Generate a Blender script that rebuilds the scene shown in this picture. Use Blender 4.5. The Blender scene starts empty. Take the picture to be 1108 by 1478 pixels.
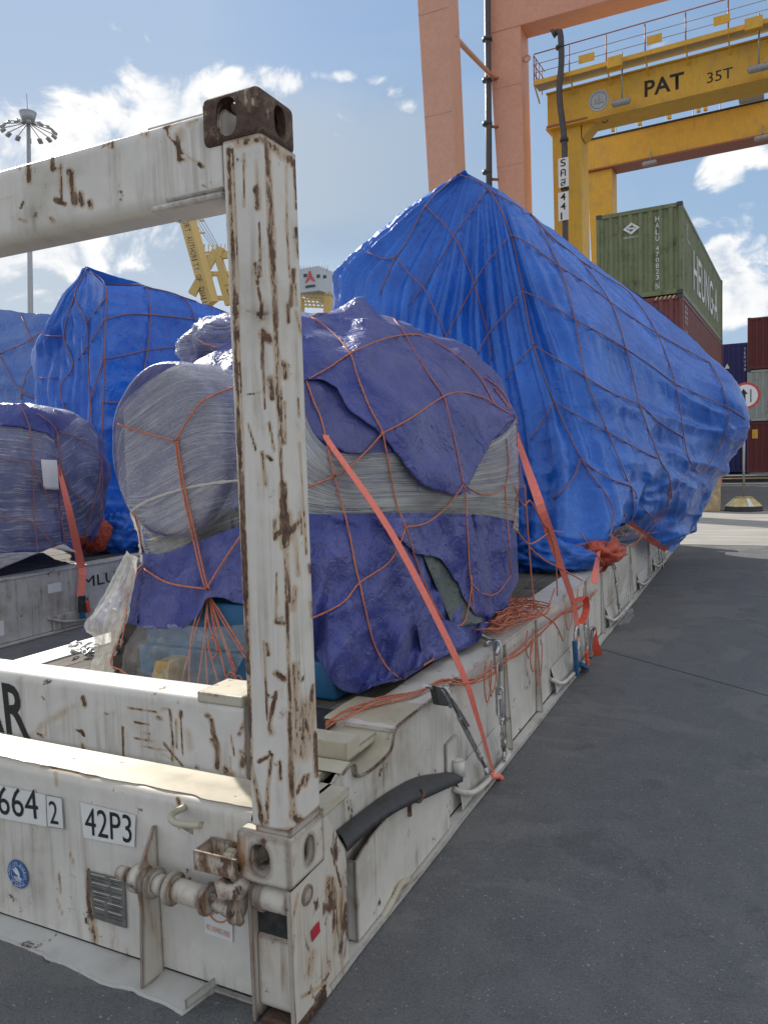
import bpy, bmesh, math, random
import numpy as np
from mathutils import Vector, Matrix, noise as mnoise
from mathutils.bvhtree import BVHTree
random.seed(7); rng = np.random.RandomState(7)
R = math.radians
SC = bpy.context.scene
COL = SC.collection

# ------------------------------------------------------------------ camera
F, CX, CY = 1110., 554., 739.           # focal length and centre in photo pixels
def _n(v): v = np.array(v, float); return v/np.linalg.norm(v)
_D = _n((486, 15760, 1110)); _Y = np.array((536., -94.7, 1110.)); _Y -= _D*_Y.dot(_D); _Y = _n(_Y)
_Z = -_D; _X = np.cross(_Y, _Z)
MW = np.stack([_X, _Y, _Z])             # world = MW @ (right, down, forward)
CAM = np.array([1.17, -1.74, 1.635])
def ray(px, py): return MW @ np.array([(px-CX)/F, (py-CY)/F, 1.])
def onz(px, py, z=0.): r = ray(px, py); return CAM + (z-CAM[2])/r[2]*r
def onx(px, py, x=0.): r = ray(px, py); return CAM + (x-CAM[0])/r[0]*r
def ony(px, py, y=0.): r = ray(px, py); return CAM + (y-CAM[1])/r[1]*r
def ond(px, py, d): return CAM + d*ray(px, py)
def proj(V):
    c = (np.asarray(V, float)-CAM) @ MW
    return np.stack([CX+F*c[..., 0]/c[..., 2], CY+F*c[..., 1]/c[..., 2]], -1)
cam = bpy.data.cameras.new('camera'); co = bpy.data.objects.new('camera', cam); COL.objects.link(co)
cam.sensor_fit = 'HORIZONTAL'; cam.sensor_width = 36; cam.lens = 36*F/1108
cam.clip_start = .02; cam.clip_end = 5000
mw = Matrix.Identity(4)
for i in range(3):
    mw[i][0] = MW[i][0]; mw[i][1] = -MW[i][1]; mw[i][2] = -MW[i][2]; mw[i][3] = CAM[i]
co.matrix_world = mw; SC.camera = co
SC.render.resolution_x = 767; SC.render.resolution_y = 1024

# ------------------------------------------------------------------ sun, sky, exposure
SUN_AZ = R(57)      # measured from +Y towards -X
SUN_EL = R(33)
sdir = Vector((-math.sin(SUN_AZ)*math.cos(SUN_EL), math.cos(SUN_AZ)*math.cos(SUN_EL), math.sin(SUN_EL)))
sl = bpy.data.lights.new('sun', 'SUN'); sl.energy = 4.0; sl.angle = R(.6); sl.color = (1, .93, .82)
so = bpy.data.objects.new('sun', sl); COL.objects.link(so); so.rotation_euler = sdir.to_track_quat('Z', 'Y').to_euler()
SC.view_settings.view_transform = 'Standard'; SC.view_settings.look = 'None'
SC.view_settings.exposure = .5; SC.view_settings.gamma = 1

class N:
    """tiny node-graph helper"""
    def __init__(s, tree): s.t = tree; tree.nodes.clear()
    def new(s, typ, ins=None, **kw):
        n = s.t.nodes.new(typ)
        for k, v in kw.items(): setattr(n, k, v)
        for k, v in (ins or {}).items():
            if hasattr(v, 'is_linked') or hasattr(v, 'links'): s.t.links.new(v, n.inputs[k])
            else: n.inputs[k].default_value = v
        return n
    def math(s, op, a, b=0., clamp=False, c=None):
        d = {0: a, 1: b}
        if c is not None: d[2] = c
        n = s.new('ShaderNodeMath', d, operation=op); n.use_clamp = clamp; return n.outputs[0]
    def smooth(s, v, a, b, c=0., d=1.):
        return s.new('ShaderNodeMapRange', {0: v, 1: a, 2: b, 3: c, 4: d}, interpolation_type='SMOOTHSTEP').outputs[0]
    def mix(s, f, a, b):
        n = s.new('ShaderNodeMix', data_type='RGBA')
        for i, v in ((0, f), (6, a), (7, b)):
            if hasattr(v, 'links'): s.t.links.new(v, n.inputs[i])
            else: n.inputs[i].default_value = v if i == 0 else (*v, 1)
        return n.outputs[2]
    def noise(s, vec, scale, detail=4., rough=.55, dist=0., dims='3D'):
        return s.new('ShaderNodeTexNoise', {'Vector': vec, 'Scale': scale, 'Detail': detail, 'Roughness': rough, 'Distortion': dist}, noise_dimensions=dims).outputs[0]
    def mapping(s, vec, scale=(1, 1, 1), loc=(0, 0, 0), rot=(0, 0, 0)):
        return s.new('ShaderNodeMapping', {'Vector': vec, 'Scale': scale, 'Location': loc, 'Rotation': rot}).outputs[0]
    def bump(s, h, strength=.3, dist=.01, normal=None):
        d = {'Height': h, 'Strength': strength, 'Distance': dist}
        if normal is not None: d['Normal'] = normal
        return s.new('ShaderNodeBump', d).outputs[0]

W = bpy.data.worlds.new('World'); SC.world = W; W.use_nodes = True
def build_world():
    g = N(W.node_tree)
    sky = g.new('ShaderNodeTexSky', sky_type='NISHITA', sun_disc=False, sun_elevation=SUN_EL,
                air_density=1.0, dust_density=.7, ozone_density=2.0, altitude=5)
    # rotation: blender's sun_rotation turns clockwise from +Y
    sky.sun_rotation = -SUN_AZ
    tc = g.new('ShaderNodeTexCoord').outputs['Generated']
    sep = g.new('ShaderNodeSeparateXYZ', {0: tc})
    x, y, z = sep.outputs
    az = g.math('ARCTAN2', x, y)           # from +Y towards +X
    el = g.math('ARCSINE', z)
    cv = g.new('ShaderNodeCombineXYZ', {0: az, 1: el, 2: 0.}).outputs[0]
    n1 = g.noise(g.mapping(cv, (1, 1.5, 1)), 9., 9., .58, .3, '2D')
    n2 = g.noise(g.mapping(cv, (1, 1.8, 1), (3, 7, 0)), 3.2, 6., .5, .2, '2D')
    def blobs(lst, soft):
        tot = None
        for (px, py, rx, ry, amp) in lst:
            r = ray(px, py); r = r/np.linalg.norm(r)
            a0 = math.atan2(r[0], r[1]); e0 = math.asin(r[2])
            da = g.math('MULTIPLY', g.math('SUBTRACT', az, a0), F/rx)
            de = g.math('MULTIPLY', g.math('SUBTRACT', el, e0), F/ry)
            d = g.math('ADD', g.math('MULTIPLY', da, da), g.math('MULTIPLY', de, de))
            v = g.math('MULTIPLY', g.math('SUBTRACT', 1., d), amp)
            v = g.math('MAXIMUM', v, -.6)
            tot = v if tot is None else g.math('MAXIMUM', tot, v)
        return tot
    # cumulus: crisp bright heads
    c1 = blobs([(240, 150, 75, 62, .55), (150, 190, 78, 60, .55), (70, 250, 120, 70, .5), (10, 180, 40, 36, .42), (60, 330, 150, 95, .42), (350, 140, 60, 26, .45), (405, 118, 42, 22, .42),
                (485, 108, 36, 9, .34), (548, 113, 22, 8, .34), (155, 40, 24, 9, .3), (1042, 250, 30, 34, .4), (1085, 300, 55, 26, .42), (1100, 225, 30, 18, .34), (575, 130, 18, 8, .3),
                (1060, 370, 55, 30, .4), (1090, 430, 90, 60, .5), (1040, 455, 60, 45, .45), (930, 60, 30, 14, .3), (600, 150, 26, 10, .3)], 0)
    v1 = g.math('ADD', c1, g.math('MULTIPLY', g.math('SUBTRACT', n1, .5), 3.2))
    m1 = g.smooth(v1, .08, .62)
    inner = g.smooth(g.math('ADD', v1, g.math('MULTIPLY', g.math('SUBTRACT', n2, .5), 1.5)), .55, 1.25)
    # large grey-blue body under the heads
    c2 = blobs([(420, 260, 330, 135, .8), (240, 330, 250, 120, .6), (560, 200, 160, 80, .6), (120, 420, 260, 80, .5)], 0)
    v2 = g.math('ADD', c2, g.math('MULTIPLY', g.math('SUBTRACT', n2, .5), .9))
    m2 = g.smooth(v2, -.1, .9, 0., .8)
    # thin high veil all over the sky
    veil = g.smooth(g.noise(g.mapping(cv, (1, 3.2, 1), (1, 2, 0), (0, 0, .35)), 2.0, 7., .6, .5, '2D'), .36, .75, .0, .5)
    sc = g.new('ShaderNodeMix', {0: veil}, data_type='RGBA')
    g.t.links.new(sky.outputs[0], sc.inputs[6]); sc.inputs[7].default_value = (4.6, 5.3, 6.2, 1)
    # haze: the lower sky pales toward the horizon, brighter on the sun's side
    hz = g.smooth(el, .5, .02, .0, .7)
    dsun = g.new('ShaderNodeVectorMath', {0: tc, 1: tuple(sdir)}, operation='DOT_PRODUCT').outputs['Value']
    glow = g.smooth(dsun, .72, 1.02)
    hc = g.mix(glow, (3.3, 4.3, 5.5), (7.0, 7.3, 7.3))
    base = g.mix(.66, g.new('ShaderNodeVectorMath', {0: sc.outputs[2], 1: (5.6, 6.1, 7.0)}, operation='MINIMUM').outputs[0], (1.95, 3.1, 4.8))
    base = g.mix(hz, base, hc)
    colr = g.mix(m2, base, g.mix(g.smooth(n2, .38, .62), g.mix(glow, (1.55, 2.45, 3.7), (3.0, 3.7, 4.5)), g.mix(glow, (2.6, 3.4, 4.4), (4.2, 4.7, 5.2))))
    low = g.mix(inner, g.mix(g.smooth(n1, .35, .7), (5.6, 6.0, 6.6), (8.2, 8.1, 7.9)), (4.1, 4.7, 5.6))
    colr = g.mix(m1, colr, low)
    # broken bright cloud added outside this view to lift and whiten the fill light
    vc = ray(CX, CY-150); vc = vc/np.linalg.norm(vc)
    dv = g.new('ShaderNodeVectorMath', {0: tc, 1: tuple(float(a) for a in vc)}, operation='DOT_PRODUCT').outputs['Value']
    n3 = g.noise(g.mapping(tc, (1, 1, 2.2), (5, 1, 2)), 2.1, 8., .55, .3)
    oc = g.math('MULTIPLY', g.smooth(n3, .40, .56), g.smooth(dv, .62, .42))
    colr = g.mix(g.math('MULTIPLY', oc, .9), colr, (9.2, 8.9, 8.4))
    # ground half of the dome
    colr = g.mix(g.smooth(z, -.02, -.2), colr, (1.2, 1.2, 1.25))
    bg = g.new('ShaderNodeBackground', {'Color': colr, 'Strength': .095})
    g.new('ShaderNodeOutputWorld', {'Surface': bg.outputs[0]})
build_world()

# ------------------------------------------------------------------ materials
MATS = {}
def newmat(name):
    m = bpy.data.materials.new(name); m.use_nodes = True; MATS[name] = m
    return m, N(m.node_tree)
def finish(g, color, rough=.5, normal=None, metal=0., spec=.5, **kw):
    d = {'Base Color': color if hasattr(color, 'links') else (*color, 1), 'Roughness': rough, 'Metallic': metal, 'Specular IOR Level': spec}
    if normal is not None: d['Normal'] = normal
    d.update(kw)
    b = g.new('ShaderNodeBsdfPrincipled', d)
    g.new('ShaderNodeOutputMaterial', {'Surface': b.outputs[0]})
    return b
def m_plain(name, col, rough=.5, metal=0., var=.12, scale=8., bump=.0):
    m, g = newmat(name); c = g.new('ShaderNodeTexCoord').outputs['Object']
    n = g.noise(c, scale, 6.)
    cc = g.mix(g.smooth(n, .3, .75), tuple(x*(1-var) for x in col), tuple(min(1, x*(1+var)) for x in col))
    finish(g, cc, g.smooth(n, .2, .8, rough-.08, rough+.1), g.bump(n, bump, .01) if bump else None, metal)
    return m
def m_paint(name, col, rust=.0, dirt=.35, edge=.5, rough=.42, streak=1., attr=False, spec=.4, bevel=.013, dirtcol=(.23, .19, .13)):
    """painted steel: broad tone changes, vertical dirt streaks, chipped edges and rust patches"""
    m, g = newmat(name); tc = g.new('ShaderNodeTexCoord'); geo = g.new('ShaderNodeNewGeometry')
    c = geo.outputs['Position']
    big = g.noise(c, 1.7, 6., .6); fine = g.noise(c, 42., 8., .65); mid = g.noise(c, 9., 7., .6, .4)
    st = g.noise(g.mapping(c, (17, 17, 1.1)), 1., 7., .7, .4)
    base = g.mix(g.smooth(mid, .3, .75), tuple(v*.9 for v in col), tuple(min(1, v*1.05) for v in col))
    sep = g.new('ShaderNodeSeparateXYZ', {0: geo.outputs['Normal']})
    vert = g.math('SUBTRACT', 1., g.math('ABSOLUTE', sep.outputs[2]))
    dm = g.math('MULTIPLY', g.math('MULTIPLY', g.smooth(st, .46, .72), g.smooth(g.noise(c, 3.1, 3., .5), .38, .6)), g.math('MULTIPLY', vert, dirt*streak*1.3))
    dm = g.math('ADD', dm, g.smooth(g.math('MULTIPLY', big, g.math('ADD', mid, .5)), .46, .78, 0., dirt), True)
    base = g.mix(dm, base, dirtcol)
    # small nicks
    nick = g.smooth(g.noise(g.mapping(c, (1, 1, .6)), 60., 3., .6), .755, .775)
    nick = g.math('MULTIPLY', nick, g.smooth(mid, .45, .65))
    bev = g.new('ShaderNodeBevel', {'Radius': bevel}, samples=3)
    dt = g.new('ShaderNodeVectorMath', {0: bev.outputs[0], 1: geo.outputs['Normal']}, operation='DOT_PRODUCT').outputs['Value']
    e = g.math('SUBTRACT', 1., dt)
    ew = g.math('ADD', g.math('MULTIPLY', e, 5.*edge), g.math('MULTIPLY', g.math('SUBTRACT', g.math('ADD', mid, g.math('MULTIPLY', fine, .5)), .80), 1.6))
    em = g.smooth(ew, .16, .30)
    if edge <= 0: em = g.math('MULTIPLY', em, 0.)
    r = g.math('ADD', g.math('MULTIPLY', g.smooth(big, .45, .8), .5), g.math('MULTIPLY', g.noise(g.mapping(c, (1.5, 1.5, .5)), 11., 9., .68, .8), .8))
    rm = g.smooth(r, .98-rust*.5, 1.04-rust*.5) if rust > 0 else g.math('MULTIPLY', r, 0.)
    rm = g.math('MAXIMUM', rm, em); rm = g.math('MAXIMUM', rm, nick)
    if attr:
        a = g.new('ShaderNodeAttribute', attribute_name='rust').outputs['Fac']
        a = g.math('MULTIPLY', a, g.smooth(g.noise(g.mapping(c, (1, 1, .35)), 22., 4., .6), .25, .7, .55, 1.25))
        av = g.math('ADD', a, g.math('MULTIPLY', g.math('SUBTRACT', g.noise(g.mapping(c, (1, 1, .45)), 58., 8., .75), .5), 1.9))
        am = g.math('MULTIPLY', g.smooth(av, .56, .68), g.smooth(g.noise(g.mapping(c, (1, 1, .4)), 16., 5., .6), .28, .5, .35, 1.))
        halo = g.smooth(g.math('ADD', a, g.math('MULTIPLY', g.math('SUBTRACT', mid, .5), .8)), .06, .55, 0., .65)
        base = g.mix(halo, base, (.42, .26, .12))
        rm = g.math('MAXIMUM', rm, am)
    rc = g.mix(g.smooth(fine, .35, .65), (.07, .043, .033), (.19, .11, .07))
    rc = g.mix(g.smooth(mid, .5, .7, 0., .6), rc, (.03, .022, .02))
    colr = g.mix(rm, base, rc)
    h = g.math('SUBTRACT', g.math('MULTIPLY', fine, .15), g.math('MULTIPLY', rm, .5))
    rr = g.math('ADD', g.math('MULTIPLY', rm, .35), g.smooth(mid, .2, .8, rough-.06, rough+.14))
    finish(g, colr, rr, g.bump(h, .45, .004), 0., spec)
    return m
def m_tarp(name, col, col2, rough=.36, transl=.12, crease=1., weave=True, dust=.0):
    m, g = newmat(name); geo = g.new('ShaderNodeNewGeometry'); c = geo.outputs['Position']
    uv = g.new('ShaderNodeTexCoord').outputs['UV']
    n1 = g.noise(c, 2.2, 5., .55, .5); n2 = g.noise(c, 7., 6., .6, 1.2)
    warp = g.new('ShaderNodeVectorMath', {0: c, 1: g.new('ShaderNodeTexNoise', {'Vector': c, 'Scale': 3., 'Detail': 4.}).outputs['Color']}, operation='ADD').outputs[0]
    def ab(n_): return g.math('ABSOLUTE', g.math('SUBTRACT', n_, .5))
    # sharp folds: ridged noise at three sizes, each stretched in its own direction
    a1 = ab(g.noise(g.mapping(warp, (1, 1, .55), rot=(.4, .2, 0)), 2.6, 1., .5, .3)); a2 = ab(g.noise(g.mapping(warp, (1, 1.6, .8), rot=(.9, .3, .5)), 5.5, 1.2, .5, .5))
    a3 = ab(g.noise(g.mapping(warp, (1.4, 1, 1), rot=(.1, 1.1, .2)), 13., 1., .5, .6)); a4 = ab(g.noise(g.mapping(warp, (1, 1, .5)), 30., 2., .5, .4))
    msk = g.smooth(n1, .35, .65, .25, 1.)
    h = g.math('MULTIPLY', a1, -.075*crease)
    h = g.math('SUBTRACT', h, g.math('MULTIPLY', g.math('MULTIPLY', a2, .045*crease), msk))
    h = g.math('SUBTRACT', h, g.math('MULTIPLY', g.math('MULTIPLY', a3, .020*crease), g.smooth(n2, .4, .6, .15, 1.)))
    h = g.math('SUBTRACT', h, g.math('MULTIPLY', g.math('MULTIPLY', a4, .0055*crease), g.smooth(n1, .6, .4, .1, 1.)))
    crk2 = g.math('ADD', a2, g.math('MULTIPLY', a3, .3))
    nb = g.bump(h, .9, 1.0)
    cc = g.mix(g.smooth(n1, .3, .7), col, col2)
    cc = g.mix(g.smooth(crk2, .03, .0, 0., .14), cc, (.35, .42, .6))
    if dust: cc = g.mix(g.smooth(g.math('ADD', n1, g.math('MULTIPLY', n2, .5)), .6, 1.05, 0., dust), cc, (.32, .30, .28))
    b = g.new('ShaderNodeBsdfPrincipled', {'Base Color': cc, 'Roughness': g.smooth(n2, .2, .8, rough-.06, rough+.12), 'Normal': nb, 'Specular IOR Level': .55, 'Sheen Weight': .12, 'Sheen Roughness': .4})
    tr = g.new('ShaderNodeBsdfTranslucent', {'Color': g.mix(.3, col2, (.1, .25, .8)), 'Normal': nb})
    mx = g.new('ShaderNodeMixShader', {0: transl, 1: b.outputs[0], 2: tr.outputs[0]})
    g.new('ShaderNodeOutputMaterial', {'Surface': mx.outputs[0]})
    return m
def m_film(name, lo=.1, hi=.85, scale=(3, 60, 1), tint=(.78, .79, .8), thr=(.38, .72), rot=0.):
    """stretch film: clear with whitish stretched streaks"""
    m, g = newmat(name); uv = g.new('ShaderNodeTexCoord').outputs['UV']
    w = g.mapping(uv, scale, (0, 0, 0), (0, 0, rot))
    n1 = g.noise(w, 1., 6., .62, .35); n2 = g.noise(g.mapping(uv, (scale[0]*2, scale[1]*3.2, 1), (4, 2, 0), (0, 0, rot+.12)), 1., 5., .6, .3)
    n3 = g.noise(g.mapping(uv, (3, 4, 1)), 1., 5., .6, .6)
    a = g.math('ADD', g.math('MULTIPLY', n1, .5), g.math('ADD', g.math('MULTIPLY', n2, .25), g.math('MULTIPLY', n3, .25)))
    al = g.smooth(a, thr[0], thr[1], lo, hi)
    lw = g.new('ShaderNodeLayerWeight', {0: .35}).outputs['Facing']
    al = g.math('ADD', al, g.math('MULTIPLY', g.math('POWER', lw, 3.), .3), True)
    nb = g.bump(g.math('ADD', n1, g.math('MULTIPLY', n2, .5)), .8, .012)
    d = g.new('ShaderNodeBsdfPrincipled', {'Base Color': (*tint, 1), 'Roughness': .28, 'Normal': nb, 'Specular IOR Level': .7})
    tl = g.new('ShaderNodeBsdfTranslucent', {'Color': (*tint, 1), 'Normal': nb})
    dd = g.new('ShaderNodeMixShader', {0: .35, 1: d.outputs[0], 2: tl.outputs[0]})
    gl = g.new('ShaderNodeBsdfGlossy', {'Color': (1, 1, 1, 1), 'Roughness': .18, 'Normal': nb})
    tp = g.new('ShaderNodeBsdfTransparent')
    thin = g.new('ShaderNodeMixShader', {0: .07, 1: tp.outputs[0], 2: gl.outputs[0]})
    mx = g.new('ShaderNodeMixShader', {0: al, 1: thin.outputs[0], 2: dd.outputs[0]})
    g.new('ShaderNodeOutputMaterial', {'Surface': mx.outputs[0]})
    return m
def m_asphalt():
    m, g = newmat('asphalt'); c = g.new('ShaderNodeNewGeometry').outputs['Position']
    n1 = g.noise(c, .9, 6., .6, .8); n2 = g.noise(c, 160., 3., .7); n3 = g.noise(c, 5., 8., .65, .5)
    v = g.new('ShaderNodeTexVoronoi', {'Vector': c, 'Scale': 190.}).outputs['Distance']
    cc = g.mix(g.smooth(n3, .3, .75), (.112, .115, .12), (.15, .152, .156))
    cc = g.mix(g.smooth(n1, .52, .55, 0., .6), cc, (.175, .174, .172))
    cc = g.mix(g.smooth(g.noise(c, 2.3, 7., .6, 1.), .58, .63, 0., .5), cc, (.082, .083, .087))
    cc = g.mix(g.smooth(n2, .48, .72, 0., .75), cc, (.19, .19, .185))
    cc = g.mix(g.smooth(n2, .46, .3, 0., .7), cc, (.05, .05, .053))
    cc = g.mix(g.smooth(g.noise(c, 85., 2., .5), .70, .73, 0., .8), cc, (.42, .41, .39))
    wv = g.new('ShaderNodeVectorMath', {0: c, 1: g.new('ShaderNodeTexNoise', {'Vector': c, 'Scale': 1.1, 'Detail': 4., 'Roughness': .55}).outputs['Color']}, operation='ADD').outputs[0]
    cr = g.new('ShaderNodeTexVoronoi', {'Vector': wv, 'Scale': .3}, feature='DISTANCE_TO_EDGE').outputs[0]
    crm = g.smooth(cr, .0012, .0003, 0., .12)
    cc = g.mix(crm, cc, (.018, .018, .019))
    h = g.math('ADD', g.math('MULTIPLY', v, .5), g.math('MULTIPLY', n2, .5)); h = g.math('SUBTRACT', h, g.math('MULTIPLY', crm, 2.))
    h = g.math('ADD', h, g.math('MULTIPLY', n3, 1.5))
    finish(g, cc, g.smooth(n3, .2, .8, .68, .9), g.bump(h, .6, .004), 0., .35)
def m_concrete():
    m, g = newmat('concrete_pale'); c = g.new('ShaderNodeNewGeometry').outputs['Position']
    st = g.noise(g.mapping(c, (.35, 4.5, 1)), 1., 7., .6, .3); n = g.noise(c, 2.5, 8., .6)
    cc = g.mix(g.smooth(st, .35, .68), (.27, .26, .24), (.40, .385, .35))
    cc = g.mix(g.smooth(n, .5, .75, 0., .5), cc, (.22, .205, .18))
    finish(g, cc, .85, g.bump(n, .3, .01))
def m_wood():
    m, g = newmat('deck_wood'); c = g.new('ShaderNodeNewGeometry').outputs['Position']
    oi = g.new('ShaderNodeObjectInfo').outputs['Random']
    gr = g.noise(g.mapping(c, (60, 2.5, 10)), 1., 8., .65, .6); n = g.noise(c, 5., 6., .6)
    a = g.mix(oi, (.10, .085, .07), (.17, .15, .125))
    cc = g.mix(g.smooth(gr, .3, .7), (.05, .042, .035), a)
    cc = g.mix(g.smooth(n, .5, .8, 0., .7), cc, (.25, .235, .21))
    finish(g, cc, .85, g.bump(gr, .6, .004))
def m_rustcast():
    m, g = newmat('rusty_casting'); c = g.new('ShaderNodeNewGeometry').outputs['Position']
    n1 = g.noise(c, 14., 8., .65, .6); n2 = g.noise(c, 60., 6., .7); st = g.noise(g.mapping(c, (34, 34, 5)), 1., 6., .65)
    cc = g.mix(g.smooth(n2, .3, .7), (.035, .02, .016), (.11, .052, .03))
    cc = g.mix(g.smooth(n1, .54, .66, 0., .8), cc, (.20, .15, .10))
    cc = g.mix(g.smooth(g.math('ADD', g.math('MULTIPLY', st, .6), g.math('MULTIPLY', n1, .4)), .585, .62, 0., .85), cc, (.50, .44, .34))
    h = g.math('ADD', n2, g.math('MULTIPLY', n1, .8))
    finish(g, cc, g.smooth(n1, .3, .7, .5, .85), g.bump(h, .7, .008))
m_asphalt(); m_concrete(); m_wood(); m_rustcast()
m_paint('rack_white', (.68, .65, .595), rust=.24, dirt=.5, edge=.75, attr=True)
m_paint('rack_white_plain', (.65, .625, .575), rust=.14, dirt=.5, edge=.7)
m_paint('rack_hinge', (.62, .58, .51), rust=.98, dirt=1.0, edge=1.9, dirtcol=(.30, .16, .07), attr=True, bevel=.022)
m_paint('rack_cream', (.52, .48, .38), rust=.1, dirt=.55, edge=.5, dirtcol=(.33, .27, .17))
m_paint('rack_grey', (.55, .54, .51), rust=.05, dirt=.6, edge=.5)
m_paint('crane_pink', (.66, .34, .235), rust=0, dirt=.14, edge=0, rough=.5, streak=.8)
m_paint('crane_yellow', (.74, .43, .05), rust=0, dirt=.3, edge=0, rough=.5, streak=1.2)
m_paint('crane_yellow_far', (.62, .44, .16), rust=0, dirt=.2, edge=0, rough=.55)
m_paint('crane_rail', (.36, .12, .06), rust=.2, dirt=.2, edge=0)
m_paint('box_green', (.19, .215, .105), rust=.12, dirt=.55, edge=.3, rough=.5, dirtcol=(.05, .06, .03), bevel=.03)
m_paint('box_maroon', (.19, .055, .05), rust=.06, dirt=.4, edge=.2, rough=.5, dirtcol=(.08, .03, .03), bevel=.03)
m_paint('box_maroon_dark', (.13, .028, .03), rust=.04, dirt=.3, edge=.2, rough=.5, dirtcol=(.05, .02, .02), bevel=.03)
m_paint('box_navy', (.02, .03, .16), rust=.03, dirt=.3, edge=.2, rough=.5, dirtcol=(.02, .02, .05), bevel=.03)
m_paint('box_grey', (.34, .40, .40), rust=.14, dirt=.5, edge=.2, rough=.5, dirtcol=(.2, .13, .08), bevel=.03)
m_tarp('tarp_blue', (.011, .115, .52), (.02, .165, .66), .28, .10, .32)
m_tarp('tarp_blue_soft', (.03, .11, .40), (.05, .16, .50), .40, .12, .9, dust=.2)
m_tarp('tarp_purple', (.027, .040, .235), (.042, .062, .325), .38, .08, .8, dust=.22)
m_tarp('tarp_purple_dark', (.03, .035, .17), (.05, .06, .24), .46, .05, .5, dust=.15)
m_tarp('tarp_orange', (.50, .06, .025), (.62, .10, .04), .5, .15, 1.)
m_tarp('cover_green', (.055, .075, .075), (.08, .105, .10), .5, .0, .8, dust=.2)
m_film('film_wrap', .06, .74, (1.4, 64, 1), (.74, .77, .82), (.45, .66))
m_film('film_band', .18, .97, (1.6, 60, 1), (.70, .71, .70), (.42, .60))
m_film('film_loose', .30, .92, (5, 9, 1), (.80, .77, .68), (.34, .66))
m_film('film_clear', .04, .45, (4, 9, 1), (.74, .74, .72), (.42, .74))
m_plain('rope', (.52, .17, .10), .75, var=.25, scale=90.)
m_plain('rope_dull', (.30, .13, .12), .8, var=.2, scale=90.)
m_plain('strap', (.84, .21, .16), .55, var=.10, scale=60.)
m_plain('strap_red', (.70, .09, .05), .55, var=.12, scale=60.)
m_plain('galv', (.50, .51, .50), .38, .85, .2, 40., .2)
m_plain('dark_steel', (.07, .07, .07), .45, .6, .3, 30., .2)
m_plain('rubber', (.045, .045, .047), .6, 0., .25, 25., .35)
m_plain('black_ink', (.012, .012, .014), .55)
m_plain('white_label', (.72, .72, .71), .5, var=.05)
m_plain('white_ink', (.70, .71, .69), .6, var=.1)
m_plain('seal_blue', (.03, .12, .36), .45, var=.05)
m_plain('plate_metal', (.21, .205, .19), .5, .4, .2, 30.)
m_plain('orange_ink', (.62, .25, .13), .6)
m_plain('red_ink', (.50, .03, .05), .5)
m_plain('machine_blue', (.012, .115, .27), .4, 0., .25, 6., .1)
m_plain('timber_light', (.40, .29, .13), .8, 0., .25, 18., .3)
m_plain('timber_end', (.23, .15, .06), .85, 0., .3, 30., .3)
m_plain('lamp_grey', (.33, .33, .32), .5, .2)
m_plain('pipe_grey', (.075, .07, .075), .5, .2, .2)
m_plain('mast_grey', (.36, .38, .40), .5, .4)
m_plain('barrier_yellow', (.62, .50, .24), .8, var=.25, scale=5.)
m_plain('barrier_tan', (.44, .33, .19), .85, var=.3, scale=6., bump=.2)
m_plain('barrier_black', (.05, .05, .055), .8, var=.3)
m_plain('sign_red', (.55, .06, .05), .45)
m_plain('steel_rail', (.35, .34, .33), .4, .5)
m_plain('ballast_dark', (.05, .045, .04), .9, var=.4, scale=4.)
m_plain('house_white', (.46, .50, .54), .6, var=.08)
m_plain('wrap_steel', (.25, .27, .28), .3, .8)
m_plain('ratchet_blue', (.03, .13, .30), .35, .3)
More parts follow.
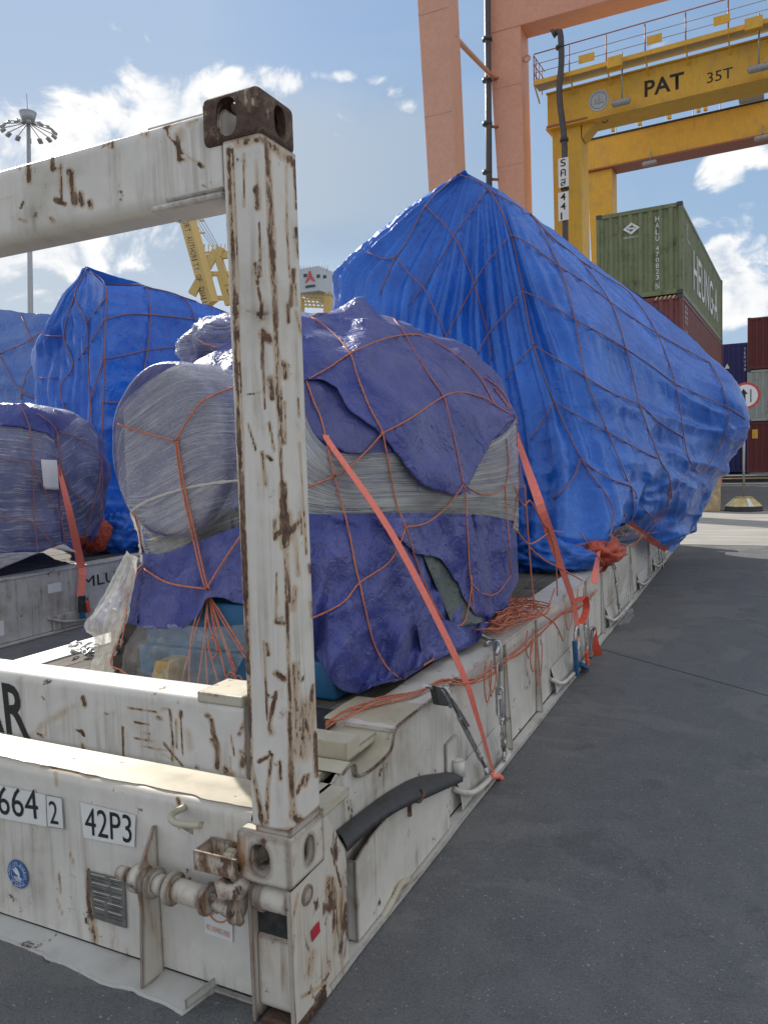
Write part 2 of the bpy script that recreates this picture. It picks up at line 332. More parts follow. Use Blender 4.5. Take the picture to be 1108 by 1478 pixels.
# ------------------------------------------------------------------ object helpers
def wloc(o):
    v = Vector((0, 0, 0))
    while o is not None: v = v + o.location; o = o.parent
    return v
def tag(o, label=None, cat=None, group=None, kind=None):
    if label: o['label'] = label
    if cat: o['category'] = cat
    if group: o['group'] = group
    if kind: o['kind'] = kind
    return o
def thing(name, label, cat, loc=(0, 0, 0), group=None):
    o = bpy.data.objects.new(name, None); o.empty_display_size = .1; COL.objects.link(o)
    o.location = Vector([float(v) for v in loc]); return tag(o, label, cat, group)
def link(name, me, mat, parent=None, off=None):
    o = bpy.data.objects.new(name, me); COL.objects.link(o)
    if mat: me.materials.clear(); me.materials.append(MATS[mat])
    if parent is not None: o.parent = parent
    return o
class MB:
    """collects shapes (world coordinates) and links them as ONE mesh object"""
    def __init__(s): s.v = []; s.f = []; s.sm = []
    def add(s, V, Fc, smooth=False):
        k = len(s.v); s.v += [tuple(float(a) for a in p) for p in V]; s.f += [tuple(k+i for i in f) for f in Fc]; s.sm += [smooth]*len(Fc); return s
    def box(s, a, b, rot=None, piv=None):
        x0, y0, z0 = a; x1, y1, z1 = b
        V = [(x0, y0, z0), (x1, y0, z0), (x1, y1, z0), (x0, y1, z0), (x0, y0, z1), (x1, y0, z1), (x1, y1, z1), (x0, y1, z1)]
        if rot is not None:
            p = Vector(piv if piv is not None else ((x0+x1)/2, (y0+y1)/2, (z0+z1)/2)); V = [tuple(rot @ (Vector(q)-p) + p) for q in V]
        return s.add(V, [(0, 3, 2, 1), (4, 5, 6, 7), (0, 1, 5, 4), (1, 2, 6, 5), (2, 3, 7, 6), (3, 0, 4, 7)])
    def bar(s, p, q, w, h, up=(0, 0, 1)):
        """box beam from p to q, w across, h along up"""
        p = Vector(p); q = Vector(q); d = (q-p).normalized(); u = Vector(up); sd = d.cross(u)
        if sd.length < 1e-4: sd = d.cross(Vector((0, 1, 0)))
        sd.normalize(); u = sd.cross(d)
        V = []
        for c in (p, q):
            for a, b in ((-1, -1), (1, -1), (1, 1), (-1, 1)): V.append(c+sd*a*w/2+u*b*h/2)
        return s.add(V, [(3, 2, 1, 0), (4, 5, 6, 7), (0, 1, 5, 4), (1, 2, 6, 5), (2, 3, 7, 6), (3, 0, 4, 7)])
    def cyl(s, p, q, r, r2=None, n=16, caps=True):
        return s.tube([p, q], [r, r if r2 is None else r2], n, caps, smooth=True)
    def tube(s, pts, r, n=8, caps=True, closed=False, smooth=True):
        pts = [Vector([float(v) for v in p]) for p in pts]; m = len(pts)
        rs = r if isinstance(r, (list, tuple)) else [r]*m
        V = []; prev = None
        for i, p in enumerate(pts):
            if closed: d = pts[(i+1) % m]-pts[i-1]
            else: d = pts[min(i+1, m-1)]-pts[max(i-1, 0)]
            if d.length < 1e-9: d = Vector((0, 0, 1))
            d.normalize()
            if prev is None:
                a = d.cross(Vector((0, 0, 1)));
                if a.length < .05: a = d.cross(Vector((0, 1, 0)))
            else:
                a = prev - d*prev.dot(d)
                if a.length < 1e-6: a = d.cross(Vector((0, 0, 1)))
            a.normalize(); prev = a; b = d.cross(a)
            for k in range(n):
                t = 2*math.pi*k/n; V.append(p+(a*math.cos(t)+b*math.sin(t))*rs[i])
        Fc = []
        for i in range(m if closed else m-1):
            j = (i+1) % m
            for k in range(n): Fc.append((i*n+k, i*n+(k+1) % n, j*n+(k+1) % n, j*n+k))
        s.add(V, Fc, smooth)
        if caps and not closed:
            base = len(s.v)-m*n
            s.f.append(tuple(base+k for k in range(n))[::-1]); s.sm.append(False)
            s.f.append(tuple(base+(m-1)*n+k for k in range(n))); s.sm.append(False)
        return s
    def prism(s, poly, vec):
        """polygon (3D points) extruded by vec"""
        n = len(poly); v = Vector(vec); A = [Vector([float(a) for a in p]) for p in poly]; B = [p+v for p in A]
        return s.add(A+B, [tuple(range(n))[::-1], tuple(range(n, 2*n))]+[(i, (i+1) % n, n+(i+1) % n, n+i) for i in range(n)])
    def ribbon(s, pts, wdir, w, th=.002):
        """flat band along pts; wdir direction(s) across"""
        pts = [Vector([float(a) for a in p]) for p in pts]; V = []
        for i, p in enumerate(pts):
            d = (pts[min(i+1, len(pts)-1)]-pts[max(i-1, 0)]).normalized()
            wd = Vector(wdir[i] if isinstance(wdir, list) else wdir); wd = (wd-d*wd.dot(d)).normalized(); nn = d.cross(wd)
            ww = w[i] if isinstance(w, (list, tuple)) else w
            V += [p-wd*ww/2-nn*th/2, p+wd*ww/2-nn*th/2, p+wd*ww/2+nn*th/2, p-wd*ww/2+nn*th/2]
        Fc = []
        for i in range(len(pts)-1):
            for k in range(4): Fc.append((i*4+k, i*4+(k+1) % 4, (i+1)*4+(k+1) % 4, (i+1)*4+k))
        Fc += [(3, 2, 1, 0), tuple((len(pts)-1)*4+k for k in range(4))]
        return s.add(V, Fc)
    def build(s, name, mat, parent=None, bevel=0., seg=2, recalc=True):
        off = wloc(parent) if parent is not None else Vector((0, 0, 0))
        if parent is None:
            a = np.array(s.v); off = Vector(((a[:, 0].min()+a[:, 0].max())/2, (a[:, 1].min()+a[:, 1].max())/2, a[:, 2].min()))
        me = bpy.data.meshes.new(name)
        me.from_pydata([(x-off.x, y-off.y, z-off.z) for x, y, z in s.v], [], s.f)
        me.polygons.foreach_set('use_smooth', s.sm)
        if recalc:
            bm = bmesh.new(); bm.from_mesh(me); bmesh.ops.recalc_face_normals(bm, faces=bm.faces); bm.to_mesh(me); bm.free()
        me.update()
        o = link(name, me, mat, parent)
        if parent is None: o.location = off
        if bevel:
            md = o.modifiers.new('bevel', 'BEVEL'); md.width = bevel; md.segments = seg; md.limit_method = 'ANGLE'; md.angle_limit = R(40)
        return o
def grid_mesh(name, Pts, mat, parent=None, uv=None, smooth=True, attr=None, closed_u=False, keep=None):
    """Pts: (nu, nv, 3) world coordinates"""
    nu, nv, _ = Pts.shape
    off = np.array(wloc(parent)) if parent is not None else np.array([Pts[..., 0].mean(), Pts[..., 1].mean(), Pts[..., 2].min()])
    idx = np.arange(nu*nv).reshape(nu, nv)
    I = idx if not closed_u else np.concatenate([idx, idx[:1]], 0)
    q = np.stack([I[:-1, :-1], I[1:, :-1], I[1:, 1:], I[:-1, 1:]], -1).reshape(-1, 4)
    if keep is not None: q = q[keep[:I.shape[0]-1, :nv-1].reshape(-1)]
    me = bpy.data.meshes.new(name)
    V = (Pts.reshape(-1, 3)-off).astype(np.float32)
    me.vertices.add(len(V)); me.vertices.foreach_set('co', V.ravel())
    me.loops.add(q.size); me.loops.foreach_set('vertex_index', q.ravel().astype(np.int32))
    me.polygons.add(len(q)); me.polygons.foreach_set('loop_start', np.arange(0, q.size, 4, dtype=np.int32))
    try: me.polygons.foreach_set('loop_total', np.full(len(q), 4, np.int32))
    except Exception: pass
    me.update(calc_edges=True); me.validate()
    me.polygons.foreach_set('use_smooth', [smooth]*len(me.polygons))
    U, Vv = np.meshgrid(np.linspace(0, 1, nu), np.linspace(0, 1, nv), indexing='ij')
    uvl = me.uv_layers.new(name='UVMap')
    flat = np.stack([U, Vv], -1).reshape(-1, 2) if uv is None else uv.reshape(-1, 2)
    li = np.zeros(len(me.loops), np.int32); me.loops.foreach_get('vertex_index', li)
    uvl.data.foreach_set('uv', flat[li].astype(np.float32).ravel())
    if attr is not None:
        a = me.attributes.new('rust', 'FLOAT', 'POINT'); a.data.foreach_set('value', attr.reshape(-1).astype(np.float32))
    o = link(name, me, mat, parent)
    if parent is None: o.location = Vector(off.tolist())
    return o
def copy_tree(o, parent=None):
    c = o.copy(); COL.objects.link(c); c.parent = parent
    for ch in list(o.children): copy_tree(ch, c)
    return c
# --- smooth noise on arrays
_perm = rng.randint(0, 2**16, 4096)
def vnoise(P):
    """value noise on (...,3) arrays, range about -1..1"""
    P = np.asarray(P, float); I = np.floor(P).astype(np.int64); f = P-I; f = f*f*f*(f*(f*6-15)+10)
    def h(i, j, k): return _perm[(i*73+j*157+k*311+(i*j) % 97*13+(j*k) % 89*7) & 4095]/32768.-1.
    x, y, z = I[..., 0], I[..., 1], I[..., 2]; fx, fy, fz = f[..., 0], f[..., 1], f[..., 2]
    def L(a, b, t): return a+(b-a)*t
    return L(L(L(h(x, y, z), h(x+1, y, z), fx), L(h(x, y+1, z), h(x+1, y+1, z), fx), fy),
             L(L(h(x, y, z+1), h(x+1, y, z+1), fx), L(h(x, y+1, z+1), h(x+1, y+1, z+1), fx), fy), fz)
def fbm(P, o=4, ridged=False):
    t = 0.; a = 1.; s = 0.
    for k in range(o):
        n = vnoise(np.asarray(P)*2**k+k*17.3); n = 1-2*np.abs(n) if ridged else n
        t = t+n*a; s += a; a *= .5
    return t/s
def crease(P, o=2):
    P = np.asarray(P, float); w = np.stack([vnoise(P*.7+5), vnoise(P*.7+9), vnoise(P*.7+14)], -1)
    return fbm(P+w*.55, o, True)
def catmull(K, t):
    """K (n,...) keys at 0..n-1 ; t positions"""
    K = np.asarray(K, float); n = len(K); i = np.clip(np.floor(t).astype(int), 0, n-2); f = np.asarray(t)-i
    f = f.reshape(f.shape+(1,)*(K.ndim-1))
    p0 = K[np.clip(i-1, 0, n-1)]; p1 = K[i]; p2 = K[i+1]; p3 = K[np.clip(i+2, 0, n-1)]
    return .5*((2*p1)+(-p0+p2)*f+(2*p0-5*p1+4*p2-p3)*f**2+(-p0+3*p1-3*p2+p3)*f**3)
def lin(K, t):
    K = np.asarray(K, float); n = len(K); i = np.clip(np.floor(t).astype(int), 0, n-2); f = np.asarray(t)-i
    return K[i]*(1-f.reshape(f.shape+(1,)*(K.ndim-1)))+K[i+1]*f.reshape(f.shape+(1,)*(K.ndim-1))
def resample(pts, n):
    P = np.asarray(pts, float); d = np.r_[0, np.cumsum(np.linalg.norm(np.diff(P, axis=0), axis=1))]
    t = np.linspace(0, d[-1], n); return np.stack([np.interp(t, d, P[:, k]) for k in range(P.shape[1])], -1)
def smoothcurve(pts, n, mode='cat'):
    """curve through the points resampled evenly"""
    t = np.linspace(0, len(pts)-1, max(n*3, 30)); Q = catmull(pts, t) if mode == 'cat' else lin(pts, t)
    return resample(Q, n)
def normals(P, closed=False):
    if closed: du = np.roll(P, -1, 0)-np.roll(P, 1, 0)
    else: du = np.gradient(P, axis=0)
    dv = np.gradient(P, axis=1); n = np.cross(du, dv); return n/(np.linalg.norm(n, axis=-1, keepdims=True)+1e-9)
def bvh_of(P, closed=False, extra=None):
    nu, nv, _ = P.shape; idx = np.arange(nu*nv).reshape(nu, nv); I = np.concatenate([idx, idx[:1]], 0) if closed else idx
    q = np.stack([I[:-1, :-1], I[1:, :-1], I[1:, 1:], I[:-1, 1:]], -1).reshape(-1, 4)
    V = P.reshape(-1, 3).tolist(); Q = q.tolist()
    for (E) in (extra or []):
        nu, nv, _ = E.shape; idx = np.arange(nu*nv).reshape(nu, nv)+len(V); V += E.reshape(-1, 3).tolist()
        Q += np.stack([idx[:-1, :-1], idx[1:, :-1], idx[1:, 1:], idx[:-1, 1:]], -1).reshape(-1, 4).tolist()
    return BVHTree.FromPolygons([Vector(v) for v in V], Q)
def cast(bvh, px, py, lift=0.):
    """where the sight line of a photo pixel meets a cargo surface"""
    r = Vector(ray(px, py).tolist()).normalized(); h = bvh.ray_cast(Vector(CAM.tolist()), r)
    if h[0] is None:
        # nearest surface point next to the sight line
        best = None
        for d in np.linspace(1.5, 14, 60):
            p = Vector(CAM.tolist())+r*float(d); q = bvh.find_nearest(p)
            if q[0] is not None and (best is None or q[3] < best[1]): best = (q[0], q[3], p)
        return np.array(best[0]) - np.array(r)*lift
    return np.array(h[0]) - np.array(r)*lift
def seg_rust(V, strokes, res):
    """how strongly each vertex lies on a worn stroke, strokes given as photo polylines (width in px, strength)"""
    P = proj(V.reshape(-1, 3)); out = np.zeros(len(P))
    for pts, w, s in strokes:
        pts = np.array(pts, float)
        for a, b in zip(pts[:-1], pts[1:]):
            ab = b-a; t = np.clip(((P-a) @ ab)/(ab @ ab+1e-9), 0, 1); d = np.linalg.norm(P-a-t[:, None]*ab, axis=1)
            out = np.maximum(out, s*np.clip(1.2-d/(w*1.3+.5), 0, 1))
    return out.reshape(V.shape[:-1])
def rich_box(name, a, b, mat, parent, strokes=(), res=.007, camber=None, radius=.012, extra=None):
    """a box whose faces are finely divided so wear can follow strokes; corners rounded"""
    a = np.array(a, float); b = np.array(b, float); V = []; Q = []; A = []
    size = b-a; L = int(np.argmax(size)); u, w = [k for k in range(3) if k != L]
    # cross-section ring with rounded corners
    ring = []
    r = radius
    def side(p, q, n): return [p+(q-p)*i/n for i in range(n)]
    cs = [(a[u]+r, a[w]+r, 180), (b[u]-r, a[w]+r, 270), (b[u]-r, b[w]-r, 0), (a[u]+r, b[w]-r, 90)]
    arcs = []
    for (cx, cy, s0) in cs: arcs.append([np.array([cx+r*math.cos(R(s0+t)), cy+r*math.sin(R(s0+t))]) for t in (0, 22.5, 45, 67.5, 90)])
    for i in range(4):
        ring += arcs[i][:-1]; p = arcs[i][-1]; q = arcs[(i+1) % 4][0]; n = max(1, int(np.linalg.norm(q-p)/res)); ring += side(p, q, n)
    ring = np.array(ring); m = max(2, int(size[L]/res)); ts = np.linspace(a[L], b[L], m)
    P = np.zeros((len(ring), m, 3)); P[..., u] = ring[:, None, 0]; P[..., w] = ring[:, None, 1]; P[..., L] = ts[None]
    if camber: P = camber(P)
    at = seg_rust(P, strokes, res) if strokes else np.zeros(P.shape[:2])
    if extra: at = extra(P, at)
    o = grid_mesh(name, P, mat, parent, attr=at, closed_u=True)
    cap = MB()
    for e in (0, -1): cap.add(P[:, e], [tuple(range(len(ring)))])
    c = cap.build(name+'_cap', mat, parent)
    # join the two end caps into the same mesh
    bm = bmesh.new(); bm.from_mesh(o.data); k = bm.verts.layers.float.get('rust'); bm.from_mesh(c.data); bmesh.ops.recalc_face_normals(bm, faces=bm.faces); bm.to_mesh(o.data); bm.free()
    o.data.materials.clear(); o.data.materials.append(MATS[mat]); me = c.data; bpy.data.objects.remove(c); bpy.data.meshes.remove(me)
    return o
def text(name, body, p, xdir, ydir, h, mat, parent=None, width=None, lift=.002, align='LEFT', spacing=1., bold=0.):
    """flat lettering: p = lower left corner, h = capital height"""
    cu = bpy.data.curves.new(name, 'FONT'); cu.body = body; cu.align_x = 'LEFT'; cu.space_character = spacing; cu.offset = bold; cu.resolution_u = 3
    to = bpy.data.objects.new(name, cu); COL.objects.link(to)
    dg = bpy.context.evaluated_depsgraph_get(); me = bpy.data.meshes.new_from_object(to.evaluated_get(dg)); bpy.data.objects.remove(to)
    n = len(me.vertices)
    if n == 0: return None
    V = np.zeros(n*3, np.float32); me.vertices.foreach_get('co', V); V = V.reshape(-1, 3)
    x0, x1 = V[:, 0].min(), V[:, 0].max(); y0, y1 = V[:, 1].min(), V[:, 1].max()
    sy = h/(y1-y0) if body.isupper() or body.isdigit() or len(body) < 3 or True else h
    sx = sy if width is None else width/(x1-x0)
    X = np.array(xdir, float); X /= np.linalg.norm(X); Yd = np.array(ydir, float); Yd /= np.linalg.norm(Yd); Nn = np.cross(X, Yd)
    off = np.array(wloc(parent)) if parent is not None else np.zeros(3)
    Q = np.array(p, float)+np.outer((V[:, 0]-x0)*sx, X)+np.outer((V[:, 1]-y0)*sy, Yd)+Nn*lift-off
    me.vertices.foreach_set('co', Q.astype(np.float32).ravel()); me.update()
    return link(name, me, mat, parent)
def quad_on(p, xdir, ydir, w, h, th=.0015):
    X = Vector(xdir).normalized(); Y = Vector(ydir).normalized(); n = X.cross(Y); p = Vector([float(v) for v in p])
    return [p, p+X*w, p+X*w+Y*h, p+Y*h], n*th
def label_plate(name, mat, parent, p, xdir, ydir, w, h, th=.0015):
    q, v = quad_on(p, xdir, ydir, w, h, th); return MB().prism(q, v).build(name, mat, parent)
# ------------------------------------------------------------------ ground
def sheet(name, x0, x1, y0, y1, z, mat, label=None):
    o = MB().add([(x0, y0, z), (x1, y0, z), (x1, y1, z), (x0, y1, z)], [(0, 1, 2, 3)]).build(name, mat, recalc=False)
    return tag(o, kind='structure')
sheet('ground', -900, 900, -300, 2200, -.02, 'asphalt')
sheet('asphalt_yard', -40, 40, -14, 12.3, -.004, 'asphalt')
jt = MB().ribbon([onz(855, 934, -.0035), onz(1250, 1044, -.0035)], tuple(np.cross((0, 0, 1), onz(1108, 1005)-onz(867, 938))), .010, .001).build('expansion_joint', 'black_ink'); tag(jt, kind='structure')
sheet('concrete_apron', -60, 60, 12.3, 19.9, 0, 'concrete_pale')
kb = MB().box((-60, 19.9, -.01), (60, 20.05, .03)).build('kerb', 'concrete_pale'); tag(kb, kind='structure')
sheet('road', -60, 60, 20.05, 29, -.012, 'asphalt')

# ------------------------------------------------------------------ near flat rack
RW = 2.438; RL = 12.19; DZ = .615
def rack(name, label, x1, y0, detail):
    """flat rack with its right side at x1 and near end at y0"""
    t = thing(name, label, 'flat rack', (x1-RW/2, y0, 0))
    x0 = x1-RW
    white = 'rack_white' if detail else 'rack_grey'; plain = 'rack_white_plain' if detail else 'rack_grey'
    # side rails: web with profiled top, bottom flange, deck edge strip
    for s, xe in ((1, x1), (-1, x0)):
        xw = xe-s*.062
        if detail and s == 1:
            prof = [(.2, .02), (.2, .585), (.37, .585), (.40, .60), (.47, .61), (.49, .60), (.50, .56), (.52, .545), (.62, .535), (.76, .54), (.785, .555), (.79, .585), (.80, .605), (.84, .617), (RL-.3, .617), (RL-.3, .02)]
        else: prof = [(.2, .02), (.2, .617), (RL-.3, .617), (RL-.3, .02)]
        MB().prism([(xw, y0+y, z) for y, z in prof], (-s*.012, 0, 0)).build('side_web', plain, t)
        m = MB(); n = 60; V = []
        for i in range(n+1):   # bottom flange with a slightly battered outer edge
            y = y0+.2+(RL-.4)*i/n; j = .006*mnoise.noise(Vector((y*3.1, xe, 0)))
            V += [(xw+s*.003, y, 0), (xe+j, y, 0), (xe+j, y, .018), (xw+s*.003, y, .018)]
        Fc = [(i*4+k, i*4+(k+1) % 4, (i+1)*4+(k+1) % 4, (i+1)*4+k) for i in range(n) for k in range(4)]+[(3, 2, 1, 0), tuple(n*4+k for k in range(4))]
        m.add(V, Fc).build('bottom_flange', 'rack_grey', t, bevel=.003)
        ys = .80 if (detail and s == 1) else .2
        MB().box((min(xe-s*.05, xe-s*.26), y0+ys, .603), (max(xe-s*.05, xe-s*.26), y0+RL-.3, DZ+.006)).build('deck_edge', 'rack_white', t, bevel=.004)
    # planks
    px0, px1 = x0+.262, x1-.262; npl = 13; wv = (px1-px0)/npl; proto = []
    for k in range(npl):
        y = y0+.92; segs = [2.2+.9*random.random(), 3.2, 2.6]; ends = [y]
        for sgl in segs: ends.append(ends[-1]+sgl)
        ends.append(y0+RL-.9)
        for a, b in zip(ends[:-1], ends[1:]):
            dz = random.uniform(-.004, .003)
            MB().box((px0+k*wv+.003, a+.003, DZ-.03), (px0+(k+1)*wv-.003, b-.003, DZ+dz)).build('plank', 'deck_wood', t)
    MB().box((px0-.01, y0+.9, .5), (px1+.01, y0+RL-.88, .582)).build('underdeck', 'rack_grey', t)
    return t, x0, white, plain
rk, X0, WH, PL = rack('flat_rack', 'weathered white collapsible flat rack in the foreground with rusty corner post and top beam', 0., 0., True)
# --- end sill
def end_profile(x0, x1, yz, name, mat, parent, n=60, rough=.0):
    xs = np.linspace(x0, x1, n); P = np.zeros((n, len(yz), 3))
    for j, (y, z) in enumerate(yz): P[:, j, 0] = xs; P[:, j, 1] = y; P[:, j, 2] = z
    return grid_mesh(name, P, mat, parent, smooth=False)
def arc(cy, cz, r, a0, a1, n=6): return [(cy+r*math.cos(R(a0+(a1-a0)*i/n)), cz+r*math.sin(R(a0+(a1-a0)*i/n))) for i in range(n+1)]
prof = [(.055, .03)]+[(.055, z) for z in np.linspace(.06, .56, 26)]+arc(.085, .575, .03, 180, 90)+[(y, .605) for y in np.linspace(.10, .33, 12)]+[(.33, .58)]
xs = np.linspace(-RW+.16, -.165, 330); P = np.zeros((330, len(prof), 3))
for j, (y, z) in enumerate(prof): P[:, j] = np.stack([xs, np.full(330, y), np.full(330, z)], -1)
P[..., 2] += .006*fbm(P*np.array([2.5, 9, 0]), 2)*(P[..., 2] > .57); P[..., 1] += .004*fbm(P*2.2, 3)*(P[..., 2] < .57)
sill_strokes = [([(80, 1115), (82, 1135)], 3, .7), ([(256, 1153), (258, 1160)], 3, 1), ([(60, 1106), (90, 1112), (140, 1122)], 2, .7), ([(131, 1325), (137, 1345), (139, 1375)], 4, .55), ([(126, 1258), (129, 1310), (135, 1330)], 3.5, .9), ([(330, 1205), (335, 1290)], 6, .45), ([(100, 1230), (108, 1250)], 1.3, .7), ([(85, 1260), (88, 1290)], 1.3, .6), ([(82, 1300), (92, 1325)], 1.3, .6), ([(165, 1352), (160, 1370), (172, 1378)], 1.8, .65)]
sill = grid_mesh('end_sill', P, 'rack_white', rk, attr=seg_rust(P, sill_strokes, .01)); 
top = MB().box((-RW+.17, .10, .6065), (-.165, .32, .6095)); 
# sunlit top plate of the sill, dusty cream
n = 200; T = np.zeros((n, 14, 3)); xs = np.linspace(-RW+.165, -.17, n); ys = np.linspace(.075, .325, 14)
T[..., 0] = xs[:, None]; T[..., 1] = ys[None]; T[..., 2] = .6085+.006*fbm(np.stack([T[..., 0]*2.5, T[..., 1]*9, T[..., 0]*0], -1), 2)
T[:, -1, 1] += .012*fbm(np.stack([xs*9, xs*0, xs*0], -1), 3); T[:, 0, 1] += .01*fbm(np.stack([xs*12, xs*0+3, xs*0], -1), 3)
grid_mesh('sill_top_plate', T, 'rack_cream', rk)
# bottom flange of the sill, bent and torn
fl = [(-1.9, -.022), (-1.2, -.022), (-.99, -.03), (-.95, -.045), (-.92, -.03), (-.70, -.052), (-.64, -.05), (-.60, -.04), (-.53, -.045), (-.45, -.048), (-.36, -.058), (-.343, .04), (-.325, .095), (-.24, .085), (-.17, .07)]
fx = [p[0] for p in fl]; fy = [p[1] for p in fl]; n = 240; xs = np.linspace(-RW+.16, -.166, n)
T = np.zeros((n, 8, 3)); yo = np.interp(xs, fx, fy)+.006*fbm(np.stack([xs*14, xs*0, xs*0], -1), 3)
lift = .006*np.maximum(0, fbm(np.stack([xs*9+3, xs*0, xs*0], -1), 3))+np.interp(xs, [-1.0, -.95, -.92, -.6, -.57, -.54], [0, .014, 0, 0, .008, 0])
for j, f in enumerate((0, .02, .25, .5, .75, .97, 1., 1.)):
    T[:, j, 0] = xs; T[:, j, 1] = .058+(yo-.058)*f; T[:, j, 2] = .022-.016*f+lift*f*f
T[:, 7, 2] -= .014
grid_mesh('sill_bottom_flange', T, 'rack_grey', rk)
MB().box((-RW+.16, .057, -.0), (-.166, .33, .012)).build('sill_bottom_plate', 'rack_grey', rk)
# triangular gusset plate standing proud of the sill web
g0 = ony(228, 1181, .052); gx = -.53
gy = [(.052, .50), (.040, .50), (-.028, .395), (-.040, .36), (-.038, .33), (-.030, .27), (-.045, .02), (.052, .012)]
MB().prism([(gx-.008, y, z) for y, z in gy], (.011, 0, 0)).build('gusset_plate', 'rack_hinge', rk, bevel=.002)
# ramp plate joining the bottom flange to the corner
MB().bar((-.352, -.055, .03), (-.325, .085, .034), .006, .03).build('flange_lip', 'rack_grey', rk, bevel=.002)
# --- locking pin assembly : knob, rod, washers and pin on one axis
A = lambda px, py: ony(px, py, .0)
axz = .357
def ax(px): return ony(px, 1262, .0)[0]
pin = [('pin_knob', ax(176), ax(190), .022, 'rack_hinge'), ('pin_boss', ax(199), ax(214), .043, 'rack_hinge'), ('pin_rod', ax(190), ax(320), .0165, 'galv'), ('washer_disc', ax(224), ax(229), .047, 'rack_hinge'),
       ('washer_hub', ax(229), ax(243), .03, 'rack_hinge'), ('pin_collar', ax(249), ax(257), .049, 'rack_hinge'), ('pin_sleeve', ax(257), ax(299), .034, 'rack_hinge'), ('pin_disc', ax(300), ax(306), .047, 'rack_hinge'), ('hinge_disc', ax(341), ax(347), .046, 'rack_hinge')]
slope = -.02
for nm, a, b, r, mt in pin:
    za = axz+slope*(a-ax(180)); zb = axz+slope*(b-ax(180))
    rr = r
    m = MB(); m.tube([(a, -.012, za), (a+(b-a)*.12, -.012, za), (b-(b-a)*.12, -.012, zb), (b, -.012, zb)], [rr*.93, rr, rr, rr*.93], 28)
    m.build(nm, mt, rk)
MB().prism([(ax(303), -.03, .37), (ax(345), -.03, .365), (ax(352), -.03, .30), (ax(310), -.03, .335)], (0, .03, 0)).build('latch_arm', 'rack_hinge', rk, bevel=.006)
# open-topped locking box with bolt
bx0, bx1 = ony(281, 1190, -.02)[0], -.158; bz0, bz1 = .445, .505
for a, b, nm in (((bx0, -.035, bz0), (bx1, -.026, bz1), 'box_front'), ((bx0, -.026, bz0), (bx0+.008, .05, bz1), 'box_side'), ((bx0, .042, bz0), (bx1, .05, bz1+.002), 'box_back'), ((bx0+.008, -.026, bz0), (bx1, .042, bz0+.008), 'box_floor')):
    MB().box(a, b).build(nm, 'rack_hinge', rk, bevel=.002)
bp = ony(330, 1190, -.0); MB().tube([(bp[0]-.018, .005, .485), (bp[0]-.012, .005, .487), (bp[0]+.012, .005, .487), (bp[0]+.018, .005, .487)], [.017, .024, .024, .017], 6, smooth=False).build('bolt_head', 'rack_cream', rk)
MB().cyl((bp[0]+.018, .0, .484), (bx1, -.0, .478), .010, n=12).build('bolt_shank', 'rack_hinge', rk)
MB().tube([(bp[0]-.02, -.02, .43), (bp[0], -.03, .40), (bp[0]+.04, -.02, .405), (bp[0]+.05, -.0, .435)], [.022, .03, .028, .02], 12).build('latch_lug', 'rack_hinge', rk)
# bent handle
hpts = [ony(290, 1192, -.02), ony(256, 1189, -.025), ony(247, 1182, -.022), ony(250, 1174, .01), ony(262, 1168, .045), ony(268, 1164, .056)]
MB().tube(smoothcurve(hpts, 16), .0105, 12).build('handle_bar', 'rack_cream', rk)
MB().prism([ony(255, 1192, -.02), ony(279, 1206, .05), ony(279, 1194, .05)], (0, 0, .006)).build('handle_gusset', 'rack_hinge', rk)
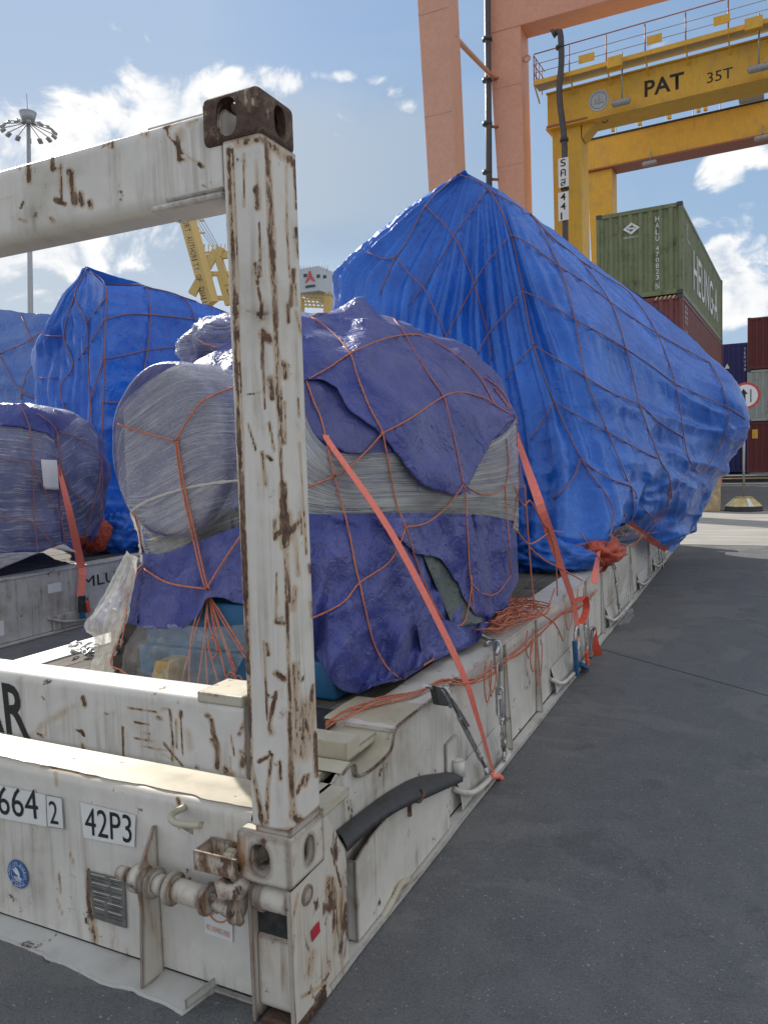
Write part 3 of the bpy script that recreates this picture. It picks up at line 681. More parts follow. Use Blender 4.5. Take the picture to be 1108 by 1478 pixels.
# --- near right corner post
post_strokes = [([(330, 215), (337, 400), (345, 640), (355, 900), (362, 1120)], 3.2, .95), ([(336, 215), (343, 400), (352, 700), (360, 940), (364, 1105)], 1.3, .75), ([(369, 228), (373, 300), (372, 262)], 1.6, .6), ([(352, 222), (352, 298)], 1.5, .8), ([(370, 272), (372, 300)], 5, .8), ([(374, 320), (376, 400)], 1.8, .9), ([(368, 380), (372, 410)], 3.5, .8), ([(372, 415), (378, 440), (376, 460)], 2.5, .9),
    ([(378, 476), (379, 530)], 2.6, .95), ([(380, 482), (390, 490)], 7, 1), ([(380, 530), (382, 590)], 1.6, .9), ([(391, 545), (393, 575)], 4, .9), ([(378, 653), (384, 700)], 2.6, .9), ([(388, 610), (396, 650)], 1.5, .85), ([(358, 612), (369, 650)], 1.5, .75), ([(385, 658), (392, 664)], 2.5, .8), ([(396, 752), (397, 778)], 2.6, .9), ([(398, 770), (420, 768), (433, 752)], 5, .85), ([(356, 569), (375, 566)], 1.3, .8),
    ([(399, 826), (398, 900)], 1.6, 1), ([(398, 898), (410, 900)], 3.5, .9), ([(381, 925), (384, 1000), (386, 1040)], 1.6, .95), ([(385, 930), (388, 945)], 3.5, .9), ([(398, 972), (410, 980)], 5, 1), ([(398, 1000), (388, 1050)], 3, .95), ([(390, 1050), (392, 1058)], 5, .8), ([(404, 1100), (405, 1125)], 2.5, .9), ([(389, 1085), (391, 1092)], 2, .9), ([(384, 1003), (392, 1006)], 1.2, .9),
    ([(383, 200), (388, 330), (397, 480), (404, 640), (410, 760), (415, 900), (419, 1040), (424, 1180)], 3., .78), ([(385, 205), (391, 330)], 5, .85), ([(393, 330), (398, 470)], 4.5, .8), ([(398, 480), (403, 600)], 4.5, .7), ([(408, 700), (411, 790)], 6, .95), ([(411, 745), (413, 775)], 10, .9), ([(414, 800), (417, 870)], 3.5, .7), ([(418, 1030), (421, 1180)], 4, .85),
    ([(345, 205), (375, 200), (400, 215), (428, 240)], 7, .75), ([(425, 240), (428, 300)], 3, .8), ([(427, 330), (430, 370)], 3, .85), ([(424, 390), (420, 440)], 4, .85), ([(427, 410), (428, 440)], 2, .8), ([(415, 440), (416, 465)], 3, .8), ([(432, 640), (436, 700), (442, 800)], 2, .6), ([(427, 450), (434, 480)], 2, .8), ([(410, 525), (412, 545)], 4, .8), ([(430, 575), (431, 600)], 2, .8), ([(411, 580), (412, 640)], 2.4, .7),
    ([(405, 560), (407, 640)], 3, .7), ([(447, 816), (449, 826)], 4, .9), ([(449, 870), (451, 890)], 3.5, .7), ([(452, 990), (449, 1010)], 4, .8), ([(425, 850), (423, 880)], 5, .5), ([(443, 1020), (437, 1060), (434, 1085)], 16, .62), ([(455, 1060), (457, 1120)], 4, .8), ([(425, 960), (428, 1050)], 5, .6), ([(440, 1120), (428, 1145)], 3, .8), ([(446, 1118), (440, 1135)], 3, .7), ([(424, 1180), (440, 1190), (464, 1168)], 6, .9), ([(380, 1208), (424, 1200)], 6, .9), ([(373, 1100), (392, 1090), (386, 1140), (385, 1190)], 3, .8), ([(362, 1105), (372, 1150), (380, 1200)], 4, .9), ([(413, 240), (414, 330), (418, 400)], 2, .55), ([(425, 760), (428, 810), (430, 830)], 4, .5), ([(432, 740), (436, 770)], 3, .6)]
rich_box('corner_post', (-.128, .004, .60), (.0, .185, 2.495), 'rack_white', rk, post_strokes, .006, radius=.014)
MB().box((-.140, .03, .62), (-.1285, .05, 2.49)).build('post_flange', 'rack_hinge', rk, bevel=.002)
# top corner casting with its oval holes
def casting(name, x0, x1, y0, y1, z0, z1, mat, parent, hole_f=True, hole_s=True, hole_t=True, r=.03, hw=.031, hh=.052, swap=False):
    """hollow corner casting: walls as separate plates around oval openings"""
    th = .026
    def plate(o, ux, uy, w, h, nv, hole, rx=.032, ry=.05, cx=None, cy=None):
        o = np.array(o); ux = np.array(ux, float); uy = np.array(uy, float); nv = np.array(nv, float)
        bm = bmesh.new(); k = 40; outer = []; inner = []
        cx = w/2 if cx is None else cx; cy = h/2 if cy is None else cy
        for i in range(k):
            t = 2*math.pi*i/k; c, s_ = math.cos(t), math.sin(t)
            # outer point: ray to rectangle border
            m = min(((w-cx) if c > 0 else cx)/max(abs(c), 1e-6), ((h-cy) if s_ > 0 else cy)/max(abs(s_), 1e-6))
            outer.append((cx+c*m, cy+s_*m)); 
            e = 2.6; inner.append((cx+rx*math.copysign(abs(c)**(2/e), c), cy+ry*math.copysign(abs(s_)**(2/e), s_)))
        for q in ((0, 0), (w, 0), (w, h), (0, h)):   # snap the nearest outer points to the corners
            j = min(range(k), key=lambda i: (outer[i][0]-q[0])**2+(outer[i][1]-q[1])**2); outer[j] = q
        V = []
        for lay in (0, 1):
            for ring in (outer, inner):
                for (a, b) in ring: V.append(tuple(o+ux*a+uy*b-nv*th*lay))
        Fc = []
        for i in range(k):
            j = (i+1) % k
            if hole:
                Fc += [(i, j, k+j, k+i), (2*k+i, 3*k+i, 3*k+j, 2*k+j), (k+i, k+j, 3*k+j, 3*k+i)]
            Fc.append((i, 2*k+i, 2*k+j, j))
        if not hole: Fc += [tuple(range(k)), tuple(range(2*k, 3*k))[::-1]]
        return V, Fc
    W_, D_, H_ = x1-x0, y1-y0, z1-z0
    m = MB()
    for args in (((x0, y0, z0), (1, 0, 0), (0, 0, 1), W_, H_, (0, -1, 0), hole_f, hw, hh), ((x1, y0, z0), (0, 1, 0), (0, 0, 1), D_, H_, (1, 0, 0), hole_s, .028, .042),
                 ((x0, y0, z1), (1, 0, 0), (0, 1, 0), W_, D_, (0, 0, 1), hole_t, .032, .055), ((x0, y0, z0), (1, 0, 0), (0, 1, 0), W_, D_, (0, 0, -1), False),
                 ((x0, y0, z0), (0, 1, 0), (0, 0, 1), D_, H_, (-1, 0, 0), False), ((x0, y1, z0), (1, 0, 0), (0, 0, 1), W_, H_, (0, 1, 0), False)):
        V, Fc = plate(*args); m.add(V, Fc)
    return m
def hollow(name, x0, x1, y0, y1, z0, z1, mat, parent, fw=.033, fh=.050, sw=.028, sh=.042, top=True, bev=.022):
    """cast corner block cut by its oval lashing holes"""
    def tmp(m, b=0, seg=4):
        o = m.build('tmp', mat); 
        if b: md_ = o.modifiers.new('b', 'BEVEL'); md_.width = b; md_.segments = seg
        return o
    body = tmp(MB().box((x0, y0, z0), (x1, y1, z1)), bev, 5); th = .027
    cuts = [tmp(MB().box((x0+th, y0+th, z0+th), (x1-th, y1-th, z1-th)), .01, 2)]
    def oval(c, u, v, a, b, dirv): 
        P = []
        for i in range(40):
            t = 2*math.pi*i/40; P.append(Vector(c)+Vector(u)*a*math.copysign(abs(math.cos(t))**.75, math.cos(t))+Vector(v)*b*math.copysign(abs(math.sin(t))**.75, math.sin(t)))
        return tmp(MB().prism(P, dirv))
    xc, yc, zc = (x0+x1)/2, (y0+y1)/2, (z0+z1)/2
    cuts.append(oval((xc-.008, y0-.03, zc), (1, 0, 0), (0, 0, 1), fw, fh, (0, .08, 0)))
    cuts.append(oval((x1+.03, yc+.01, zc), (0, 1, 0), (0, 0, 1), sw, sh, (-.08, 0, 0)))
    if top: cuts.append(oval((xc, yc, z1+.03), (1, 0, 0), (0, 1, 0), .032, .055, (0, 0, -.08)))
    for c_ in cuts: b_ = body.modifiers.new('c', 'BOOLEAN'); b_.operation = 'DIFFERENCE'; b_.object = c_; b_.solver = 'EXACT'
    md_ = body.modifiers.new('b2', 'BEVEL'); md_.width = .003; md_.segments = 2; md_.limit_method = 'ANGLE'; md_.angle_limit = R(50)
    bpy.context.view_layer.update(); dg = bpy.context.evaluated_depsgraph_get(); me = bpy.data.meshes.new_from_object(body.evaluated_get(dg))
    off_ = body.location-wloc(parent); me.transform(Matrix.Translation(off_))
    for o in [body]+cuts: bpy.data.objects.remove(o)
    return link(name, me, mat, parent)
hollow('corner_casting', -.190, .002, -.002, .180, 2.490, 2.622, 'rusty_casting', rk)
'''
bm = bmesh.new(); bm.from_mesh(bmo.data); bmesh.ops.remove_doubles(bm, verts=bm.verts, dist=.0008)
# round the long outside edges by pulling corner vertices in
off = wloc(rk)
for v in bm.verts:
    p = v.co+off; x, y, z = p
    cx = min(max(x, -.190+.02), .002-.022); cy = min(max(y, -.002+.022), .18-.02); cz = min(max(z, 2.492+.01), 2.625-.022)
    d = Vector((x-cx, y-cy, z-cz)); c = Vector((cx, cy, cz))
    lim = .024
    if d.length > lim: v.co = c+d.normalized()*lim-off
bmesh.ops.recalc_face_normals(bm, faces=bm.faces); bm.to_mesh(bmo.data); bm.free(); md = bmo.modifiers.new('bevel', 'BEVEL'); md.width = .006; md.segments = 3; md.limit_method = 'ANGLE'; md.angle_limit = R(35)
'''
# --- top beam
beam_strokes = [([(255, 195), (259, 232)], 3.5, .9), ([(75, 218), (76, 245)], 3, .95), ([(76, 245), (88, 243), (88, 238)], 2.5, .9), ([(87, 245), (89, 290)], 2, .85), ([(80, 288), (93, 294)], 4, .9), ([(40, 225), (42, 250), (42, 262)], 3, .95), ([(28, 232), (28, 243)], 2, .9), ([(101, 247), (105, 275), (108, 292)], 5, .95), ([(117, 278), (118, 295)], 4, .95), ([(130, 291), (131, 298)], 4.5, .9), ([(30, 300), (34, 290)], 1.5, .8), ([(28, 316), (40, 320)], 2, .6), ([(74, 315), (78, 320)], 3, .8),
    ([(150, 204), (162, 200), (162, 212)], 3, .8), ([(155, 203), (156, 212)], 2, .8), ([(175, 197), (200, 188), (205, 193)], 3, .8), ([(210, 180), (212, 195)], 4, .8), ([(240, 183), (250, 175), (256, 172)], 5, .95), ([(241, 183), (243, 196), (256, 212), (265, 222)], 1.5, 1), ([(262, 218), (262, 222)], 5, .3), ([(271, 225), (280, 232)], 1.5, .8), ([(286, 236), (292, 240)], 3, .9), ([(264, 230), (268, 231)], 3, .7), ([(108, 215), (115, 208)], 3, .6), ([(50, 222), (62, 219)], 2, .7), ([(0, 238), (40, 228), (90, 213), (150, 195), (200, 178), (290, 153)], 2.2, .55), ([(0, 288), (40, 280)], 1.2, .35), ([(235, 283), (242, 286)], 1.2, .8), ([(260, 188), (258, 200)], 6, .35), ([(270, 180), (285, 175)], 3, .8)]
cam_ = lambda P: np.concatenate([P[..., :2], (P[..., 2]+.012*np.cos((P[..., 0]+RW/2)/RW*math.pi)**1-.012-(P[..., 2] < 2.47)*.006*np.clip(1-(P[..., 0]+.5)/-.5, -1, 1))[..., None]], -1)
rich_box('top_beam', (-RW+.2, .012, 2.362), (-.129, .160, 2.597), 'rack_white', rk, beam_strokes, .008, radius=.035)
MB().box((-.75+.33, .05, 2.598), (-.191, .15, 2.61)).build('beam_rib', 'rack_white_plain', rk, bevel=.003)
MB().box((-.385, .004, 2.352), (-.1295, .13, 2.372)).build('beam_weld_lip', 'rack_white_plain', rk, bevel=.008)
MB().box((-.33, .006, 2.3725), (-.1295, .10, 2.384)).build('beam_weld_lip', 'rack_white_plain', rk, bevel=.005)
# --- lower beam of the end frame
low_strokes = [([(0, 955), (0, 1065)], 1, 0), ([(33, 1010), (48, 1016)], 2, 0), ([(120, 1007), (123, 1018)], 3.5, .95), ([(118, 1055), (121, 1062)], 2, .9), ([(119, 1075), (121, 1082)], 2.5, .95), ([(110, 1055), (121, 1058)], 1.2, .9), ([(177, 1050), (178, 1092)], 1.6, .9), ([(245, 1025), (249, 1065), (249, 1098)], 1.8, .9), ([(254, 1040), (255, 1080)], 1.6, .9), ([(261, 1028), (261, 1034)], 3, .95), ([(261, 1034), (263, 1090)], .9, .8), ([(237, 1074), (250, 1090), (263, 1105)], 1.6, .95), ([(305, 1040), (308, 1060), (314, 1080), (313, 1108)], 4, .95), ([(308, 1068), (312, 1075)], 5.5, .95), ([(333, 1060), (338, 1090)], 1.5, .9), ([(332, 1092), (332, 1118)], 1.3, .9), ([(326, 1110), (336, 1118)], 4, .8),
    ([(283, 1107), (286, 1108)], 3, .9), ([(299, 1033), (301, 1034)], 4, .8), ([(355, 1040), (346, 1060)], 4, .8), ([(362, 1060), (350, 1105)], 5, .9), ([(347, 1085), (352, 1086)], 3, .7), ([(193, 1066), (230, 1070)], .9, .7), ([(200, 1078), (245, 1083)], .9, .7), ([(218, 1080), (245, 1094)], 1.5, .45), ([(195, 1043), (214, 1046)], 1.2, .8), ([(185, 1022), (225, 1028)], 1.8, .8), ([(228, 1036), (233, 1038)], 3, .8), ([(105, 1020), (60, 1048), (45, 1062)], 6, .38), ([(233, 1024), (241, 1024)], 1.5, .8), ([(270, 1055), (275, 1080)], 6, .3), ([(55, 1060), (62, 1063)], 2.5, .8), ([(60, 1005), (64, 1010)], 1, .8), ([(100, 1080), (150, 1095), (200, 1105), (290, 1125)], 1.2, .6), ([(66, 1050), (66, 1063)], .9, .8)]
rich_box('end_frame_beam', (-RW+.2, .012, .715), (-.1405, .15, .948), 'rack_white', rk, low_strokes, .007, radius=.026)
MB().box((-.305, .008, .935), (-.141, .156, .968)).build('beam_end_block', 'rack_cream', rk, bevel=.006)
# --- bottom hinge block and base post
hing_strokes = [([(350, 1205), (352, 1300)], 4, .6), ([(372, 1225), (375, 1290)], 5, .35), ([(355, 1290), (380, 1300), (404, 1310)], 4, .9), ([(402, 1230), (404, 1300)], 5, .7), ([(412, 1245), (404, 1225)], 6, .7), ([(360, 1310), (366, 1470)], 2.5, .95), ([(405, 1310), (414, 1460)], 3, .95), ([(412, 1240), (460, 1205)], 4, .6), ([(478, 1270), (480, 1310)], 7, .85), ([(478, 1225), (492, 1280)], 2, .8), ([(420, 1270), (440, 1250)], 2, .5), ([(430, 1290), (420, 1340)], 2, .5), ([(485, 1320), (484, 1370)], 2, .5), ([(440, 1200), (455, 1230)], 4, .6), ([(370, 1305), (372, 1460)], 1.5, .8), ([(425, 1350), (420, 1400)], 1.5, .6), ([(452, 1375), (446, 1405)], 7, .45), ([(435, 1440), (470, 1420)], 3, .5)]
hx0 = -.178; rad = .012
hb = hollow('hinge_casting', hx0, .004, -.006, .19, .428, .577, 'rack_hinge', rk, fw=.034, fh=.048, top=False, bev=.013)
'''
bm = bmesh.new(); bm.from_mesh(hb.data); bmesh.ops.remove_doubles(bm, verts=bm.verts, dist=.0008); bmesh.ops.recalc_face_normals(bm, faces=bm.faces); bm.to_mesh(hb.data); bm.free()
'''
MB().box((-.120, .012, .575), (.0, .18, .6)).build('post_foot', 'rack_hinge', rk, bevel=.006)
# base post: side plate, front frame, inner column, roller
sp = [(.0, .0), (.0, .427), (.18, .427), (.205, .56), (.215, .56), (.27, .47), (.31, .40), (.32, .36), (.32, .02), (.32, .0)]
def polybox(name, poly, axis_vec, mat, strokes, parent, bevel=.003): return MB().prism(poly, axis_vec).build(name, mat, parent, bevel=bevel)
# right face as fine grid so wear shows
ny, nz = 60, 110; Yg = np.linspace(.0, .32, ny); T = np.zeros((ny, nz, 3))
ztop = np.interp(Yg, [0, .19, .191, .215, .27, .31, .32], [.427, .427, .555, .555, .47, .40, .36])
for i in range(ny): T[i, :, 0] = .0; T[i, :, 1] = Yg[i]; T[i, :, 2] = np.linspace(.0, ztop[i], nz)
T[..., 0] += .003*fbm(T*6, 3)
grid_mesh('side_plate', T, 'rack_hinge', rk, attr=seg_rust(T, hing_strokes, .01), smooth=False)
MB().box((-.012, .002, .0), (-.002, .32, .36)).build('side_plate_core', 'rack_hinge', rk)
MB().prism([(-.150, y, z) for y, z in ((.0, 0), (.0, .42), (.12, .42), (.12, 0))], (.012, 0, 0)).build('inner_plate', 'rack_hinge', rk, bevel=.002)
MB().box((-.0125, -.004, .0), (.0, .0005, .427)).build('side_flange', 'rack_hinge', rk)
MB().cyl((-.136, .035, .378), (-.014, .035, .378), .040, n=24).build('hinge_roller', 'rack_hinge', rk)
MB().cyl((-.118, .035, .378), (-.104, .035, .378), .047, n=24).build('roller_collar', 'rack_hinge', rk)
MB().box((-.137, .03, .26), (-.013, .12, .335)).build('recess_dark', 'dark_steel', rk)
MB().prism([(-.137, .10, .28), (-.137, .022, .26), (-.137, .018, .05), (-.137, .09, .0)], (.124, 0, 0)).build('front_plate', 'rack_hinge', rk, bevel=.004)
MB().tube([(.0015, .085+.026*math.cos(t), .375+.026*math.sin(t)) for t in np.linspace(0, 2*math.pi, 20)[:-1]], .0045, 6, closed=True).build('pivot_ring', 'rack_hinge', rk)
MB().cyl((-.002, .085, .375), (.004, .085, .375), .018, n=16).build('pivot_pin', 'rack_hinge', rk)
m = MB().box((-.11, -.012, -.0), (.006, .17, .035)); m.box((-.02, .10, .035), (.006, .17, .05))
m.build('bottom_casting', 'rusty_casting', rk, bevel=.01)
MB().box((-.14, .19, .02), (-.0, .32, .03)).build('corner_floor', 'rack_grey', rk)
MB().box((-.20, .19, .555), (-.0, .36, .585)).build('corner_top_plate', 'rack_cream', rk, bevel=.004)
q = ony(1, 1, 1)
label_plate('red_sticker', 'red_ink', rk, (.0035, .098, .225), (0, 1, .1), (0, -.1, 1), .045, .035)
MB().tube(smoothcurve([(.004, .02, .30), (.004, .10, .335), (.004, .18, .30), (.004, .24, .29), (.004, .30, .32)], 20), .0018, 5).build('scratch_wire', 'rack_hinge', rk) if False else None
# left pair of posts of the same frame (outside the picture to the left)
MB().box((-RW, .004, .60), (-RW+.13, .185, 2.495)).build('corner_post', 'rack_white_plain', rk, bevel=.01)
MB().box((-RW, .0, 2.495), (-RW+.19, .18, 2.62)).build('corner_casting', 'rusty_casting', rk, bevel=.02)
MB().box((-RW, .0, .0), (-RW+.16, .32, .6)).build('base_post', 'rack_hinge', rk, bevel=.01)
# far end frame, folded up: posts and wall behind the tall load
for xx in (-RW, -.15): MB().box((xx, RL-.19, .0), (xx+.15, RL, .72)).build('far_corner', 'rack_white_plain', rk, bevel=.01)
MB().box((-RW+.15, RL-.3, .02), (-.15, RL-.1, .6)).build('far_sill', 'rack_white_plain', rk, bevel=.006)
# --- deck plates near the sill
m = MB(); m.box((-RW+.2, .33, .57), (-.12, .92, .598)); m.build('deck_plate', 'rack_cream', rk)
# curved edge sheet following the rail profile
pr_ = [(.40, .602), (.44, .612), (.475, .612), (.49, .60), (.50, .56), (.53, .547), (.62, .538), (.74, .543), (.78, .56), (.795, .59), (.82, .614), (.86, .621), (1.1, .621)]
pc = smoothcurve(np.array([(0, y, z) for y, z in pr_]), 50)
T = np.zeros((50, 14, 3)); T[..., 1] = pc[:, None, 1]; T[..., 2] = pc[:, None, 2]+.003
T[..., 0] = np.linspace(-.045, -.36, 14)[None]; T[..., 2] += .004*fbm(T*7, 2)
grid_mesh('bent_edge_sheet', T, 'rack_cream', rk)
MB().tube([(-.046, y, z+.001) for y, z in [(p[1], p[2]) for p in pc]], .0055, 8).build('sheet_edge', 'rack_hinge', rk)
MB().box((-.46, .50, .60), (-.085, .60, .665)).build('deck_block', 'rack_cream', rk, bevel=.006)
MB().box((-.9, .62, .60), (-.30, .93, .617)).build('deck_patch', 'dark_steel', rk, bevel=.003)
# --- tension cover: side pocket with rubber mat
pw = [(.42, .022), (.42, .30), (.46, .318), (.55, .335), (.68, .345), (.85, .335), (1.05, .28), (1.28, .205), (1.28, .022)]
MB().prism([(-.026, y, z) for y, z in pw], (.007, 0, 0)).build('pocket_plate', 'rack_white', rk, bevel=.002)
MB().box((-.061, .42, .022), (-.0265, .428, .30)).build('pocket_end', 'rack_grey', rk)
up = [onx(484, 1200, -.058), onx(520, 1172, -.058), onx(560, 1143, -.058), onx(600, 1122, -.058), onx(636, 1116, -.058)]
lo = [onx(500, 1222, .005), onx(535, 1190, .01), onx(575, 1163, .02), onx(620, 1143, .02), onx(668, 1122, .0)]
U = smoothcurve(up, 30); Lw = smoothcurve(lo, 30); T = np.stack([U+(Lw-U)*f for f in np.linspace(0, 1, 8)], 1); T[..., 2] += .012*np.sin(np.linspace(0, math.pi, 8))[None]
T = np.concatenate([T, T[:, -1:]-np.array([0, 0, .02]), (T-np.array([0, 0, .02]))[:, ::-1]], 1)
mt = grid_mesh('rubber_mat', T, 'rubber', rk)
MB().tube(smoothcurve([onx(592, 1152, .0), onx(604, 1158, .022), onx(611, 1148, .025), onx(608, 1140, .01), onx(600, 1140, -.01)], 14), .006, 8).build('mat_hook', 'rack_hinge', rk)
MB().box(tuple(onx(589, 1178, -.019)-np.array([0, .006, .0])), tuple(onx(589, 1178, -.019)+np.array([.012, .008, .05]))).build('mat_hook_lug', 'rack_hinge', rk)
hp = [onx(548, 1331, -.02), onx(556, 1318, -.012), onx(570, 1293, -.01), onx(578, 1277, -.012), onx(590, 1270, -.02)]
MB().tube(smoothcurve(hp, 14), [.013]*14, 10).build('rail_handle', 'rack_cream', rk)
# upright bracket and small cylinder on the web
b0 = onx(655, 1110, -.055)
MB().prism([(-.058, b0[1]-.10, .16), (-.058, b0[1]-.10, .37), (-.058, b0[1]+.02, .375), (-.058, b0[1]+.05, .35), (-.058, b0[1]+.05, .16)], (.01, 0, 0)).build('web_bracket', 'rack_white_plain', rk, bevel=.003)
MB().cyl((-.025, b0[1]-.02, .20), (-.025, b0[1]-.02, .275), .028, n=16).build('bracket_boss', 'rack_white_plain', rk)
# lashing bars with pockets along the side
BARS = [(1.42, 2.12), (3.25, 4.3), (5.35, 6.6), (7.4, 8.1), (8.9, 9.9)]
for a, b in BARS:
    MB().tube(smoothcurve([(-.058, a, .135), (-.02, a+.05, .10), (.004, a+.14, .075), (.008, (a+b)/2, .058), (.006, b-.06, .052), (-.02, b, .06), (-.058, b+.02, .07)], 26), .0135, 10).build('lashing_bar', 'rack_white_plain', rk)
    T = np.zeros((16, 8, 3)); yy = np.linspace(a+.02, b-.05, 16); ff = np.linspace(0, 1, 8)
    T[..., 1] = yy[:, None]; T[..., 0] = -.057+.035*np.sin(ff*math.pi/2)[None]*np.ones((16, 1)); T[..., 2] = .20-.17*ff[None]
    grid_mesh('pocket_cover', T, 'rack_grey', rk)
    MB().box((-.059, b-.05, .022), (-.004, b-.038, .115)).build('pocket_end', 'rack_white_plain', rk, bevel=.002)
for y in (2.24, 2.9, 4.45, 5.15, 6.9, 8.45, 10.2, 11.2):
    MB().prism([(-.0595, y, .022), (-.0595, y, .60), (-.05, y, .60), (-.02, y, .022)], (0, .012, 0)).build('web_stiffener', 'rack_white_plain', rk)
# ink and plates -----------------------------------------------------------------
Yw = .0515
def W_(px, py, y=Yw): return ony(px, py, y)
def decal_quad(name, mat, parent, c, th=.001, y=Yw):
    """four photo corners (lower left, lower right, upper right, upper left) on the sill web"""
    P = [Vector(W_(*p, y).tolist()) for p in c]; MB().prism(P, (0, -th, 0)).build(name, mat, parent, recalc=True); return P
def text_fit(name, s, parent, c, mat, y, th=.0015, mx=.06, my=.1, bold=0.):
    P = [W_(*p, y) for p in c]; X = P[1]-P[0]; Y = P[3]-P[0]; w = np.linalg.norm(X); h = np.linalg.norm(Y)
    return text(name, s, P[0]+X*mx+Y*my, X, Y, h*(1-2*my), mat, parent, width=w*(1-2*mx), lift=th, bold=bold)
decal_quad('number_label', 'white_label', rk, [(0, 1181), (93, 1198), (90, 1153), (-2, 1133)]); 
decal_quad('number_label', 'white_label', rk, [(-60, 1170), (-1, 1181), (-3, 1133), (-60, 1122)])
text_fit('number_print', '70664', rk, [(-42, 1172), (60, 1186), (53, 1146), (-46, 1127)], 'black_ink', Yw-.001, mx=.03, my=.05)
text_fit('number_print', '2', rk, [(69, 1192), (89, 1195), (86, 1155), (66, 1151)], 'black_ink', Yw-.001, mx=.2, my=.1)
fr = [W_(*p, Yw-.0022) for p in [(68, 1193), (92, 1197), (89, 1152), (66, 1148)]]
MB().tube(fr, .0010, 4, closed=True, smooth=False).build('digit_frame', 'black_ink', rk)
decal_quad('type_label', 'white_label', rk, [(121, 1209), (194, 1223), (196, 1177), (116, 1158)])
text_fit('type_print', '42P3', rk, [(121, 1207), (194, 1222), (194, 1178), (119, 1161)], 'black_ink', Yw-.001, mx=.04, my=.07)
# round blue classification seal
sc_ = W_(26, 1262); rs = .052; k = 48
MB().prism([(sc_[0]+rs*math.cos(2*math.pi*i/k), Yw, sc_[2]+rs*1.0*math.sin(2*math.pi*i/k)) for i in range(k)], (0, -.001, 0)).build('seal', 'seal_blue', rk)
def ring_text(s, c, r, a0, a1, h, y, mat, parent, inward=False, name='seal_print'):
    for i, ch in enumerate(s):
        if ch == ' ': continue
        a = R(a0+(a1-a0)*i/(len(s)-1)); rad_ = Vector((math.cos(a), 0, math.sin(a))); tan = Vector((math.sin(a), 0, -math.cos(a)))
        if inward: tan = -tan; up = -rad_
        else: up = rad_
        p = Vector((c[0], y, c[2]))+rad_*r-tan*h*.33-up*h*.5
        text(name, ch, p, tan, up, h, mat, parent, width=h*(.62 if ch != 'I' else .15))
ring_text('AMERICAN BUREAU', sc_, .0425, 190, -10, .011, Yw-.001, 'white_label', rk)
ring_text('OF SHIPPING', sc_, .0425, 222, 318, .0105, Yw-.001, 'white_label', rk, inward=True)
MB().tube([(sc_[0]+.033*math.cos(2*math.pi*i/k), Yw-.0018, sc_[2]+.033*math.sin(2*math.pi*i/k)) for i in range(k)], .0008, 4, closed=True).build('seal_ring', 'white_label', rk)
def flat(pts, y, mat, parent, name, th=.0008, c=sc_, s=.03):
    MB().prism([(c[0]+a*s, y, c[2]+b*s) for a, b in pts], (0, -th, 0)).build(name, mat, parent)
# bird over water and wheel, simplified strokes of the emblem
flat([(-.9, .55), (-.3, .5), (.05, .1), (.1, -.15), (-.25, -.05), (-.6, .2)], Yw-.0012, 'white_label', rk, 'seal_wing')
flat([(-.55, .85), (-.1, .72), (.25, .3), (.2, .0), (.0, .15), (-.3, .45)], Yw-.0013, 'white_label', rk, 'seal_wing')
flat([(.1, .25), (.35, .15), (.3, -.3), (.55, -.55), (.2, -.5), (0, -.25)], Yw-.0014, 'white_label', rk, 'seal_body')
for j in range(4): flat([(-.75+.1*j, -.35-.14*j), (.75-.1*j, -.42-.14*j), (.75-.1*j, -.48-.14*j), (-.75+.1*j, -.42-.14*j)], Yw-.0012, 'white_label', rk, 'seal_wave')
# safety plate with small print
pp = [(136, 1325), (183, 1340), (180, 1270), (127, 1257)]
decal_quad('data_plate', 'plate_metal', rk, pp, .003)
A_, B_, C_, D_2 = [W_(*p, Yw-.0032) for p in pp]
for j in range(15):
    f = .05+.9*j/15; 
    if j == 6: f += .01
    for (u0, u1) in (((.06, .55), (.60, .93)) if j < 9 else ((.06, .40), (.46, .93))):
        if random.random() < .12: continue
        u1 = u1-random.random()*.1; L_ = lambda u, f: (D_2+(C_-D_2)*u)*(1-f)+(A_+(B_-A_)*u)*f
        a = L_(u0, f); b = L_(u1, f); MB().ribbon([a, b], (0, 0, 1), .0016, .0006).build('plate_line', 'black_ink' if j % 3 else 'white_ink', rk)
# no lashing sticker
nq = [(296, 1347), (336, 1361), (335, 1300), (293, 1288)]
decal_quad('lashing_label', 'white_label', rk, nq)
text_fit('lashing_print', 'NO LASHING HERE!', rk, [(297, 1342), (334, 1356), (334, 1344), (296, 1331)], 'orange_ink', Yw-.001, mx=.04, my=.12)
c0 = W_(315, 1312); rr_ = .041
MB().tube([(c0[0]+rr_*math.cos(2*math.pi*i/32), Yw-.0022, c0[2]+rr_*math.sin(2*math.pi*i/32)) for i in range(32)], .0028, 5, closed=True).build('prohibition_ring', 'orange_ink', rk)
MB().ribbon([(c0[0]+rr_*.7, Yw-.0022, c0[2]+rr_*.7), (c0[0]-rr_*.7, Yw-.0022, c0[2]-rr_*.7)], (1, 0, -1), .005, .001).build('prohibition_bar', 'orange_ink', rk)
MB().ribbon([(c0[0]-.03, Yw-.0016, c0[2]-.004), (c0[0]-.006, Yw-.0016, c0[2]-.016), (c0[0]+.012, Yw-.0016, c0[2]-.004), (c0[0]+.034, Yw-.0016, c0[2]-.012)], (0, 0, 1), .003, .001).build('hook_drawing', 'black_ink', rk)
MB().ribbon([(c0[0]-.022, Yw-.0016, c0[2]+.03), (c0[0]-.006, Yw-.0016, c0[2]+.0), (c0[0]-.0, Yw-.0016, c0[2]-.012)], (1, 0, 0), .006, .001).build('strap_drawing', 'black_ink', rk)
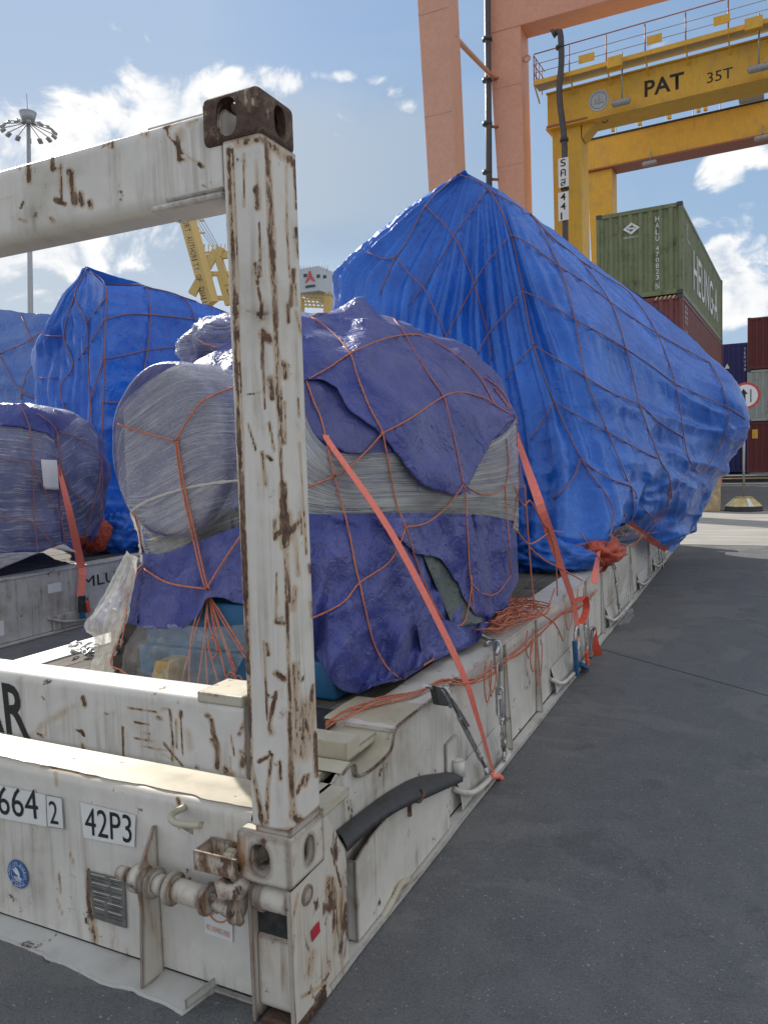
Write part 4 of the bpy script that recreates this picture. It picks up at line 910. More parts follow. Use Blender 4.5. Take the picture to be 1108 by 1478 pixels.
# big letter R painted on the end frame beam (end of a word)
rp = [(10, 1059), (44, 1067), (37, 991), (2, 985)]
P = [ony(*p, .0115) for p in rp]; X = P[1]-P[0]; Y = P[3]-P[0]
text('painted_letter', 'R', P[0], X, Y, np.linalg.norm(Y), 'black_ink', rk, width=np.linalg.norm(X)*1.0, lift=.001, bold=.018)
P2 = P[0]-X*1.22; text('painted_letter', 'A', P2, X, Y, np.linalg.norm(Y), 'black_ink', rk, width=np.linalg.norm(X)*1.12, lift=.001, bold=.018)
# ------------------------------------------------------------------ draped loads
def V3(*a): return np.array(a, float)
def loft(profiles, nu, nv, useg=None, closed=False, sm=.5):
    """profiles: list of polylines (top to hem). returns (nu,nv,3)"""
    Q = [smoothcurve(np.array(p, float), nv, 'lin') for p in profiles]
    if sm > 0:      # soften kinks
        for q in Q:
            for _ in range(int(sm*10)): q[1:-1] = (q[:-2]+2*q[1:-1]+q[2:])/4
    K = np.stack(Q)
    if closed: K = np.concatenate([K, K[:1]], 0)
    w = np.array([np.linalg.norm(K[i+1]-K[i], axis=-1).mean() for i in range(len(K)-1)]); cum = np.r_[0, np.cumsum(w)]/w.sum()
    t = np.interp(np.linspace(0, 1, nu), cum, np.arange(len(K)))
    P = .45*catmull(K, t)+.55*lin(K, t)
    return P
def patch(bvh, top, bot, nu, nv, lift, ripple=0., seed=0., sag=None, liftfn=None):
    """cloth or film laid on a load between two photo curves"""
    A = smoothcurve(np.array(top, float), nu); B = smoothcurve(np.array(bot, float), nu)*.45+smoothcurve(np.array(bot, float), nu, 'lin')*.55
    P = np.zeros((nu, nv, 3)); jt_ = np.stack([np.linspace(0, len(bot)*1.7, nu), np.full(nu, seed), np.zeros(nu)], -1)
    B = B+np.stack([fbm(jt_, 3), fbm(jt_+7, 3)], -1)*(3.2 if ripple > .009 else 0)
    for i in range(nu):
        for j in range(nv):
            f = j/(nv-1); p = A[i]*(1-f)+B[i]*f; L = lift
            P[i, j] = cast(bvh, p[0], p[1], 0)
    # even out jumps between neighbouring hits along the sight lines
    d = np.linalg.norm(P-CAM, axis=-1); dirn = (P-CAM)/d[..., None]
    for _ in range(2):      # throw out sight lines that slipped through a seam
        e = np.pad(d, 6, mode='edge'); st = np.stack([e[6+a:6+a+nu, 6+b:6+b+nv] for a in (-6, -3, 0, 3, 6) for b in (-6, -3, 0, 3, 6)]); md_ = np.percentile(st, 40, axis=0)
        d = np.where(np.abs(d-md_) > .12, md_, d)
    for _ in range(6):
        e = np.pad(d, 1, mode='edge'); d = (e[:-2, 1:-1]+e[2:, 1:-1]+e[1:-1, :-2]+e[1:-1, 2:]+4*d)/8
    d = d-lift
    if liftfn is not None:
        I, J = np.meshgrid(np.linspace(0, 1, nu), np.linspace(0, 1, nv), indexing='ij'); d = d-liftfn(I, J)
    if ripple: d = d-ripple*(crease(P*3.2+seed, 2)+.3*crease(P*9+seed, 1))
    return CAM+dirn*d[..., None]
def solid(P, th=.003):
    """give a sheet thickness by adding a back layer"""
    n = normals(P); B = P-n*th; return np.concatenate([P, B[:, ::-1]], 1)

# ---- big blue tarp over a tall load, far half of the near rack
bx = lambda px, py, y: ony(px, py, y)
apex = bx(674, 250, 6.2); apex2 = bx(716, 272, 6.0)
prof = [
 [V3(-1.2, 8.6, 3.8), V3(-1.2, 11.7, 2.6), V3(-1.2, 11.7, .62)],  # unseen back, drawn out so its shadow covers the asphalt beside the rack
 [V3(-1.6, 8.0, 4.1), V3(-4.0, 9.6, 3.4), V3(-3.2, 10, 2.0), V3(-2.4, 10.2, .62)],
 [apex, bx(600, 296, 6.3), bx(540, 345, 6.3), bx(484, 396, 6.3), V3(-3.2, 6.2, 3.2), V3(-3.0, 6.0, 2.2), V3(-2.4, 5.9, .62)],
 [apex, bx(590, 330, 6.0), bx(530, 400, 5.8), bx(515, 500, 5.4), V3(-2.5, 5.0, 1.6), V3(-2.0, 4.9, .62)],  # hidden lower points brought forward to block sun on the ground
 [apex, bx(640, 360, 5.95), bx(612, 450, 5.7), bx(600, 560, 5.3), V3(-1.6, 4.85, 1.5), V3(-1.3, 4.8, .62)],
 [apex*.5+apex2*.5, bx(696, 350, 5.85), bx(698, 480, 5.7), bx(715, 640, 5.4), bx(735, 760, 5.1), bx(742, 838, 4.75)],
 [apex2, bx(742, 400, 5.7), bx(764, 500, 5.55), bx(792, 600, 5.35), bx(805, 700, 5.1), bx(800, 760, 4.9), bx(795, 826, 4.75)],
 [apex2+V3(.03, .05, -.01), bx(770, 400, 5.75), bx(812, 520, 5.6), bx(845, 640, 5.5), bx(872, 720, 5.35), bx(885, 770, 5.25), bx(862, 832, 5.05)],
 [bx(770, 312, 6.3), bx(840, 440, 6.0), bx(880, 560, 5.95), bx(905, 660, 5.9), bx(900, 725, 5.8), bx(893, 742, 5.7), bx(888, 752, 5.65)],
 [bx(860, 380, 7.2), bx(915, 500, 6.8), bx(945, 610, 6.7), bx(955, 700, 6.8), bx(935, 748, 6.8), bx(912, 760, 6.7)],
 [bx(940, 442, 7.8), bx(1000, 560, 7.6), bx(1010, 650, 7.7), bx(990, 730, 7.9), bx(962, 786, 8.0), bx(958, 790, 8.0)],
 [bx(1000, 492, 8.3), bx(1050, 545, 8.4), bx(1079, 588, 8.5), bx(1076, 632, 8.7), bx(1040, 690, 9.0), bx(1000, 745, 9.2), bx(985, 765, 9.3)],
 [bx(1000, 492, 8.35), V3(1.0, 9.4, 2.3), V3(1.03, 10.0, 1.9), V3(.5, 11.0, 1.2), V3(.1, 11.2, .62)],
 [bx(900, 412, 7.7), V3(-.2, 10.6, 3.0), V3(0, 11.6, 1.9), V3(-.5, 11.7, .62)]]
P0 = loft(prof, 420, 230, closed=True, sm=.7)
bvB0 = bvh_of(P0)
def keyu(P, px, py):  # parameter u of the column nearest a pixel
    q = proj(P); d = np.linalg.norm(q-np.array([px, py]), axis=-1); return np.unravel_index(d.argmin(), d.shape)[0]/P.shape[0]
uA, uB = keyu(P0, 484, 400), keyu(P0, 742, 405); uC = keyu(P0, 893, 740)
n = normals(P0); c = (CAM-P0); fl_ = np.sign((n*c).sum(-1)[:, 60:160].mean(1)[int(P0.shape[0]*(uA+uB)/2)]); n = n*fl_
U, Vv = np.meshgrid(np.linspace(0, 1, P0.shape[0]), np.linspace(0, 1, P0.shape[1]), indexing='ij')
s = (U-uA)/(uB-uA)                      # 0..1 over the pleated left face
ph = s*13+.45*fbm(np.stack([s*5, Vv*1.6, s*0], -1), 3)
fold = (1-np.abs(2*(ph % 1)-1))**1.7    # sharp pleats fanning out of the apex
amp = np.interp(s, [-.2, .0, .1, .45, .9, 1.05, 1.25], [0, .35, .3, .6, 1, .8, 0])*np.clip(Vv*3.2, 0, 1)**.8*np.interp(Vv, [0, .35, 1], [1, 1, .8])
amp *= .6+.5*np.clip(fbm(np.stack([s*9+4, Vv*.6, s*0], -1), 2)+.5, 0, 1.4)
disp = .19*amp*(fold-.35)
# diagonal drag wrinkles over the right face, toward the pulled-out corner
q = proj(P0); dx = (q[..., 0]-742)/340; dy = (q[..., 1]-420)/340
rot = np.stack([(dx*.85-dy*.25)*1.2, (dx*.45+dy*.9)*4.2, dx*0], -1)
right = np.clip((U-uB)/.03, 0, 1)
disp += right*.07*(crease(np.stack([(P0[..., 0]+.5*P0[..., 1])*.55, (P0[..., 2]+.42*P0[..., 0])*2.3, P0[..., 1]*.35], -1)+3, 2)-.3)*np.clip(Vv*2.5, .1, 1)
low = np.clip((Vv-.55)/.45, 0, 1)
disp += low*.15*(crease(P0*np.array([1.5, .9, 2.0])+11, 3)-.2)*np.clip((s-.55)*2.5, .1, 1)
disp += .006*crease(P0*4, 1)
disp += np.clip(1.05-s, 0, 1)*.014*crease(np.stack([s*26, Vv*1.3, s*0], -1)+2, 2)*np.clip(Vv*4, .1, 1)     # fine straight folds down the left face
ang = np.arctan2(P0[..., 1]-apex2[1]+.001+(P0[..., 0]-apex2[0])*.8, apex2[2]-P0[..., 2]+.15); rad_a = np.linalg.norm(P0-apex2, axis=-1)
disp += right*.022*crease(np.stack([ang*9, rad_a*.35, ang*0], -1)+6, 2)*np.clip(rad_a*.8, 0, 1)
disp += .05*np.clip(1-Vv, 0, 1)**.5*fbm(P0*np.array([2.2, 2.2, .8]), 3)*.5
PB = P0+n*disp[..., None]
# gathered bright crinkles on the far left part of the face
crk = np.clip(1-(s-.05)/.4, 0, 1)*(s > -.06); PB += n*(crk*.02*fbm(np.stack([P0[..., 0]*9, P0[..., 1]*9, P0[..., 2]*3.4], -1), 3, True))[..., None]
tb = thing('tall_tarped_load', 'tall bright blue tarp tent with high peak, bulging over the right rail', 'tarped load', (-1.2, 7.5, DZ))
grid_mesh('tarp', PB, 'tarp_blue', tb)
bvB = bvh_of(PB)
# orange hem along the free lower edge and orange lining spilling out at its foot
def strip(name, pts, w, mat, parent, bvh=None, lift=.01, th=.003, wd=(0, .3, 1), n=40): 
    P = [cast(bvh, x, y, lift) for x, y in pts] if bvh is not None else pts
    c_ = smoothcurve(np.array(P), n); return MB().ribbon(c_.tolist(), wd, w, th).build(name, mat, parent)
hem = smoothcurve(np.array([bx(891, 738, 5.65), bx(915, 762, 6.3), bx(940, 780, 7.1), bx(962, 793, 7.9)]), 40)
MB().ribbon(hem.tolist(), (.5, -.6, .7), .075, .006).build('orange_hem', 'tarp_orange', tb)
def crumple(name, ctr, rad, mat, parent, seed=0., nu=60, nv=36, amp=.35, bottom=None, soft=False):
    """a crumpled bundle of cloth"""
    th = np.linspace(0, 2*math.pi, nu); ph_ = np.linspace(.02, math.pi-.02, nv); T, Ph = np.meshgrid(th, ph_, indexing='ij')
    d = np.stack([np.cos(T)*np.sin(Ph), np.sin(T)*np.sin(Ph), np.cos(Ph)], -1)
    r = 1+amp*crease(d*1.7+seed, 2)+(.03 if soft else .15)*fbm(d*6+seed, 2, True); P = np.array(ctr)+d*r[..., None]*np.array(rad)
    if bottom is not None: P[..., 2] = np.maximum(P[..., 2], bottom)
    return grid_mesh(name, P, mat, parent)
crumple('orange_lining', (-.22, 5.35, .72), (.26, .42, .15), 'tarp_orange', tb, 3., bottom=.62)
crumple('gathered_foot', (-.42, 4.95, .74), (.30, .30, .14), 'tarp_blue', tb, 8., bottom=.62)
MB().ribbon(smoothcurve(np.array([onx(868, 768, -.12), onx(884, 780, -.03), onx(886, 800, -.02), onx(877, 812, -.04), onx(868, 826, -.04)]), 24).tolist(), (.3, 1, .2), .06, .004).build('orange_tie', 'tarp_orange', tb)
# ribbed inner load seen through the gap under the hem
for k in range(6):
    y = 5.9+.33*k
    if k == 3: continue
MB().box((-1.9, 5.8, .62), (-.55, 9.6, 1.9)).build('crate_inside', 'dark_steel', tb, bevel=.02)
T = patch(bvB0, [(884, 760), (900, 764), (915, 772)], [(893, 800), (905, 800), (918, 800)], 16, 16, -.15, .03)
grid_mesh('inner_film', T, 'film_clear', tb)

# ---- purple-wrapped machine on the near half of the rack
# main form: cross-sections along Y (left foot, over the top, right foot)
sec = [
 [V3(-1.62, 1.22, .62), V3(-1.60, 1.2, 1.1), V3(-1.60, 1.2, 1.6), V3(-1.42, 1.2, 1.98), V3(-1.1, 1.2, 2.0), V3(-.78, 1.2, 1.90), V3(-.52, 1.15, 1.62), V3(-.46, 1.12, 1.2), V3(-.45, 1.08, .62)],
 [V3(-1.66, 1.7, .62), V3(-1.66, 1.7, 1.2), V3(-1.62, 1.7, 1.8), V3(-1.38, 1.75, 2.30), V3(-1.08, 1.75, 2.36), V3(-.72, 1.7, 2.16), V3(-.42, 1.55, 1.78), V3(-.36, 1.5, 1.2), V3(-.33, 1.42, .62)],
 [V3(-1.7, 2.4, .62), V3(-1.7, 2.4, 1.3), V3(-1.6, 2.4, 2.0), V3(-1.28, 2.35, 2.44), bx(514, 429, 2.35), V3(-.66, 2.25, 2.36), V3(-.38, 2.1, 1.9), V3(-.31, 2.05, 1.3), V3(-.24, 2.05, .62)],
 [V3(-1.7, 3.0, .62), V3(-1.7, 3.0, 1.3), V3(-1.5, 3.0, 2.0), V3(-1.1, 3.0, 2.36), bx(600, 478, 2.95), V3(-.55, 2.85, 2.26), V3(-.36, 2.7, 1.86), V3(-.30, 2.65, 1.3), V3(-.27, 2.62, .62)],
 [V3(-1.6, 3.55, .62), V3(-1.6, 3.55, 1.3), V3(-1.4, 3.5, 1.9), V3(-1.0, 3.5, 2.28), bx(680, 512, 3.45), bx(722, 545, 3.35), bx(746, 605, 3.3), bx(752, 700, 3.25), bx(742, 872, 3.22)],
 [V3(-1.6, 4.75, .62), V3(-1.6, 4.75, 1.3), V3(-1.5, 4.75, 1.9), V3(-1.3, 4.7, 2.2), V3(-1.1, 4.7, 2.2), V3(-.95, 4.6, 2.0), V3(-.9, 4.5, 1.5), V3(-.85, 4.4, 1.1), V3(-.85, 4.4, .62)]]  # unseen rear end, drawn out to shade the ground between the loads
cxs = -1.0
def endcap(sc_, y, f): return [V3(cxs+(p[0]-cxs)*f, y, .62+(p[2]-.62)*(.55+.45*f)) for p in sc_]
sec = [endcap(sec[0], 1.10, .02), endcap(sec[0], 1.09, .6), endcap(sec[0], 1.12, .93)]+sec
PF = loft(sec, 170, 170, sm=.5)
nf = normals(PF); ctr = np.array([-1., 2.4, 1.3]); nf *= np.sign((nf*(PF-ctr)).sum(-1, keepdims=True)+1e-9)
rdg = crease(np.stack([PF[..., 0]*1.8+PF[..., 2]*.5, PF[..., 1]*1.5-PF[..., 2]*.6, PF[..., 2]*1.0], -1)+5, 2)
capm = np.clip((np.arange(PF.shape[0])-14)/22., 0, 1)[:, None]
PF2 = PF+nf*(.055*rdg*capm+.016*crease(PF*4.5, 1)+.005*crease(PF*11, 1))[..., None]
# a soft ridge line falling from the peak
pk = proj(PF2); rl = np.array([[514, 429], [527, 480], [516, 540]]); dd = seg_rust(PF2, [([(516, 432), (524, 470), (522, 515)], 16, 1.)], .01)
PF2 += nf*(.04*dd)[..., None]
mach = thing('wrapped_machine', 'bulky machine wrapped in faded purple tarp and stretch film, its round drum near the post', 'wrapped machine', (-1.0, 2.3, DZ))
# cover keeps the upper part; its lower part is separate skirt cloth
# drum at the near end
dc = ony(247, 655, 1.02)
dx_, dz_ = .34, .41; NK = 90; Ld = []
yy_ = [1.00, 1.005, 1.02, 1.06, 1.2, 1.4, 1.7]; rr2 = [.0, .90, .97, 1.0, 1.02, 1.02, 1.0]
D = np.zeros((NK, 40, 3)); tt = np.linspace(0, 2*math.pi, NK)
ys = np.interp(np.linspace(0, 1, 40), [0, .35, .42, .5, 1], [1.0, 1.005, 1.02, 1.06, 1.75]); rs_ = np.interp(np.linspace(0, 1, 40), [0, .35, .42, .5, .7, 1], [.001, .90, .97, 1., 1.02, 1.0])
D[..., 0] = -1.27+dx_*rs_[None]*np.cos(tt)[:, None]; D[..., 1] = ys[None]; D[..., 2] = 1.70+dz_*rs_[None]*np.sin(tt)[:, None]
D += .008*fbm(D*8, 3)[..., None]*np.array([1, 1, 1])
grid_mesh('drum', D, 'tarp_purple_dark', mach)
bvF = bvh_of(PF2, extra=[D])
# upper tarp : all of the main form above the skirt line
keepc = (PF2[..., 2] > 1.42-.0*PF2[..., 1])
keepc |= (PF2[..., 0] < -1.35) & (PF2[..., 2] > .9) & (PF2[..., 1] > 1.2)
grid_mesh('tarp_cover', PF2, 'tarp_purple', mach, keep=keepc)
# machine body inside
PI_ = PF2.copy(); PI_ = PI_-nf*.05
grid_mesh('machine_body', PI_, 'cover_green', mach, keep=(PF2[..., 2] < 1.6))
def add_patch(name, mat, parent, bvh, top, bot, nu, nv, lift, ripple, seed, th=.003, liftfn=None):
    T = patch(bvh, top, bot, nu, nv, lift, ripple, seed, liftfn=liftfn); 
    uvU, uvV = np.meshgrid(np.linspace(0, 1, nu), np.linspace(0, 1, nv), indexing='ij'); uv = np.stack([uvU, uvV], -1)
    if th: 
        uv = np.concatenate([uv, uv[:, ::-1]], 1); T2 = solid(T, th)
    else: T2 = T
    grid_mesh(name, T2, mat, parent, uv=uv); return T
# flap of tarp hanging over the film
flapT = add_patch('tarp_flap', 'tarp_purple', mach, bvF, [(436, 470), (480, 480), (530, 490), (590, 505), (650, 520), (700, 540), (741, 578)],
    [(436, 551), (468, 549), (484, 562), (505, 592), (545, 622), (572, 655), (605, 697), (648, 714), (668, 712), (690, 672), (702, 650), (708, 636), (716, 627), (742, 605)], 110, 46, .03, .012, 3., .004,
    liftfn=lambda I, J: .022*J**2*(1+.8*np.sin(I*19+4*J)))
ul = add_patch('tarp_underlayer', 'tarp_purple_dark', mach, bvF, [(436, 545), (480, 550), (520, 590), (580, 640)], [(436, 600), (455, 628), (500, 654), (590, 655)], 40, 24, .012, .012, 7., .003)
fb = add_patch('film_band', 'film_band', mach, bvF, [(436, 585), (455, 628), (492, 654), (575, 652), (640, 655), (700, 640), (728, 625), (747, 600)], [(436, 752), (500, 751), (580, 748), (640, 747), (690, 750), (725, 758), (744, 768), (748, 770)], 70, 36, .014, .003, 5., .002)
s1 = add_patch('tarp_skirt', 'tarp_purple', mach, bvF, [(436, 742), (480, 742), (530, 741), (585, 740), (640, 741), (700, 744), (742, 752)], [(436, 905), (470, 955), (520, 1003), (585, 975), (600, 800), (630, 800), (665, 820)][:1]+[(455, 945), (480, 985), (520, 1005), (575, 992), (640, 968), (694, 944)], 130, 80, .03, .035, 9., .004,
    liftfn=lambda I, J: .02+.12*J**1.3*(1-np.abs(2*((I*5.5+J*.9+.35*np.sin(I*9)) % 1)-1))**1.3)
# opening cut: dark green cover shows between the two skirt halves
opn = add_patch('green_cover', 'cover_green', mach, bvF, [(606, 792), (628, 790), (655, 805)], [(655, 905), (682, 902), (700, 893)], 30, 30, .11, .01, 12., .003)
s2 = add_patch('tarp_skirt', 'tarp_purple', mach, bvF, [(545, 748), (600, 748), (680, 746), (744, 756)], [(602, 800), (634, 806), (652, 830), (668, 862), (683, 884), (706, 893), (730, 878), (746, 838)], 60, 36, .135, .02, 15., .004, liftfn=lambda I, J: -.12*np.clip((I-.6)/.4, 0, 1))
# corner tongue of the skirt lying over the rail
add_patch('tarp_tongue', 'tarp_purple', mach, bvF, [(600, 900), (640, 895), (662, 905), (672, 915)], [(610, 968), (640, 966), (670, 957), (698, 944)], 24, 14, .15, .015, 18., .004)
# lower front tarp beside the post
f1 = add_patch('front_tarp', 'tarp_purple', mach, bvF, [(182, 790), (230, 800), (290, 780), (400, 740)], [(166, 903), (200, 906), (262, 908), (283, 893), (300, 862), (330, 866), (400, 885)], 70, 44, .03, .03, 21., .004, liftfn=lambda I, J: .09*J*(1-.4*I)+.05*J*(1-np.abs(2*((I*3.2+J*.5) % 1)-1)))
f2 = add_patch('film_wrap', 'film_wrap', mach, bvF, [(166, 640), (172, 590), (212, 552), (262, 524), (310, 526), (362, 545)], [(183, 818), (196, 823), (240, 818), (290, 800), (330, 782), (364, 765)], 90, 70, .014, .005, 25., .0)
add_patch('film_wrap', 'film_wrap', mach, bvF, [(178, 590), (215, 553), (262, 524), (310, 526), (364, 545)], [(187, 800), (220, 812), (265, 790), (320, 745), (364, 715)], 70, 60, .02, .007, 31., .0)
add_patch('film_rim', 'film_wrap', mach, bvF, [(205, 556), (232, 538), (262, 523), (305, 524), (364, 542)], [(215, 566), (238, 553), (262, 546), (300, 552), (364, 582)], 60, 10, .03, .008, 33., .0)
bvN = bvh_of(PF2, extra=[D, flapT, s1, s2, f1, fb, ul])
def film_rope(px, bv, r, name='film_twist', lift=.03):
    c_ = smoothcurve(np.array([cast(bv, x, y, lift) for x, y in px]), 40); rr = [r*(.6+.8*abs(mnoise.noise(Vector((i*.33, r*99, px[0][0]))))) for i in range(40)]
    MB().tube(c_.tolist(), rr, 7).build(name, 'film_loose', mach)
film_rope([(184, 740), (215, 722), (262, 706), (310, 697), (362, 692)], bvF, .008)
film_rope([(198, 823), (245, 812), (300, 790), (362, 762)], bvF, .007)
film_rope([(187, 742), (186, 770), (184, 800), (190, 815)], bvF, .018)
# crumpled tarp knot on top, behind the drum
crumple('top_bundle', ony(335, 505, 1.9), (.25, .28, .17), 'tarp_purple', mach, 5., 70, 46, .16, soft=True)
crumple('film_cap', ony(335, 506, 1.88), (.26, .29, .178), 'film_wrap', mach, 5., 70, 46, .16, soft=True)
# loose whitish film hanging at the left front corner
rows = [[(184, 795, 1.12), (190, 800, 1.0), (200, 805, 1.0)], [(168, 825, 1.15), (182, 830, 1.0), (196, 838, 1.0)], [(155, 852, 1.15), (175, 855, 1.0), (190, 870, .98)], [(138, 880, 1.1), (160, 878, .97), (186, 890, .96)], [(122, 905, 1.1), (150, 905, .95), (180, 905, .95)], [(138, 925, 1.05), (152, 928, .93), (172, 925, .93)], [(134, 955, .98), (148, 958, .9), (162, 950, .92)], [(128, 986, .93), (143, 990, .88), (158, 986, .90)]]
T = np.array([[ony(a, b, y) for a, b, y in r] for r in rows]); t1 = np.linspace(0, 7, 60); T = catmull(T, t1); T = catmull(T.transpose(1, 0, 2), np.linspace(0, 2, 26)).transpose(1, 0, 2)
T += (.018*fbm(T*14, 4, True))[..., None]*np.array([.3, -1, .2])
grid_mesh('film_skirt', T, 'film_loose', mach)
rows = [[(200, 905, 1.0), (240, 900, .97), (300, 905, .97), (362, 900, .97)], [(185, 930, .96), (225, 925, .93), (290, 935, .93), (362, 930, .95)], [(175, 965, .93), (215, 965, .90), (270, 985, .90), (320, 1000, .92)], [(168, 992, .92), (205, 996, .88), (250, 1000, .88), (300, 1004, .9)]]
T = np.array([[ony(a, b, y) for a, b, y in r] for r in rows]); T = catmull(T, np.linspace(0, 3, 50)); T = catmull(T.transpose(1, 0, 2), np.linspace(0, 3, 50)).transpose(1, 0, 2)
T += (.03*fbm(T*7, 4, True))[..., None]*np.array([.1, -1, .1])
grid_mesh('film_skirt', T, 'film_clear', mach)
# torn purple corner flaring over the deck edge under the loose film
rows = [[(186, 815, 1.12), (200, 812, 1.06), (230, 815, 1.02)], [(165, 850, 1.12), (190, 850, 1.03), (225, 850, 1.0)], [(140, 882, 1.1), (178, 880, 1.0), (220, 880, .98)], [(118, 912, 1.08), (165, 900, .99), (215, 903, .97)]]
T = np.array([[ony(a, b, y+.07) for a, b, y in r] for r in rows]); T = catmull(T, np.linspace(0, 3, 40)); T = catmull(T.transpose(1, 0, 2), np.linspace(0, 2, 34)).transpose(1, 0, 2)
T += (.03*crease(T*5, 2))[..., None]*np.array([.2, -1, .1]); grid_mesh('torn_corner', solid(T, .003), 'tarp_purple', mach)
# blue painted base of the machine and dark bolted flange
MB().box((-1.5, 1.02, .618), (-.42, 3.1, .78)).build('blue_base', 'machine_blue', mach, bevel=.012)
MB().box((-1.45, 1.03, .7805), (-.62, 3.0, 1.0)).build('blue_frame', 'machine_blue', mach, bevel=.01)
m = MB().box((-1.72, 1.06, .619), (-1.42, 1.35, .93)); m.build('flange_plate', 'pipe_grey', mach, bevel=.01)
for p in ((175, 926), (166, 942), (172, 925)):
    q = ony(*p, 1.045); MB().cyl(q-V3(0, .01, 0), q+V3(0, .02, 0), .016, n=12).build('flange_bolt', 'galv', mach)
tm = thing('timber_block', 'short pale timber block on the deck under the wrapped machine, inked with a mark', 'timber block', onz(238, 996, DZ))
tq = [ony(213, 996, .90), ony(252, 1001, .90)]
x_a, x_b = tq[0][0]+.01, tq[1][0]-.01
m = MB().prism([(x_a, .90, .617), (x_b-.04, .90, .617), (x_b-.01, .90, .745), (x_a+.045, .90, .745)], (.015, .45, .0)); m.build('block', 'timber_light', tm, bevel=.003)
text('ink_mark', 'KT', (x_a+.06, 1.05, .7465), (1, 0, 0), (0, 1, 0), .06, 'black_ink', tm, width=.05)

# ---- rope nets and lashings, traced over the loads
def net(name, label, lines, bvh, r, mat, lift, group=None, cat='rope net'):
    m = MB()
    for L in lines:
        n_ = max(4, int(sum(math.dist(a[:2], b[:2]) for a, b in zip(L[:-1], L[1:]))/9))
        t = np.linspace(0, len(L)-1, n_*2); C2 = catmull(np.array(L, float), t) if len(L) > 2 else lin(np.array(L, float), t)
        C2 = resample(C2, n_)
        P = [cast(bvh, x, y, lift) for x, y in C2]; P = np.array(P)
        d = np.linalg.norm(P-CAM, axis=1); 
        dr = (P-CAM)/d[:, None]
        e = d.copy()
        for _ in range(2): e[1:-1] = np.minimum(e[1:-1], (e[:-2]+e[2:])/2)   # taut: bridge hollows
        for _ in range(2): e[1:-1] = np.minimum(e[1:-1], (e[:-2]+2*e[1:-1]+e[2:])/4+.003)
        P = CAM+dr*e[:, None]; m.tube(P.tolist(), r, 6)
    for L in lines:   # knots where lines begin
        p = cast(bvh, L[0][0], L[0][1], lift); 
        m.tube([p-V3(r*1.6, 0, 0), p+V3(r*1.6, 0, 0)], r*1.5, 6)
    o = m.build(name, mat); return tag(o, label, cat, group)
N1 = (737, 338); N2 = (754, 419); N3 = (770, 498); N4 = (799, 579); N5 = (837, 660)
big_lines = [[(661, 251), (704, 272), N1, N2, N3, N4, N5], [(704, 272), (755, 302), (766, 308), (807, 384), (830, 461), (845, 544), (877, 623), (912, 709)],
 [(766, 310), (800, 345), (835, 374), (880, 435), (903, 503), (923, 584), (952, 663), (965, 685), (969, 720)], [(835, 374), (872, 398), (910, 424), (948, 481), (974, 553), (987, 632), (995, 665), (1010, 684), (1022, 672), (1040, 640), (1053, 600), (1050, 588), (1040, 553), (1024, 523)],
 [N1, (765, 353), (807, 384), (845, 408), (880, 435), (915, 460), (948, 481), (985, 502), (1024, 523)], [N2, (795, 440), (830, 461), (870, 483), (903, 503), (940, 528), (974, 553), (1010, 570), (1050, 588), (1076, 605)],
 [N3, (810, 522), (845, 544), (885, 568), (923, 584), (950, 608), (987, 632)], [N4, (838, 602), (877, 623), (915, 645), (952, 663)], [N5, (860, 680), (890, 695), (912, 703), (925, 730), (950, 752), (962, 735), (968, 700)],
 [N5, (855, 688), (875, 715), (885, 735), (884, 755), (880, 770)], [N5, (830, 685), (815, 705), (798, 720)], [(661, 251), (640, 270), (614, 297), (571, 370), (530, 364)],
 [(614, 297), (655, 341), (681, 400), (704, 483), (709, 520)], [(704, 272), (655, 341), (619, 400), (590, 440)], [(571, 370), (595, 400), (614, 420), (644, 485), (650, 505)], [N1, (700, 383), (679, 420), (644, 485), (636, 500)],
 [N2, (735, 445), (704, 483), (687, 515)], [N3, (745, 525), (730, 548)], [N4, (780, 612), (760, 640)], [(571, 370), (555, 405), (548, 425)], [(766, 308), (800, 350)], [(912, 709), (915, 735), (910, 752)]]
net('rope_net', 'diamond mesh of dull brown rope stretched over the tall blue tarp tent', big_lines, bvB, .0058, 'rope_dull', .025)
K1 = (442, 549); K2 = (505, 510); K3 = (585, 483); K4 = (449, 457); K5 = (552, 625); K6 = (640, 572); K7 = (669, 699); K8 = (585, 761); K9 = (744, 602); K10 = (482, 687); K11 = (729, 702)
near_lines = [[K4, (480, 480), K2, (515, 540), (530, 580), (545, 610), K5, (563, 680), (572, 725), K8, (587, 765), (603, 817), (625, 870), (645, 903)], [(478, 434), (462, 444), K4], [K1, (475, 530), K2, (545, 492), K3, (617, 487), (664, 517), (694, 547), (714, 586)],
 [(568, 460), K3, (603, 515), (625, 550), K6, (650, 610), (660, 655), K7, (672, 720), (677, 817), (680, 843), (684, 890)], [K5, (590, 605), K6, (667, 566), (700, 575), (714, 584), K9], [K1, (453, 580), (465, 610), K10, (497, 740), (505, 775), (513, 818), (519, 841), (527, 880), (540, 930), (560, 965), (583, 984)],
 [K10, (502, 676), (530, 650), K5], [K10, (450, 701), (436, 704)], [K7, (650, 725), (630, 745), (610, 757), K8], [K7, (690, 712), (710, 713), K11, (734, 670), (731, 633)], [K11, (732, 750), (735, 800), (738, 832)], [K8, (575, 790), (558, 815), (519, 841), (495, 870), (456, 890), (436, 897)],
 [(645, 903), (669, 900), (679, 856), (680, 830)], [(680, 843), (698, 858), (717, 857), (738, 830)], [(583, 984), (621, 961), (640, 923), (645, 903)], [(714, 560), (728, 580), K9], [(700, 545), (725, 565), K9], [K9, (749, 650), (748, 700), (740, 760)]]
net('rope_net', 'loose salmon rope net over the purple machine wrapping, right of the corner post', near_lines, bvN, .0042, 'rope', .014)
J1 = (253, 636); J2 = (298, 850); J3 = (190, 812)
